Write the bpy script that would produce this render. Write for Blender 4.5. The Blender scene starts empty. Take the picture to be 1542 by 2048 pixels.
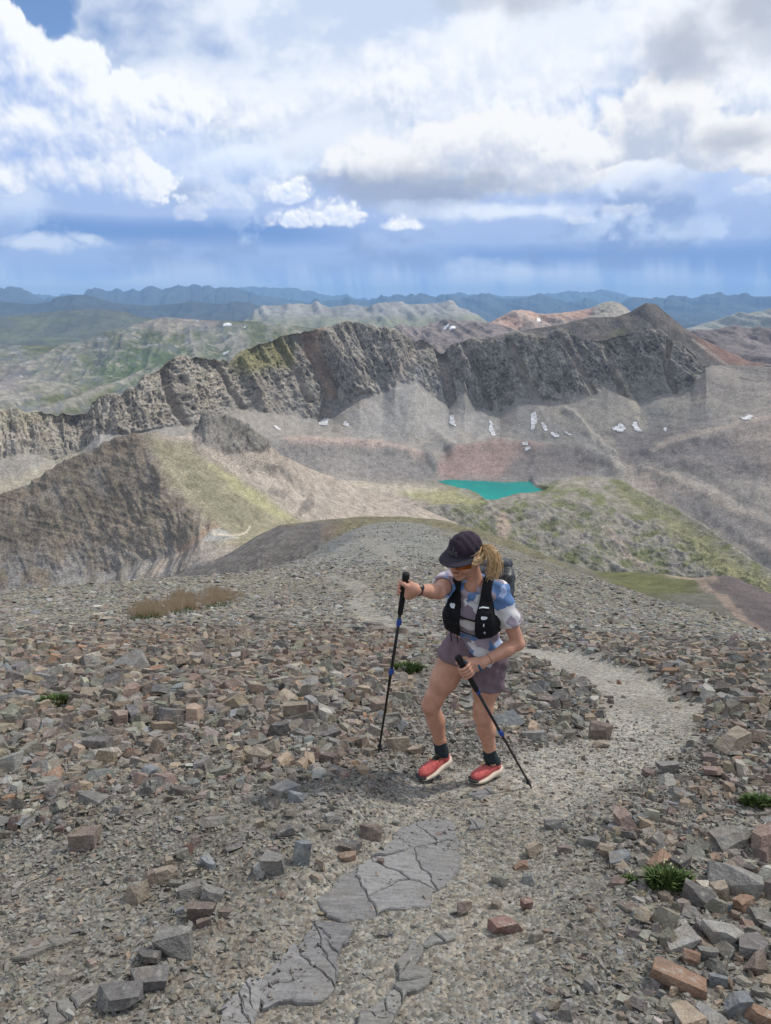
import bpy, bmesh, math, random, time
import numpy as np
from mathutils import Vector, Matrix, Euler
T0 = time.time()
SC = bpy.context.scene
COL = SC.collection
R = math.radians
# ------------------------------------------------------------------ camera
W, H, F = 1542.0, 2048.0, 1420.0          # the photograph's frame and focal length in its pixels
PITCH = R(16.63)
cam = bpy.data.cameras.new('camera')
cam.sensor_fit = 'VERTICAL'
cam.sensor_height = 36.0
cam.lens = 36.0 * F / H
cam.clip_start = 0.05
cam.clip_end = 300000.0
camo = bpy.data.objects.new('camera', cam)
COL.objects.link(camo)
camo.location = (0, 0, 0)
camo.rotation_euler = (R(90) - PITCH, 0, 0)
SC.camera = camo
SC.render.engine = 'CYCLES'
SC.cycles.use_denoising = True
SC.cycles.max_bounces = 4
SC.cycles.diffuse_bounces = 2
SC.cycles.glossy_bounces = 2
SC.cycles.transmission_bounces = 2
SC.cycles.volume_bounces = 0
SC.cycles.transparent_max_bounces = 8
vs = SC.view_settings
vs.view_transform = 'Standard'
vs.look = 'None'
vs.exposure = 0.22
vs.gamma = 1.0
vs.use_curve_mapping = False
SP, CP = math.sin(PITCH), math.cos(PITCH)

def ray(u, v):
    """direction (x, y, z) through a photograph pixel, y forward = 1 along the lens axis"""
    u = np.asarray(u, float); v = np.asarray(v, float)
    a = (u - W / 2) / F; b = (v - H / 2) / F
    return np.stack([a + 0 * b, CP - b * SP + 0 * a, -SP - b * CP + 0 * a], -1)

def at_d(u, v, d):
    """point on the pixel's ray at horizontal distance d"""
    r = ray(u, v)
    h = np.hypot(r[..., 0], r[..., 1])
    return r * (np.asarray(d, float) / h)[..., None]

def at_y(u, v, y):
    r = ray(u, v)
    return r * (y / r[..., 1])[..., None]

def at_z(u, v, z):
    r = ray(u, v)
    return r * (z / r[..., 2])[..., None]

def project(p):
    p = np.asarray(p, float)
    zc = p[..., 1] * CP - p[..., 2] * SP
    yc = -p[..., 1] * SP - p[..., 2] * CP
    zc = np.where(zc < 1e-6, 1e-6, zc)
    return p[..., 0] / zc * F + W / 2, yc / zc * F + H / 2

# ------------------------------------------------------------------ node helper: arithmetic on sockets
class X:
    def __init__(s, nt, sock): s.nt, s.s = nt, sock
    def _m(s, op, *o):
        n = s.nt.nodes.new('ShaderNodeMath'); n.operation = op
        for i, v in enumerate((s,) + o):
            if isinstance(v, X): s.nt.links.new(v.s, n.inputs[i])
            else: n.inputs[i].default_value = v
        return X(s.nt, n.outputs[0])
    def __add__(s, o): return s._m('ADD', o)
    __radd__ = __add__
    def __mul__(s, o): return s._m('MULTIPLY', o)
    __rmul__ = __mul__
    def __sub__(s, o): return s._m('SUBTRACT', o)
    def __rsub__(s, o): return (s * -1.0) + o
    def __truediv__(s, o): return s._m('DIVIDE', o)
    def pw(s, o): return s._m('POWER', o)
    def mx(s, o): return s._m('MAXIMUM', o)
    def mn(s, o): return s._m('MINIMUM', o)
    def ab(s): return s._m('ABSOLUTE')
    def sm(s, a, b, lo=0.0, hi=1.0, lin=False):
        n = s.nt.nodes.new('ShaderNodeMapRange')
        n.interpolation_type = 'LINEAR' if lin else 'SMOOTHSTEP'
        s.nt.links.new(s.s, n.inputs[0])
        n.inputs[1].default_value = a; n.inputs[2].default_value = b
        n.inputs[3].default_value = lo; n.inputs[4].default_value = hi
        return X(s.nt, n.outputs[0])

def node(nt, kind, **kw):
    n = nt.nodes.new(kind)
    for k, v in kw.items(): setattr(n, k, v)
    return n

def noise(nt, vec, scale, detail=4.0, rough=0.55, dist=0.0, color=False, kind='FBM', lac=2.0, dims='3D'):
    n = node(nt, 'ShaderNodeTexNoise', noise_dimensions=dims)
    n.noise_type = kind
    if vec is not None: nt.links.new(vec, n.inputs['Vector'])
    n.inputs['Scale'].default_value = scale
    n.inputs['Detail'].default_value = detail
    n.inputs['Roughness'].default_value = rough
    n.inputs['Distortion'].default_value = dist
    n.inputs['Lacunarity'].default_value = lac
    return n.outputs['Color'] if color else X(nt, n.outputs[0])

def mixc(nt, fac, a, b, mode='MIX'):
    n = node(nt, 'ShaderNodeMix', data_type='RGBA', blend_type=mode)
    n.clamp_factor = True
    if isinstance(fac, X): nt.links.new(fac.s, n.inputs[0])
    else: n.inputs[0].default_value = fac
    for i, c in ((6, a), (7, b)):
        if isinstance(c, (tuple, list)): n.inputs[i].default_value = (c[0], c[1], c[2], 1)
        else: nt.links.new(c, n.inputs[i])
    return n.outputs[2]

def vmath(nt, op, a, b=None):
    n = node(nt, 'ShaderNodeVectorMath', operation=op)
    for i, v in enumerate((a, b)):
        if v is None: continue
        if isinstance(v, (tuple, list)): n.inputs[i].default_value = v
        else: nt.links.new(v, n.inputs[i])
    return n.outputs[0]

# ------------------------------------------------------------------ sun
SUN_AZ, SUN_EL = R(64), R(50)             # azimuth from +Y (ahead) towards +X (right)
sun = bpy.data.lights.new('sun', 'SUN')
sun.energy = 3.6
sun.angle = R(3)
sun.color = (1.0, 0.94, 0.85)
suno = bpy.data.objects.new('sun', sun)
COL.objects.link(suno)
sd = Vector((math.sin(SUN_AZ) * math.cos(SUN_EL), math.cos(SUN_AZ) * math.cos(SUN_EL), math.sin(SUN_EL)))
suno.rotation_euler = sd.to_track_quat('Z', 'Y').to_euler()
# places shaded by added, unseen cloud meshes: (x, y, z) on the ground and the half-widths of the cloud above
CLOUD_SHADE = [((0, 60, -20), 330, 260), ((-60, 330, -90), 300, 170), ((620, 2020, -150), 420, 300), ((420, 1500, -300), 330, 130), ((-640, 760, -260), 330, 190), ((900, 1250, -330), 260, 200)]
# ------------------------------------------------------------------ world: clear sky behind layered clouds
# The cloud deck is computed here as a sky panorama (azimuth x elevation) and laid over the Nishita sky.
SKW, SKH, EL0, EL1, ELP = 2048, 1000, -4.0, 90.0, 1.75     # one quarter of the horizon; it goes on mirrored all round

def fbm2(rng, w, h, fx, fy, octs, gain=0.5, billow=False, seed_shift=0):
    """periodic-in-azimuth 2-D fractal noise in about 0..1; fx, fy = lattice cells over the whole panorama"""
    out = np.zeros((h, w), np.float32); tot = 0.0; amp = 1.0
    for o in range(octs):
        nx, ny = int(fx), int(fy)
        if nx > w / 2.5: break
        g = rng.random((ny + 4, nx), dtype=np.float32)
        def basis(n, cells, periodic):
            t = (np.arange(n) + 0.5) / n * cells
            i = np.floor(t).astype(int); f = (t - i).astype(np.float32)
            wts = np.stack([(1 - f) ** 3 / 6, (3 * f ** 3 - 6 * f ** 2 + 4) / 6, (-3 * f ** 3 + 3 * f ** 2 + 3 * f + 1) / 6, f ** 3 / 6], 1)
            return i, wts
        ix, wx = basis(w, nx, True); iy, wy = basis(h, ny, False)
        gx = sum(g[:, (ix + k - 1) % nx] * wx[:, k][None, :] for k in range(4))
        a = sum(gx[iy + k] * wy[:, k][:, None] for k in range(4))
        a = (a - 0.5) * 1.75
        a = np.abs(a) * 2.0 - 0.45 if billow else a
        out += amp * a; tot += amp; amp *= gain; fx *= 2.03; fy *= 2.03
    out -= out.mean(); out *= 0.19 / out.std()
    return out + 0.5

def sstep(x, a, b):
    t = np.clip((x - a) / (b - a), 0, 1)
    return t * t * (3 - 2 * t)

def make_sky():
    rng = np.random.default_rng(11)
    w, h = SKW, SKH
    az = ((np.arange(w) + 0.5) / w * 90 - 45).astype(np.float32)
    el = (EL0 + (EL1 - EL0) * ((np.arange(h) + 0.5) / h) ** ELP).astype(np.float32)
    AZ, EL = np.meshgrid(az, el)
    # rows per degree near 8 degrees: the noise lattice must be square there
    rpd = h / (EL1 - EL0) * ((8 - EL0) / (EL1 - EL0)) ** (1 / ELP - 1) / ELP
    cpd = w / 90.0
    def nz(deg, octs, gain=0.5, stretch=1.0, billow=False):
        return fbm2(rng, w, h, 90 / (deg * stretch), (h / rpd) / deg, octs, gain, billow)
    lo = nz(14, 6, 0.5, 1.7); lo2 = nz(9, 6, 0.5, 1.8); mid = nz(4.5, 6, 0.58, 1.3); mid2 = nz(3.2, 6, 0.58, 1.5); hi = nz(1.1, 4, 0.6)
    bl = nz(5.0, 7, 0.54, 1.1, True); bs = nz(1.9, 6, 0.58, 1.05, True); wisp = nz(3.4, 7, 0.62, 2.6)
    # warp the sampling positions a little so outlines curl
    wx = ((nz(2.5, 3) - 0.5) * 1.3 * cpd).astype(int); wy = ((nz(2.5, 3) - 0.5) * 1.0 * rpd).astype(int)
    yy = np.clip(np.arange(h)[:, None] + wy, 0, h - 1); xx = (np.arange(w)[None, :] + wx) % w
    bl = bl[yy, xx]; mid = mid[yy, xx]; wisp = wisp[yy, xx]

    def azel(u, v):
        r = ray(u, v); r = r / np.linalg.norm(r)
        return math.degrees(math.atan2(r[0], r[1])), math.degrees(math.asin(r[2]))
    def blob(u, v, ru, rv, flat=0.0, k=1.0):
        a0, e0 = azel(u, v); a1, _ = azel(u + ru, v); _, e1 = azel(u, v - rv)
        x = (AZ - a0) / abs(a1 - a0); y = (EL - e0) / abs(e1 - e0)
        if flat: y = np.where(y < 0, y * flat, y)
        return (1.0 - np.sqrt(x * x + y * y)) * k
    def union(*b):
        t = b[0]
        for q in b[1:]: t = np.maximum(t, q)
        return np.maximum(t, -3)
    def lerp(c, f, d):
        d = np.asarray(d, np.float32)
        f = np.clip(f, 0, 1)[..., None]
        return c * (1 - f) + d * f
    def shade(dens, steps=((0.25, 1), (0.5, 1), (0.9, 1.2), (1.5, 1.4), (2.3, 1.6)), sx=0.45, sigma=0.55):
        """how much light comes down through the cloud from above and a little from the right"""
        tau = np.zeros_like(dens)
        for deg, k in steps:
            dyp = max(1, int(round(deg * rpd))); dxp = int(round(deg * sx * cpd))
            s = np.roll(dens, -dxp, 1); s = np.concatenate([s[dyp:], np.repeat(s[-1:], dyp, 0)], 0)
            tau += s * k
        return np.exp(-tau * sigma)
    # clear-sky colour comes from the Nishita node: alpha keeps what shows through
    col = np.zeros((h, w, 3), np.float32); alpha = np.zeros((h, w), np.float32)
    def over(f, c):
        nonlocal col, alpha
        f = np.clip(f, 0, 1)
        col = col * (1 - f)[..., None] + np.asarray(c, np.float32) * f[..., None]
        alpha = alpha * (1 - f) + f
    # 1 high white deck with holes
    hole = np.maximum(union(blob(40, -10, 170, 110, 0, 1.0) + (wisp - 0.5) * 0.9, blob(1190, 215, 150, 60, 0, .8), blob(470, 110, 220, 80, 0, .12)), 0)
    deck = (lo - 0.5) * 1.5 + (wisp - 0.5) * 0.8 + 0.95 - hole * 2.6
    dc = lerp(np.broadcast_to(np.float32([0.75, 0.80, 0.88]), (h, w, 3)), sstep(wisp + (lo2 - 0.5) * 0.8, 0.52, 0.82) * 0.9, (0.52, 0.61, 0.78))
    dc = lerp(dc, sstep(mid + (lo - 0.5), 0.6, 0.85) * 0.6, (0.86, 0.88, 0.91))
    over(sstep(deck, 0.05, 0.75), dc)
    # 2 rain storm: blue band up to about 9 degrees
    top = EL + (mid - 0.5) * 2.6 + (lo2 - 0.5) * 4.0
    storm = sstep(top, 10.2, 6.6)
    stc = lerp(np.broadcast_to(np.float32([0.46, 0.63, 0.92]), (h, w, 3)), sstep(EL, 0.3, 2.6), (0.33, 0.455, 0.73))
    stc = lerp(stc, sstep(EL, 3.0, 7.0), (0.38, 0.49, 0.75))
    d1 = np.clip(1 - ((EL - 2.8 - (lo2 - 0.5) * 1.6) / 1.25) ** 2, 0, 1) * sstep(lo + AZ * 0.006, 0.36, 0.6)
    stc = lerp(stc, d1 * 0.85, (0.165, 0.295, 0.60))
    d2 = np.clip(1 - ((EL - 4.75 - (lo2 - 0.5) * 1.0) / 1.15) ** 2, 0, 1) * sstep(AZ, 3, -9)
    stc = lerp(stc, d2 * 0.95, (0.150, 0.28, 0.58))
    inner = sstep((mid - 0.5) * 1.2 + (bl - 0.5) * 1.0 + 0.5, 0.42, 0.72) * sstep(EL, 3.0, 4.6)
    stc = lerp(stc, sstep((mid2 - 0.5) * 1.3 + (lo2 - 0.5) * 0.8, 0.02, 0.35) * sstep(EL, 1.2, 3.2) * 0.65, (0.225, 0.325, 0.56))
    stc = lerp(stc, inner * 0.8 * shade(np.clip((bl - 0.35) * 1.4, 0, 1)), (0.60, 0.71, 0.90))
    # rain shafts: vertical streaks below the base
    sx_ = (AZ + EL * 0.16)
    rn = fbm2(rng, w, 4, 38, 1, 5, 0.6)[0]
    shaft = np.interp(sx_.ravel(), az, rn).reshape(h, w).astype(np.float32)
    stc = lerp(stc, sstep(shaft, 0.42, 0.75) * sstep(EL, 3.3, 1.8) * 0.7, (0.55, 0.67, 0.90))
    stc = lerp(stc, sstep(shaft, 0.50, 0.28) * sstep(EL, 2.8, 1.0) * 0.55, (0.17, 0.35, 0.75))
    slit = sstep(EL + (wisp - 0.5) * 1.2, 1.75, 0.6) * sstep(AZ + (lo - 0.5) * 20, 0, -14)
    stc = lerp(stc, slit * 0.75, (0.60, 0.72, 0.90))
    s2 = blob(1030, 548, 200, 36) + (wisp - 0.5) * 1.6 + (hi - 0.5) * 0.6
    stc = lerp(stc, sstep(s2, 0.05, 0.9) * 0.6, (0.66, 0.76, 0.93))
    over(storm, stc)
    # 3 cumulus masses
    def up(f, deg, sx=0.5):
        dyp = max(1, int(round(deg * rpd))); dxp = int(round(deg * sx * cpd))
        s = np.roll(f, -dxp, 1)
        return np.concatenate([s[dyp:], np.repeat(s[-1:], dyp, 0)], 0)
    rel = (bl - up(bl, 0.5)) * 0.9 + (bs - up(bs, 0.22)) * 0.55 + (bl - up(bl, 1.2)) * 0.35
    def cumulus(shape, bw, hw, lit, dark, edge=(0.0, 0.22), sigma=0.5, floor=0.0, soft=0.0, rw=0.8, thick=1.0):
        dens = np.clip(shape + (bl - 0.5) * bw + (bs - 0.5) * hw + (hi - 0.5) * 0.10 + (mid - 0.5) * soft, 0, None)
        a = sstep(dens, *edge)
        hgt = np.sqrt(np.clip(dens, 0, 1.5))
        L = shade(np.clip(dens * thick, 0, 1.0), sigma=sigma)
        r2 = (hgt - up(hgt, 0.7)) * 0.8
        L = np.clip(0.12 + L * 0.75 + (rel + r2) * rw + (mid2 - 0.5) * 0.35 + floor, 0, 1)
        L = L * L * (3 - 2 * L) * 0.5 + L * 0.5
        over(a, lerp(np.broadcast_to(np.float32(dark), (h, w, 3)), L, lit))
    WH = (0.865, 0.885, 0.92); CR = (0.87, 0.868, 0.868)
    cumulus(union(blob(880, 200, 700, 170, 0, .8), blob(1300, 230, 460, 120, 1.2, .8), blob(540, 215, 380, 120, 0, .8)), 0.7, 0.2, WH, (0.44, 0.53, 0.71), (0.0, 0.75), 0.30, 0.12, 0.7, 1.2)
    # left tower: a pale crown, then its blue-grey body with bright rims
    cumulus(union(blob(330, 330, 170, 95, 1.4, .8), blob(560, 330, 230, 60, 1.2, .6)), 0.9, 0.3, (0.74, 0.81, 0.93), (0.36, 0.49, 0.76), (0.0, 0.4), 0.4, 0.0, 0.4, 0.6)
    cumulus(union(blob(30, 140, 150, 150, 0, 1.0), blob(150, 125, 85, 75, 0, .9), blob(70, 260, 210, 120, 0, .9), blob(250, 215, 170, 85, 0, .8), blob(200, 365, 185, 95, 1.6, 1.0), blob(10, 362, 62, 62, 1.6, .9)),
            0.75, 0.42, WH, (0.36, 0.48, 0.76), (0.0, 0.13), 0.36, 0.10, 0.0, 1.15)
    # middle bank over a dark flat base
    cumulus(union(blob(760, 325, 160, 85, 1.8, 1.0), blob(1130, 330, 190, 75, 1.7, .9), blob(930, 290, 220, 80, 1.4, .9)), 0.8, 0.35, CR, (0.50, 0.56, 0.69), (0.0, 0.3), 0.3, 0.12, 0.3, 0.9)
    base = blob(880, 378, 270, 52, 1.1, 1.0) + (wisp - 0.5) * 1.5 + (mid2 - 0.5) * 1.0 + (bs - 0.5) * 0.4
    over(sstep(base, 0.0, 1.1) * 0.72, lerp(np.broadcast_to(np.float32([0.32, 0.365, 0.47]), (h, w, 3)), sstep(mid, 0.5, 0.85) * 0.7, (0.52, 0.57, 0.68)))
    cumulus(union(blob(1310, 255, 150, 95, 1.5, 1.0), blob(1230, 305, 140, 60, 1.6, .9), blob(1430, 300, 160, 70, 1.5, .8), blob(1530, 330, 60, 40, 1.6, .9)), 0.75, 0.4, CR, (0.50, 0.555, 0.67), (0.0, 0.2), 0.32, 0.12, 0.0, 1.0)
    sh = blob(1010, 424, 230, 24) + (wisp - 0.5) * 1.6 + (hi - 0.5) * 0.5
    over(sstep(sh, 0.0, 0.8) * 0.85, lerp(np.broadcast_to(np.float32([0.80, 0.85, 0.94]), (h, w, 3)), sstep(wisp, 0.5, 0.8), (0.55, 0.64, 0.80)))
    sh = blob(60, 487, 150, 30) + (wisp - 0.5) * 1.2 + (bs - 0.5) * 0.6
    over(sstep(sh, 0.0, 0.5) * 0.8, lerp(np.broadcast_to(np.float32([0.68, 0.755, 0.88]), (h, w, 3)), sstep(mid2, 0.5, 0.8), (0.45, 0.55, 0.76)))
    # 4 small bright cumulus in front of the storm
    bt = nz(0.8, 4, 0.55, 1.0, True)
    relt = (bt - up(bt, 0.12)) * 0.9 + (bs - up(bs, 0.2)) * 0.5
    def small(k, *b):
        s = union(*b)
        dens = np.clip(s * 1.15 + (bs - 0.5) * 0.8 + (bt - 0.5) * 0.55, 0, None) * (s > -0.5)
        L = shade(np.clip(dens, 0, 1.0), ((0.12, 1), (0.25, 1), (0.5, 1)), 0.5, 0.28)
        L = np.clip(L * 0.8 + relt * 1.3 + 0.08, 0, 1)
        over(sstep(dens, 0.0, 0.6) * k, lerp(np.broadcast_to(np.float32([0.53, 0.635, 0.85]), (h, w, 3)), L, (0.97, 0.965, 0.96)))
    small(0.42, blob(440, 405, 62, 36, 1.6), blob(380, 428, 40, 24, 1.6), blob(1510, 378, 55, 26, 1.5), blob(1160, 442, 50, 16, 1.5), blob(545, 435, 24, 16, 1.6), blob(530, 375, 30, 24), blob(1240, 420, 60, 24))
    small(1.0, blob(580, 392, 52, 38, 2.0), blob(655, 436, 72, 50, 2.4), blob(600, 446, 70, 32, 2.2), blob(812, 450, 42, 30, 2.6), blob(716, 431, 22, 10, 1.5))
    # 5 grey near bases overhead
    g = union(blob(1050, 5, 230, 90), blob(1370, 90, 120, 110), blob(1500, 10, 150, 110), blob(1460, 285, 110, 38, 0, .8)) + (wisp - 0.5) * 1.0 + (mid2 - 0.5) * 0.7
    g = np.maximum(g, sstep(EL, 22, 34) * ((lo - 0.5) * 3.0 - 0.1) - sstep(EL, 34, 22))
    over(sstep(g, 0.0, 0.9) * 0.8, lerp(np.broadcast_to(np.float32([0.40, 0.435, 0.515]), (h, w, 3)), sstep(mid2, 0.45, 0.75) * 0.5, (0.62, 0.66, 0.73)))
    below = sstep(EL, -0.2, -2.5)
    col = col * (1 - below * 0.75)[..., None]
    return np.dstack([col, alpha]).astype(np.float32)
SKY = make_sky()
world = bpy.data.worlds.new('World')
SC.world = world
world.use_nodes = True
wt = world.node_tree
wt.nodes.clear()
WS = 0.15                                   # background strength; cloud radiances are divided by it
w_out = node(wt, 'ShaderNodeOutputWorld')
w_bg = node(wt, 'ShaderNodeBackground')
w_bg.inputs[1].default_value = WS
wt.links.new(w_bg.outputs[0], w_out.inputs[0])
w_sky = node(wt, 'ShaderNodeTexSky', sky_type='NISHITA')
w_sky.sun_disc = False
w_sky.sun_elevation = SUN_EL
w_sky.sun_rotation = SUN_AZ
w_sky.altitude = 4200.0
w_sky.dust_density = 0.0
w_sky.ozone_density = 2.5
w_sep = node(wt, 'ShaderNodeSeparateXYZ')
wt.links.new(node(wt, 'ShaderNodeTexCoord').outputs['Generated'], w_sep.inputs[0])
w_x, w_y, w_z = (X(wt, w_sep.outputs[i]) for i in range(3))
w_uv = node(wt, 'ShaderNodeCombineXYZ')
w_az = (w_x._m('ARCTAN2', w_y) / (math.pi / 2) + 0.5)      # quarters of the horizon, front one from 0 to 1
wt.links.new(w_az._m('PINGPONG', 1.0).s, w_uv.inputs[0])
w_el = (w_z._m('ARCSINE') * (180 / math.pi) - EL0) / (EL1 - EL0)
wt.links.new(w_el.mx(0.0).pw(1 / ELP).mn(0.9995).s, w_uv.inputs[1])
w_img = bpy.data.images.new('cloud_panorama', SKW, SKH, alpha=True, float_buffer=True)
w_img.colorspace_settings.name = 'Non-Color'
w_img.alpha_mode = 'CHANNEL_PACKED'
_s = SKY.copy()
_s[..., :3] /= np.maximum(_s[..., 3:], 1e-3) * WS
w_img.pixels.foreach_set(_s.ravel())
w_img.update()
w_img.pack()
w_tex = node(wt, 'ShaderNodeTexImage', image=w_img, extension='EXTEND', interpolation='Cubic')
wt.links.new(w_uv.outputs[0], w_tex.inputs[0])
wt.links.new(mixc(wt, X(wt, w_tex.outputs['Alpha']), w_sky.outputs[0], w_tex.outputs['Color']), w_bg.inputs[0])
world.cycles.sampling_method = 'MANUAL'
world.cycles.sample_map_resolution = 1024
del SKY, _s
# ------------------------------------------------------------------ numeric noise
def _hash(ix, iy, seed):
    h = (ix.astype(np.int64) * 374761393 + iy.astype(np.int64) * 668265263 + seed * 1442695041) & 0xffffffff
    h = ((h ^ (h >> 13)) * 1274126177) & 0xffffffff
    return ((h ^ (h >> 16)) & 0xffff) / 65535.0

def vn(x, y, seed=0):
    xi = np.floor(x); yi = np.floor(y); fx = x - xi; fy = y - yi
    fx = fx * fx * fx * (fx * (fx * 6 - 15) + 10); fy = fy * fy * fy * (fy * (fy * 6 - 15) + 10)
    a = _hash(xi, yi, seed); b = _hash(xi + 1, yi, seed); c = _hash(xi, yi + 1, seed); d = _hash(xi + 1, yi + 1, seed)
    return (a * (1 - fx) + b * fx) * (1 - fy) + (c * (1 - fx) + d * fx) * fy

def fbm(x, y, octs=5, gain=0.5, seed=0, ridged=False):
    """about -0.5..0.5 (ridged: crests high)"""
    t = np.zeros_like(x, dtype=float); a = 1.0; s = 0.0
    for o in range(octs):
        n = vn(x, y, seed + o * 17) - 0.5
        if ridged: n = 0.5 - np.abs(n) * 2.2
        t += a * n; s += a; a *= gain
        x, y = x * 1.93 + y * 0.42 + 3.7, y * 1.93 - x * 0.42 + 1.3
    return t / s

def sst(x, a, b):
    t = np.clip((x - a) / (b - a), 0, 1)
    return t * t * (3 - 2 * t)

# ------------------------------------------------------------------ mesh / material helpers
def set_props(o, label=None, category=None, group=None, kind=None):
    if label: o['label'] = label
    if category: o['category'] = category
    if group: o['group'] = group
    if kind: o['kind'] = kind
    return o

def mesh_obj(name, verts, faces, mat=None, parent=None, smooth=False, colors=None, link=True):
    me = bpy.data.meshes.new(name)
    verts = np.asarray(verts, np.float32)
    if isinstance(faces, np.ndarray):
        nf, k = faces.shape
        me.vertices.add(len(verts)); me.vertices.foreach_set('co', verts.ravel())
        me.loops.add(nf * k); me.loops.foreach_set('vertex_index', faces.astype(np.int32).ravel())
        me.polygons.add(nf)
        me.polygons.foreach_set('loop_start', np.arange(0, nf * k, k, dtype=np.int32))
        me.update(calc_edges=True)
    else:
        me.from_pydata([tuple(v) for v in verts], [], [tuple(f) for f in faces])
        me.update()
    me.polygons.foreach_set('use_smooth', np.full(len(me.polygons), bool(smooth)))
    if colors is not None:
        a = me.color_attributes.new('Col', 'FLOAT_COLOR', 'POINT')
        c = np.ones((len(verts), 4), np.float32); c[:, :3] = colors
        a.data.foreach_set('color', c.ravel())
    if mat: me.materials.append(mat)
    o = bpy.data.objects.new(name, me)
    if link: COL.objects.link(o)
    if parent: o.parent = parent
    return o

def principled(name, color=(0.5, 0.5, 0.5), rough=0.9, spec=0.2, metal=0.0):
    m = bpy.data.materials.new(name); m.use_nodes = True
    b = m.node_tree.nodes['Principled BSDF']
    b.inputs['Base Color'].default_value = (*color, 1)
    b.inputs['Roughness'].default_value = rough
    b.inputs['Specular IOR Level'].default_value = spec
    b.inputs['Metallic'].default_value = metal
    return m, m.node_tree, b

def terrain_mat(name, scale, var=0.35, bump=1.0, stretch=(1, 1, 1), rough=0.95, fine=8.0, speck=0.25, attr=True, color=(0.3, 0.3, 0.3)):
    """vertex colour = what the ground is made of; noise adds grain, fine relief and wear. scale = 1 / metres"""
    m, nt, b = principled(name, color, rough, 0.12)
    tc = node(nt, 'ShaderNodeTexCoord').outputs['Object']
    vec = vmath(nt, 'MULTIPLY', tc, stretch)
    n1 = noise(nt, vec, scale, 4, 0.62, 0.0)
    n2 = noise(nt, vec, scale * fine, 2, 0.65)
    v = n1.sm(0.3, 0.7, 1 - var, 1 + var, True) * n2.sm(0.32, 0.68, 1 - speck, 1 + speck, True)
    if attr:
        a = node(nt, 'ShaderNodeVertexColor', layer_name='Col').outputs['Color']
    else:
        c = node(nt, 'ShaderNodeRGB'); c.outputs[0].default_value = (*color, 1); a = c.outputs[0]
    sc = node(nt, 'ShaderNodeVectorMath', operation='SCALE')
    nt.links.new(a, sc.inputs[0]); nt.links.new(v.s, sc.inputs['Scale'])
    nt.links.new(sc.outputs[0], b.inputs['Base Color'])
    if not bump: return m
    bp = node(nt, 'ShaderNodeBump')
    bp.inputs['Strength'].default_value = 0.85
    bp.inputs['Distance'].default_value = bump
    nt.links.new((n1 * 0.8 + n2 * 0.35).s, bp.inputs['Height'])
    nt.links.new(bp.outputs[0], b.inputs['Normal'])
    return m

def in_poly(U, V, pts):
    pts = np.asarray(pts, float); n = len(pts)
    ins = np.zeros(U.shape, bool); dist = np.full(U.shape, 1e9)
    for i in range(n):
        x0, y0 = pts[i]; x1, y1 = pts[(i + 1) % n]
        c = ((y0 > V) != (y1 > V)) & (U < (x1 - x0) * (V - y0) / ((y1 - y0) + 1e-12) + x0)
        ins ^= c
        L2 = (x1 - x0) ** 2 + (y1 - y0) ** 2 + 1e-9
        t = np.clip(((U - x0) * (x1 - x0) + (V - y0) * (y1 - y0)) / L2, 0, 1)
        dist = np.minimum(dist, np.hypot(U - x0 - t * (x1 - x0), V - y0 - t * (y1 - y0)))
    return np.where(ins, dist, -dist)

def line_dist(U, V, pts):
    dist = np.full(U.shape, 1e9)
    for (x0, y0), (x1, y1) in zip(pts[:-1], pts[1:]):
        L2 = (x1 - x0) ** 2 + (y1 - y0) ** 2 + 1e-9
        t = np.clip(((U - x0) * (x1 - x0) + (V - y0) * (y1 - y0)) / L2, 0, 1)
        dist = np.minimum(dist, np.hypot(U - x0 - t * (x1 - x0), V - y0 - t * (y1 - y0)))
    return dist

class Paint:
    """albedo of a terrain piece, zone by zone, over the piece's own survey coordinates"""
    def __init__(s, U, V, base):
        s.U, s.V = U, V
        s.C = np.empty(U.shape + (3,)); s.C[:] = base
        s.w1 = fbm(U / 38, V / 26, 4, 0.6, 5) * 46
        s.w2 = fbm(U / 38, V / 26, 4, 0.6, 91) * 30
    def mix(s, m, c):
        m = np.clip(m, 0, 1)[..., None]
        s.C = s.C * (1 - m) + np.asarray(c) * m
    def poly(s, pts, c, soft=10, warp=1.0, k=1.0):
        s.mix(sst(in_poly(s.U + s.w1 * warp, s.V + s.w2 * warp, pts), -soft, soft) * k, c)
    def line(s, pts, c, w=1.5, k=1.0, warp=0.0):
        s.mix(sst(line_dist(s.U + s.w1 * warp, s.V + s.w2 * warp, pts), w * 1.6, w * 0.6) * k, c)

def row_interp(pts, us):
    p = np.asarray(pts, float)
    return np.interp(us, p[:, 0], p[:, 1]), np.exp(np.interp(us, p[:, 0], np.log(p[:, 2])))

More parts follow.
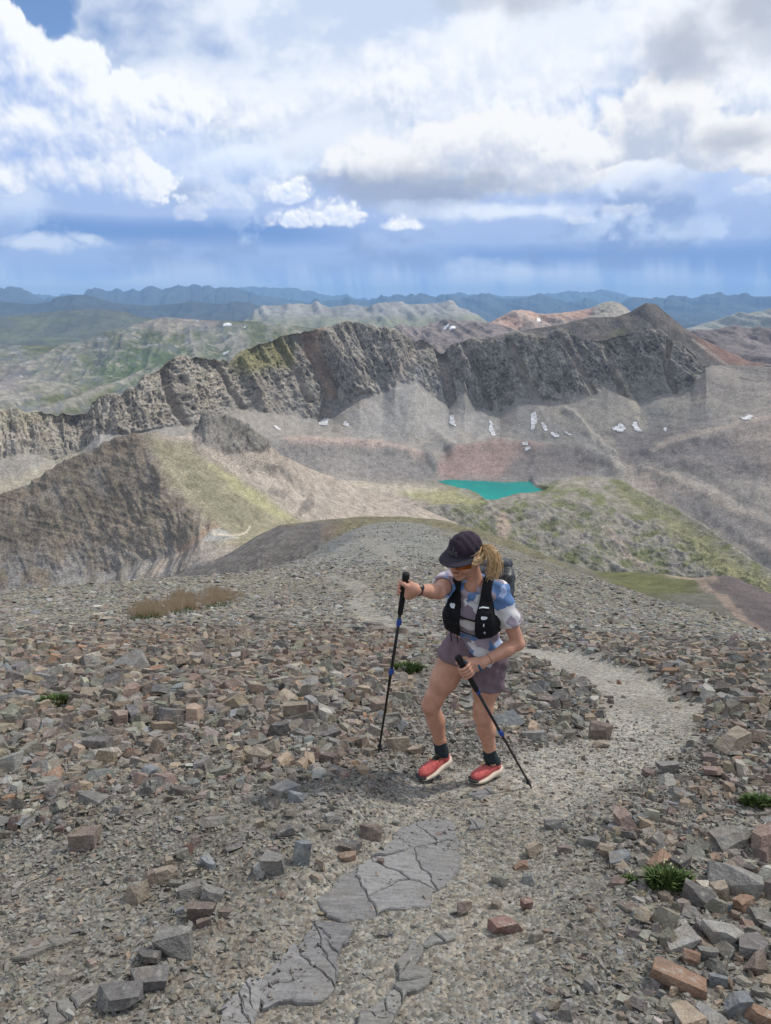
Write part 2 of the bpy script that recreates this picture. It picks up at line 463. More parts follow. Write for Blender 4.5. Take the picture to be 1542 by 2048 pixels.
def loft(rows, segs, u0, u1, du, smooth=3):
    """rows run far -> near. A row is a list of (u, v, distance), or ('behind', dd, dz) hung off the next row."""
    us = np.arange(u0, u1 + 0.1, du)
    pts = [None] * len(rows)
    for i in range(len(rows) - 1, -1, -1):
        r = rows[i]
        if r[0] == 'behind':
            q = pts[i + 1]; h = q[:, :2] / np.linalg.norm(q[:, :2], axis=1, keepdims=True)
            pts[i] = np.concatenate([q[:, :2] + h * r[1], q[:, 2:] - r[2]], 1)
        elif r[0] == 'front':
            v, d = row_interp(rows[i - 1], us); q = at_d(us, v, d)
            h = q[:, :2] / np.linalg.norm(q[:, :2], axis=1, keepdims=True)
            pts[i] = np.concatenate([q[:, :2] - h * r[1], q[:, 2:] - r[2]], 1)
        else:
            v, d = row_interp(r, us); pts[i] = at_d(us, v, d)
    out, T = [], []
    for i in range(len(rows) - 1):
        n = segs[i]
        for k in range(n):
            f = k / n
            out.append(pts[i] * (1 - f) + pts[i + 1] * f); T.append(i + f)
    out.append(pts[-1]); T.append(len(rows) - 1.0)
    P = np.array(out); T = np.repeat(np.array(T)[:, None], len(us), 1)
    for _ in range(smooth):
        Q = P.copy()
        Q[1:-1] = (P[:-2] + 2 * P[1:-1] + P[2:]) / 4
        P = Q
    return P, T

def grid_normals(P):
    a = np.gradient(P, axis=0); b = np.gradient(P, axis=1)
    n = np.cross(b, a); n /= np.linalg.norm(n, axis=-1, keepdims=True) + 1e-12
    return np.where(n[..., 2:] < 0, -n, n)

def grid_faces(nr, nc):
    i = np.arange(nr * nc).reshape(nr, nc)
    return np.stack([i[:-1, :-1], i[1:, :-1], i[1:, 1:], i[:-1, 1:]], -1).reshape(-1, 4)

def add_grid(name, P, C, mat, smooth=True):
    nr, nc = P.shape[:2]
    o = mesh_obj(name, P.reshape(-1, 3), grid_faces(nr, nc), mat, None, smooth, C.reshape(-1, 3))
    return set_props(o, kind='structure')

def vd(pts, d):
    """attach one distance (or a list) to (u, v) points"""
    if np.isscalar(d): return [(u, v, d) for u, v in pts]
    return [(u, v, x) for (u, v), x in zip(pts, d)]

GREY = (0.205, 0.20, 0.195); DARK = (0.105, 0.10, 0.10); TALUS = (0.238, 0.219, 0.196); PINK = (0.35, 0.275, 0.24)
GRASS = (0.150, 0.155, 0.062); OLIVE = (0.135, 0.130, 0.075); TAN = (0.33, 0.295, 0.235); BROWN = (0.165, 0.135, 0.115); PALE = (0.42, 0.385, 0.33)

def range_layer(name, sky, d, foot_v, foot_d, color, du=4, u0=-260, u1=1800, amp=0.02, mat=None, painter=None, seg=30, rough_sky=1.5, seed=0, detail=1.0):
    """a mountain range: skyline row (slightly serrated), a foot nearer by, and a back side"""
    us = np.arange(u0, u1 + 1, du)
    sv, sd_ = row_interp([(u, v, d) for u, v in sky], us)
    sv = sv + fbm(us / 14.0, us * 0 + seed, 4, 0.6, seed) * rough_sky * 2
    top = list(zip(us, sv, sd_))
    fv = np.maximum(foot_v, sv + 12)
    rows = [('behind', d * 0.12, d * 0.035), top, list(zip(us, sv * 0.55 + fv * 0.45, sd_ * 0.62 + foot_d * 0.38)), list(zip(us, fv, us * 0 + foot_d)), ('front', foot_d * 0.05, foot_d * 0.04)]
    P, T = loft(rows, [4, seg, seg, 3], u0, u1, du, 1)
    U, V = project(P)
    px = d / F
    N = grid_normals(P)
    x = P[..., 0] / (px * 60); y = P[..., 2] / (px * 80) + P[..., 1] / (px * 500)
    g = fbm(x + y * 0.6, y * 0.8, 6, 0.58, seed + 3, True)
    w = sst(T, 1.0, 1.25) * sst(T, 3.0, 2.8)
    P = P + N * (g * amp * d * w)[..., None]
    pt = Paint(U, V, color)
    pt.C *= (1 + fbm(x * 2, y * 3, 4, 0.6, seed + 9)[..., None] * 0.5 * detail)
    if painter: painter(pt, U, V, P, N, g)
    return add_grid(name, P, pt.C, mat)

m_far = terrain_mat('distant_range', 1 / 900.0, 0.22, 0.0, speck=0.15)
m_mid = terrain_mat('valley_land', 1 / 160.0, 0.25, 18.0, fine=6, speck=0.22)
m_rock = terrain_mat('cliff_rock', 1 / 26.0, 0.30, 5.0, (1, 1, 0.5), fine=7, speck=0.42)
m_talus = terrain_mat('talus_scree', 1 / 14.0, 0.16, 1.6, fine=4, speck=0.26)
m_hill = terrain_mat('hill_scree', 1 / 14.0, 0.26, 2.4, fine=7, speck=0.42)

# ------------------------------------------------------------------ far ranges, farthest first
FOREST = (0.052, 0.062, 0.066)
range_layer('distant_mountains', [(-260, 586), (0, 590), (380, 586), (455, 582), (475, 576), (500, 571), (530, 575), (548, 572), (575, 577), (590, 575), (615, 581), (650, 590), (740, 597), (880, 592), (905, 588), (925, 585), (950, 588), (975, 585),
             (1020, 592), (1080, 591), (1130, 588), (1200, 584), (1240, 586), (1300, 597), (1542, 600), (1800, 596)], 52000, 650, 42000, (0.06, 0.075, 0.08), mat=m_far, seed=1, rough_sky=5.0, du=2.5)
range_layer('far_mountains', [(-260, 580), (0, 579), (25, 577), (50, 584), (75, 595), (95, 600), (110, 597), (165, 592), (175, 577), (190, 574), (210, 581), (225, 579), (232, 574), (245, 581), (265, 576), (280, 581), (295, 573), (310, 574), (325, 578), (345, 576), (365, 574),
             (385, 570), (395, 573), (410, 569), (425, 576), (440, 573), (455, 579), (470, 576), (490, 583), (530, 591), (600, 601), (640, 603), (660, 597), (740, 598), (775, 592), (800, 587), (820, 592), (840, 587), (870, 593), (905, 587), (925, 594), (955, 588), (975, 588),
             (1010, 597), (1030, 594), (1060, 590), (1080, 590), (1110, 598), (1150, 602), (1170, 596), (1190, 599), (1205, 606), (1255, 605), (1270, 598), (1320, 597), (1340, 590), (1355, 589), (1375, 594), (1400, 591), (1425, 585), (1440, 583), (1455, 591), (1500, 593),
             (1542, 594), (1800, 588)], 34000, 660, 22000, FOREST, mat=m_far, seed=21, rough_sky=5.5, du=2.5)
range_layer('forested_mountains', [(-260, 610), (0, 601), (60, 608), (100, 603), (110, 594), (150, 588), (175, 589), (200, 596), (235, 606), (300, 611), (350, 606), (385, 601), (410, 604), (450, 607), (470, 602), (500, 606), (560, 618), (700, 640), (900, 655), (1800, 660)],
            19000, 670, 13500, (0.054, 0.062, 0.062), mat=m_far, seed=33, rough_sky=1.0)
def p_pale(pt, U, V, P, N, g):
    pt.mix(sst(g, 0.0, 0.3) * 0.6, (0.34, 0.32, 0.28))
    pt.mix(sst(V, 628, 650) * 0.6, GRASS)
range_layer('grey_mountains', [(-260, 680), (460, 660), (500, 640), (530, 612), (560, 609), (600, 610), (640, 607), (660, 614), (700, 608), (740, 613), (770, 605), (790, 603), (810, 610), (850, 608), (900, 604), (930, 622), (960, 640), (1030, 660), (1300, 690), (1800, 690)],
            12500, 664, 9800, (0.215, 0.205, 0.185), mat=m_mid, seed=47, painter=p_pale, rough_sky=1.6)
range_layer('pale_slope', [(-260, 760), (1100, 740), (1280, 700), (1330, 668), (1400, 648), (1440, 636), (1500, 624), (1542, 616), (1650, 600), (1800, 590)], 11000, 720, 8500, (0.24, 0.235, 0.19), mat=m_mid, seed=53, u0=1100)
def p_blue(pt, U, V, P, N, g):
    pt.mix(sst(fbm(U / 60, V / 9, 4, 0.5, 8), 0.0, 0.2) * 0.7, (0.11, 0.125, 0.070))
range_layer('shade_tinted_plateau', [(-260, 640), (0, 633), (90, 624), (150, 618), (200, 616), (250, 622), (280, 632), (330, 640), (420, 655), (600, 668), (1000, 690), (1800, 700)], 10500, 712, 7600, (0.088, 0.094, 0.076), mat=m_mid, seed=61, painter=p_blue, rough_sky=0.6, amp=0.008)  # dark green tone stands in for cloud shade lying on the plateau
def p_green(pt, U, V, P, N, g):
    pt.mix(sst(fbm(U / 90, V / 22, 5, 0.55, 12), -0.10, 0.14), GRASS)
    pt.poly([(270, 690), (420, 700), (430, 760), (300, 790), (180, 770), (200, 720)], (0.115, 0.15, 0.055), 26, 0.8)
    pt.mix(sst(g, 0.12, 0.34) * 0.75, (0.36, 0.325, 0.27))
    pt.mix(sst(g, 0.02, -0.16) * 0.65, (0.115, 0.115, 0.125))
    pt.poly([(250, 650), (330, 634), (440, 640), (430, 655), (330, 668)], (0.31, 0.27, 0.215), 8, 0.4)
    pt.poly([(-100, 745), (60, 740), (40, 800), (-100, 800)], (0.30, 0.255, 0.24), 22, 0.6, 0.7)
    pt.line([(0, 765), (100, 775), (200, 790), (330, 745), (420, 712)], (0.34, 0.30, 0.22), 1.3, 0.5, 0.4)
    for a, b, c in ((455, 649, 9), (395, 642, 3), (490, 655, 3), (42, 756, 5), (452, 707, 7)):
        pt.mix(sst(np.hypot((U - a) / c, (V - b) / (c * 0.35)), 1.1, 0.8), (0.8, 0.82, 0.85))

def p_green2(pt, U, V, P, N, g):
    p_green(pt, U, V, P, N, g)
    pt.C *= (0.66 + fbm(U / 7, V / 3.2, 4, .62, 19)[..., None] * 0.7)
    pt.mix(sst(fbm(U / 34, V / 9, 5, .6, 23), 0.10, 0.2) * 0.6, (0.12, 0.125, 0.135))
    pt.mix(sst(fbm(U / 30, V / 7, 5, .6, 29), 0.12, 0.22) * 0.5, (0.33, 0.30, 0.24))
range_layer('green_valley', [(-260, 696), (0, 691), (60, 690), (110, 691), (170, 680), (210, 662), (260, 650), (290, 641), (330, 633), (380, 637), (430, 640), (520, 642), (600, 652), (700, 662), (800, 672), (900, 690), (1800, 740)], 7600, 862, 3600, (0.215, 0.215, 0.15),
            mat=m_mid, seed=70, painter=p_green2, seg=70, du=2.5, u1=1150, amp=0.014, rough_sky=0.5)
def p_red(pt, U, V, P, N, g):
    pt.poly([(955, 668), (985, 640), (1010, 626), (1045, 615), (1090, 622), (1160, 612), (1185, 612), (1170, 640), (1080, 645), (1010, 662)], (0.37, 0.25, 0.195), 6, 0.3)
    pt.mix(sst(g, 0.05, 0.3) * 0.6, (0.40, 0.33, 0.27))
    pt.poly([(1175, 640), (1190, 610), (1215, 595), (1240, 597), (1275, 640)], (0.30, 0.275, 0.235), 5, 0.2)
    pt.mix(sst(V, 655, 690) * sst(U, 1000, 880), OLIVE)
    pt.mix(sst(np.hypot((U - 1078) / 4, (V - 638) / 4), 1.1, 0.8), (0.8, 0.82, 0.85))
range_layer('red_mountain', [(-260, 800), (700, 720), (860, 672), (880, 655), (960, 656), (985, 641), (1010, 628), (1025, 622), (1040, 618), (1060, 620), (1075, 626), (1090, 627), (1120, 625), (1160, 619), (1178, 616), (1195, 609), (1208, 603), (1222, 601), (1238, 604), (1255, 615), (1262, 626),
             (1300, 642), (1400, 680), (1800, 700)], 5200, 720, 3500, (0.20, 0.17, 0.155), mat=m_mid, seed=81, painter=p_red, u0=760, u1=1500, du=2, rough_sky=0.8)
def p_mesa(pt, U, V, P, N, g):
    pt.mix(sst(np.sin(V * 1.3 + fbm(U / 30, V / 6, 3, 0.5, 2) * 5), 0.2, 0.8) * 0.4, (0.28, 0.22, 0.19))
    for a, b, c in ((892, 655, 5), (905, 660, 6)):
        pt.mix(sst(np.hypot((U - a) / c, (V - b) / (c * 0.4)), 1.1, 0.8), (0.8, 0.82, 0.85))
range_layer('mesa', [(700, 690), (780, 665), (795, 656), (845, 655), (862, 645), (885, 640), (950, 641), (985, 645), (1010, 656), (1050, 690), (1200, 720)], 4300, 705, 3300, (0.165, 0.145, 0.14), mat=m_mid, seed=88, painter=p_mesa, u0=700, u1=1200, du=2, rough_sky=0.7)
range_layer('brown_ridge', [(1200, 740), (1330, 690), (1385, 664), (1410, 660), (1440, 656), (1470, 649), (1500, 655), (1515, 652), (1542, 655), (1650, 648), (1900, 640)], 3900, 745, 2900, (0.155, 0.135, 0.13), mat=m_mid, seed=95, u0=1200, u1=1900, du=3, rough_sky=1.0)
print('far ranges', round(time.time() - T0, 1))

# ------------------------------------------------------------------ brown pyramid peak behind the cliffs
def p_pyr(pt, U, V, P, N, g):
    pt.poly([(1380, 668), (1440, 690), (1500, 715), (1540, 730), (1470, 732), (1420, 715)], (0.175, 0.115, 0.095), 8, 0.3)
    pt.mix(sst(g, 0.1, 0.35) * 0.4, (0.22, 0.185, 0.155))
    pt.poly([(1200, 690), (1240, 655), (1270, 660), (1240, 690)], OLIVE, 8, 0.4, 0.6)
    pt.line([(1385, 680), (1430, 712), (1460, 735)], (0.27, 0.235, 0.20), 3, 0.6)
range_layer('pyramid_peak', [(800, 740), (930, 690), (1000, 668), (1060, 656), (1120, 648), (1180, 632), (1230, 632), (1260, 622), (1280, 610), (1293, 603), (1312, 606), (1340, 630), (1370, 655), (1400, 674), (1450, 699), (1500, 722), (1530, 727), (1600, 735), (1900, 760)],
            2500, 775, 2120, (0.122, 0.112, 0.105), mat=m_rock, seed=101, painter=p_pyr, u0=800, u1=1900, du=2.5, amp=0.006, rough_sky=0.5)

# ------------------------------------------------------------------ cliff ridge with its talus and the upper basin
crest = [(-260, 842, 1450), (0, 823, 1450), (30, 817, 1450), (60, 824, 1460), (85, 817, 1460), (115, 828, 1470), (125, 821, 1470), (172, 821, 1480), (181, 801, 1480), (200, 795, 1485), (215, 789, 1490), (240, 788, 1490), (256, 774, 1500), (268, 777, 1500), (286, 750, 1510), (300, 745, 1520),
         (330, 725, 1540), (350, 713, 1560), (375, 708, 1590), (395, 709, 1610), (420, 714, 1640), (445, 715, 1680), (458, 721, 1720), (475, 708, 1760), (500, 690, 1800), (540, 677, 1840), (565, 666, 1870), (590, 660, 1890), (640, 655, 1930), (665, 648, 1940), (690, 641, 1950), (712, 640, 1955),
         (735, 648, 1960), (760, 650, 1965), (790, 660, 1975), (810, 670, 1985), (830, 678, 1995), (845, 674, 2000), (860, 682, 2010), (875, 697, 2020), (884, 700, 2025), (900, 690, 2025), (930, 680, 2020), (960, 674, 2010), (1000, 672, 2000), (1040, 664, 1990), (1080, 671, 1980), (1100, 664, 1970),
         (1120, 655, 1960), (1145, 660, 1955), (1160, 674, 1955), (1195, 677, 1950), (1240, 667, 1940), (1270, 662, 1930), (1320, 659, 1920), (1340, 674, 1915), (1360, 680, 1905), (1380, 695, 1895), (1395, 712, 1885), (1406, 731, 1880), (1440, 728, 1860), (1480, 731, 1840), (1542, 728, 1800), (1800, 745, 1700)]
foot = [(-260, 930), (0, 916), (60, 905), (110, 918), (160, 900), (200, 865), (260, 872), (330, 856), (400, 850), (480, 818), (530, 826), (580, 832), (640, 843), (665, 835), (690, 815), (720, 795), (765, 788), (790, 770), (830, 763), (845, 778), (880, 802), (898, 815), (915, 792), (930, 782),
        (950, 815), (1000, 824), (1035, 800), (1080, 800), (1120, 806), (1180, 788), (1215, 775), (1240, 785), (1280, 803), (1320, 786), (1380, 782), (1402, 752), (1412, 742), (1480, 762), (1542, 766), (1800, 790)]
cd = np.array(crest)
foot = [(u, v, float(np.interp(u, cd[:, 0], cd[:, 2])) - 75 - 40 * (400 < u < 1400)) for u, v in foot]
talus = [(-260, 1000, 1250), (0, 985, 1250), (100, 960, 1270), (300, 900, 1330), (400, 880, 1420), (520, 856, 1560), (600, 872, 1600), (700, 885, 1620), (780, 880, 1640), (850, 892, 1640), (900, 870, 1680), (1000, 880, 1680), (1100, 880, 1660), (1200, 872, 1640), (1300, 872, 1610), (1400, 848, 1600), (1542, 836, 1560), (1800, 850, 1450)]
morain = [(-260, 1050, 1150), (0, 1030, 1150), (300, 950, 1230), (400, 925, 1330), (540, 888, 1490), (600, 886, 1510), (700, 888, 1540), (760, 893, 1540), (820, 910, 1520), (860, 922, 1510), (890, 920, 1530), (950, 897, 1580), (1050, 890, 1590), (1120, 893, 1560), (1180, 905, 1530), (1230, 915, 1500),
          (1300, 900, 1510), (1400, 880, 1500), (1542, 880, 1430), (1800, 900, 1300)]
shore = [(-260, 1100, 1050), (0, 1080, 1050), (300, 1010, 1150), (400, 980, 1270), (560, 955, 1420), (650, 950, 1425), (750, 960, 1415), (880, 962, 1402), (1000, 966, 1396), (1060, 963, 1402), (1100, 956, 1420), (1180, 948, 1440), (1240, 955, 1430), (1300, 950, 1430), (1400, 945, 1390), (1542, 985, 1280), (1800, 1040, 1130)]
vall = [(-260, 1160, 950), (0, 1130, 960), (400, 1040, 1180), (900, 985, 1340), (1100, 985, 1340), (1240, 985, 1340), (1300, 1000, 1320), (1400, 1040, 1230), (1542, 1110, 1060), (1800, 1220, 900)]
vall2 = [(-260, 1200, 900), (400, 1100, 1100), (1100, 1030, 1250), (1300, 1060, 1220), (1400, 1100, 1130), (1542, 1190, 960), (1800, 1320, 780)]
P, T = loft([('behind', 260, 190), crest, foot, talus, morain, shore, vall, vall2], [8, 105, 42, 26, 34, 24, 16], -200, 1740, 2.0, 2)
U, V = project(P); N = grid_normals(P)
cliff = sst(T, 0.90, 1.0) * sst(T, 2.06, 1.94) * (1 - 0.88 * sst(U, 1395, 1425))
s_ = P[..., 0] + 0.35 * P[..., 1]; z_ = P[..., 2]
lean = 0.30 * sst(U, 250, 500) * sst(U, 950, 650) + 0.04
a = s_ + z_ * lean * 1.2
w_ = fbm(s_ / 60, z_ / 60, 3, 0.5, 140) * 26
ribs = fbm((a + w_) / 64, z_ / 300, 3, 0.5, 111, True) * 1.1 + fbm((a + w_ * .9) / 27, z_ / 62, 5, 0.6, 123, True) * 0.9
chips = fbm(a / 9.0, z_ / 13.0, 4, 0.6, 133, True)
gul = np.zeros_like(U)
for pts, wd in ((((884, 698), (895, 740), (905, 800), (930, 850)), 9), (((845, 690), (815, 735), (795, 775)), 16), (((610, 665), (640, 720), (665, 790), (650, 840)), 11), (((1022, 690), (1050, 750), (1078, 800)), 8), (((1215, 700), (1235, 745), (1250, 790)), 7),
                (((560, 680), (600, 740), (620, 800)), 6), (((440, 718), (470, 770), (500, 810)), 5), (((330, 740), (345, 790), (375, 850)), 8), (((1340, 680), (1335, 730), (1350, 780)), 6), (((930, 690), (960, 750), (985, 815)), 5), (((1120, 670), (1160, 730), (1190, 785)), 6)):
    gul = np.maximum(gul, sst(line_dist(U + ribs * 9, V, pts), wd * 1.5, wd * 0.3))
fine = fbm(a / 4.2, z_ / 7.5, 3, 0.6, 137, True)
block = np.floor(fbm(a / 15, z_ / 42, 3, .55, 139) * 9) / 9
spur = fbm((a + w_ * .7) / 135, z_ / 700, 3, .5, 141, True)                 # buttresses with bays between them
disp = cliff * (ribs * 15 + spur * 46 + chips * 9 + block * 14 + fine * 3.5 - gul * 17 - 4)
notalus = sst(T, 1.9, 2.2) * sst(T, 4.2, 3.2)
disp = disp + notalus * fbm(s_ / 70, P[..., 1] / 160, 4, 0.55, 150) * 15 + sst(T, 3.0, 3.6) * fbm(P[..., 0] / 55, P[..., 1] / 55, 5, 0.55, 160) * 12
disp = disp * sst(T, 0.97, 1.10)
P = P + N * disp[..., None]
# moraine crests and debris ribs in the basin
for pts, hh, ww in ((((545, 894), (650, 889), (760, 894), (830, 911), (868, 932)), 13, 14), (((1070, 908), (1150, 899), (1205, 921), (1245, 947)), 11, 14), (((1128, 812), (1180, 870), (1228, 916)), 9, 7), (((1290, 942), (1400, 986), (1480, 1031), (1570, 1066)), 7, 17),
                    (((1300, 906), (1400, 872), (1570, 838)), 8, 16), (((860, 925), (850, 903), (885, 884), (908, 898)), 9, 12), (((1330, 990), (1420, 1030), (1560, 1120)), 5, 15), (((905, 905), (960, 890), (1060, 893)), 10, 9), (((1380, 930), (1470, 965), (1570, 1010)), 5, 17)):
    ld = line_dist(U + fbm(U / 30, V / 20, 3, .5, 61) * 16, V + fbm(U / 30, V / 20, 3, .5, 62) * 10, pts)
    P[..., 2] += hh * np.exp(-(ld / ww) ** 2) * sst(T, 2.0, 2.4)
# break the crest into teeth
P[..., 2] += sst(T, 0.3, 1.0) * sst(T, 1.35, 1.0) * (fbm(s_ / 24, s_ * 0, 5, 0.62, 170) * 13)
def lake_plane(P, rise=True):
    U, V = project(P)
    LAKE = [(874, 962), (905, 959), (960, 961), (1010, 964), (1062, 962), (1070, 972), (1097, 984), (1082, 988), (1040, 990), (1005, 997), (985, 1001), (970, 999), (960, 990), (935, 980), (915, 977), (895, 970)]
    W3 = at_z(np.array([p[0] for p in LAKE]), np.array([p[1] for p in LAKE]), -350.0)
    dd = in_poly(P[..., 0], P[..., 1], W3[:, :2])
    P[..., 2] = np.where(dd > 0, np.minimum(P[..., 2], -350.6 - dd * 0.12), np.maximum(P[..., 2], np.where(rise & (dd > -60), -349.6 + np.clip(-dd * 0.02, 0, 1) - np.clip(-dd - 14, 0, None) * 0.55, -1e9)))
    return W3
LK = lake_plane(P, False)
N = grid_normals(P)
pt = Paint(U, V, TALUS)
steep = 1 - np.clip(N[..., 2], 0, 1)
pt.C[:] = TALUS
pt.mix(sst(fbm(U / 50, V / 90, 4, 0.5, 210), -0.05, 0.2) * 0.4, (0.215, 0.217, 0.215))
fallx = U + (V - 820) * np.interp(U, [500, 900, 1100, 1300, 1542], [.25, .05, -.25, -.2, .2])
pt.mix(sst(fbm(fallx / 22, V / 160, 5, 0.6, 214), 0.05, 0.24) * 0.34, (0.285, 0.26, 0.23))
pt.mix(sst(fbm(fallx / 30, V / 140, 4, 0.6, 216), 0.02, 0.2) * 0.55, (0.168, 0.160, 0.152))
tb = 1.80 + 0.55 * (spur + 0.05) + fbm(U / 14, V / 20, 4, .6, 219) * 0.55      # scree fans climb into the bays
rocky = sst(cliff * (1 - gul * 0.85) + fbm(U / 16, V / 16, 4, 0.6, 220) * 0.5, 0.35, 0.62) * sst(T, tb + .10, tb - .06)
rc = np.array([0.190, 0.174, 0.156]) * (1 + fbm(a / 14, z_ / 40, 5, 0.65, 225)[..., None] * 1.1)
rc = rc * (1 - sst(U, 1000, 350)[..., None] * 0) + sst(U, 900, 380)[..., None] * np.array([0.085, 0.072, 0.048])
pt.mix(rocky, rc)
pt.mix(rocky * sst(chips, 0.08, 0.32) * 0.62, (0.30, 0.278, 0.24))  # raised chips lightened: relief contrast put into the colour
pt.mix(rocky * sst(fine, 0.05, -0.2) * 0.75, (0.058, 0.056, 0.058))  # shade in fine cracks put into the colour
pt.mix(rocky * sst(ribs, 0.05, -0.5) * 0.5, (0.060, 0.058, 0.060))  # shade in hollows between ribs put into the colour
pt.mix(rocky * sst(ribs, 0.35, 0.9) * 0.35, (0.25, 0.235, 0.205))  # rib crests lightened to match the painted hollows
pt.mix(cliff * gul * 0.8, (0.27, 0.235, 0.20))
ledge = fbm((a) / 50, (z_ + s_ * .15) / 22, 5, .6, 231)
pt.mix(cliff * sst(ledge, 0.10, 0.2) * 0.6, (0.25, 0.235, 0.205))
pt.mix(cliff * sst(T, 1.3, 1.05) * sst(fbm(U / 24, V / 14, 4, .6, 235), -.1, .1) * 0.5, (0.235, 0.215, 0.17))
pt.poly([(458, 722), (500, 688), (565, 664), (600, 690), (590, 730), (540, 735), (490, 750)], (0.175, 0.165, 0.075), 12, 0.5, 0.8)
pt.poly([(600, 655), (650, 652), (640, 700), (670, 780), (650, 790), (625, 720)], (0.28, 0.19, 0.135), 8, 0.5, 0.6)
pt.poly([(780, 770), (850, 700), (900, 810), (990, 830), (1000, 870), (700, 880), (690, 830)], (0.275, 0.28, 0.285), 22, 0.8, 0.35)
# pink moraine tongues
pt.poly([(560, 885), (640, 880), (760, 890), (840, 912), (850, 925), (780, 905), (680, 897), (580, 897)], PINK, 6, 0.4, 0.85)
pt.poly([(900, 905), (960, 885), (1060, 888), (1110, 900), (1040, 925), (1000, 955), (890, 960), (870, 945)], (0.30, 0.215, 0.19), 12, 0.6, 0.8)
pt.poly([(1040, 900), (1150, 895), (1210, 930), (1180, 948), (1020, 962), (1000, 950)], (0.185, 0.165, 0.155), 10, 0.6, 0.8)
pt.poly([(560, 905), (660, 898), (790, 910), (870, 935), (860, 955), (760, 950), (640, 940), (560, 930)], (0.21, 0.195, 0.185), 8, 0.5, 0.8)
pt.poly([(1100, 790), (1220, 790), (1290, 830), (1210, 850), (1120, 850)], (0.29, 0.27, 0.235), 12, 0.7, 0.6)
pt.poly([(1380, 800), (1420, 730), (1560, 720), (1560, 830), (1480, 850)], (0.275, 0.245, 0.215), 16, 0.8, 0.7)
pt.poly([(1240, 870), (1400, 850), (1500, 860), (1542, 960), (1440, 960), (1320, 940), (1240, 930)], (0.165, 0.15, 0.145), 24, 0.8, 0.8)
pt.poly([(1440, 860), (1560, 830), (1600, 960), (1542, 960), (1480, 900)], (0.27, 0.23, 0.20), 20, 0.6, 0.6)
pt.poly([(1230, 930), (1330, 960), (1440, 1010), (1560, 1090), (1560, 1130), (1400, 1040), (1260, 975)], (0.24, 0.205, 0.18), 18, 0.7, 0.8)
pt.poly([(1330, 985), (1400, 1000), (1500, 1060), (1560, 1100), (1480, 1080), (1360, 1020)], (0.17, 0.165, 0.165), 14, 0.6, 0.7)
pt.line([(1130, 815), (1180, 870), (1225, 915), (1245, 950)], (0.33, 0.305, 0.265), 7, 0.75, 0.3)
pt.line([(930, 850), (950, 830), (985, 860), (960, 880)], (0.30, 0.29, 0.27), 4, 0.5, 0.3)
pt.line([(905, 800), (915, 850), (935, 885)], (0.30, 0.275, 0.245), 6, 0.6, 0.2)
pt.line([(1045, 760), (1075, 805), (1100, 850)], (0.29, 0.275, 0.255), 4, 0.6, 0.2)
pt.line([(1235, 745), (1265, 800), (1290, 850)], (0.33, 0.30, 0.245), 7, 0.7, 0.2)
pt.line([(870, 935), (850, 905), (880, 890), (905, 900)], (0.165, 0.165, 0.165), 8, 0.6, 0.3)
pt.line([(1300, 905), (1370, 880), (1450, 860), (1560, 838)], (0.33, 0.28, 0.235), 4, 0.6, 0.3)
pt.line([(1330, 930), (1420, 960), (1500, 1010), (1560, 1040)], (0.135, 0.125, 0.12), 6, 0.5, 0.3)
pt.line([(1290, 940), (1400, 985), (1480, 1030), (1560, 1062)], (0.32, 0.27, 0.225), 3.0, 0.6, 0.5)
pt.poly([(-200, 985), (0, 960), (110, 925), (180, 880), (130, 930), (60, 985), (-200, 1060)], (0.30, 0.275, 0.20), 14, 0.5, 0.7)
pt.poly([(-200, 830), (70, 818), (130, 830), (40, 850), (-200, 880)], (0.27, 0.245, 0.185), 10, 0.6, 0.8)
m = in_poly(U, V, [(1060, 985), (1080, 980), (1120, 955), (1200, 940), (1280, 960), (1320, 1000), (1200, 1000)])
cliff_grid = (P, N, *project(P))
pt.C *= (1 + fbm(U / 6, V / 7, 3, .6, 478)[..., None] * 0.35)
o_cliff = add_grid('cliff_ridge', P, pt.C, m_rock)
o_cliff.data.materials.append(m_talus)
o_cliff.data.polygons.foreach_set('material_index', (rocky[:-1, :-1] < 0.4).astype(np.int32).ravel())
print('cliffs', round(time.time() - T0, 1))

# ------------------------------------------------------------------ lake and the shelf in front of it
m_water, nt, b = principled('lake_water', (0.004, 0.235, 0.205), 0.22, 0.35)
bp = node(nt, 'ShaderNodeBump'); bp.inputs['Strength'].default_value = 0.12; bp.inputs['Distance'].default_value = 0.3
nt.links.new(noise(nt, node(nt, 'ShaderNodeTexCoord').outputs['Object'], 0.5, 3).s, bp.inputs['Height'])
nt.links.new(bp.outputs[0], b.inputs['Normal'])
nw = noise(nt, node(nt, 'ShaderNodeTexCoord').outputs['Object'], 0.02, 3)
sh_ = node(nt, 'ShaderNodeVertexColor', layer_name='Col')
nt.links.new(mixc(nt, 0.5, sh_.outputs['Color'], mixc(nt, nw.sm(0.35, 0.65), (0.005, 0.225, 0.20), (0.009, 0.29, 0.24))), b.inputs['Base Color'])
lk = []
n = len(LK)
for i in range(n):                                       # a shoreline with small bays
    p0, p1 = LK[i], LK[(i + 1) % n]
    for k in range(6):
        q = p0 + (p1 - p0) * k / 6
        lk.append(q + np.array([fbm(np.array([q[0] / 14]), np.array([q[1] / 14]), 3, .5, 5)[0] * 9, fbm(np.array([q[0] / 14]), np.array([q[1] / 14]), 3, .5, 9)[0] * 12, 0]))
lk = np.array(lk); cen = lk.mean(0); n = len(lk)
ring2 = lk + (cen - lk) / np.linalg.norm(cen - lk, axis=1, keepdims=True) * 5.0                # shallows: a few metres of paler bottom
lcol = np.concatenate([np.tile([0.10, 0.27, 0.20], (n, 1)), np.tile([0.004, 0.225, 0.20], (n, 1))])
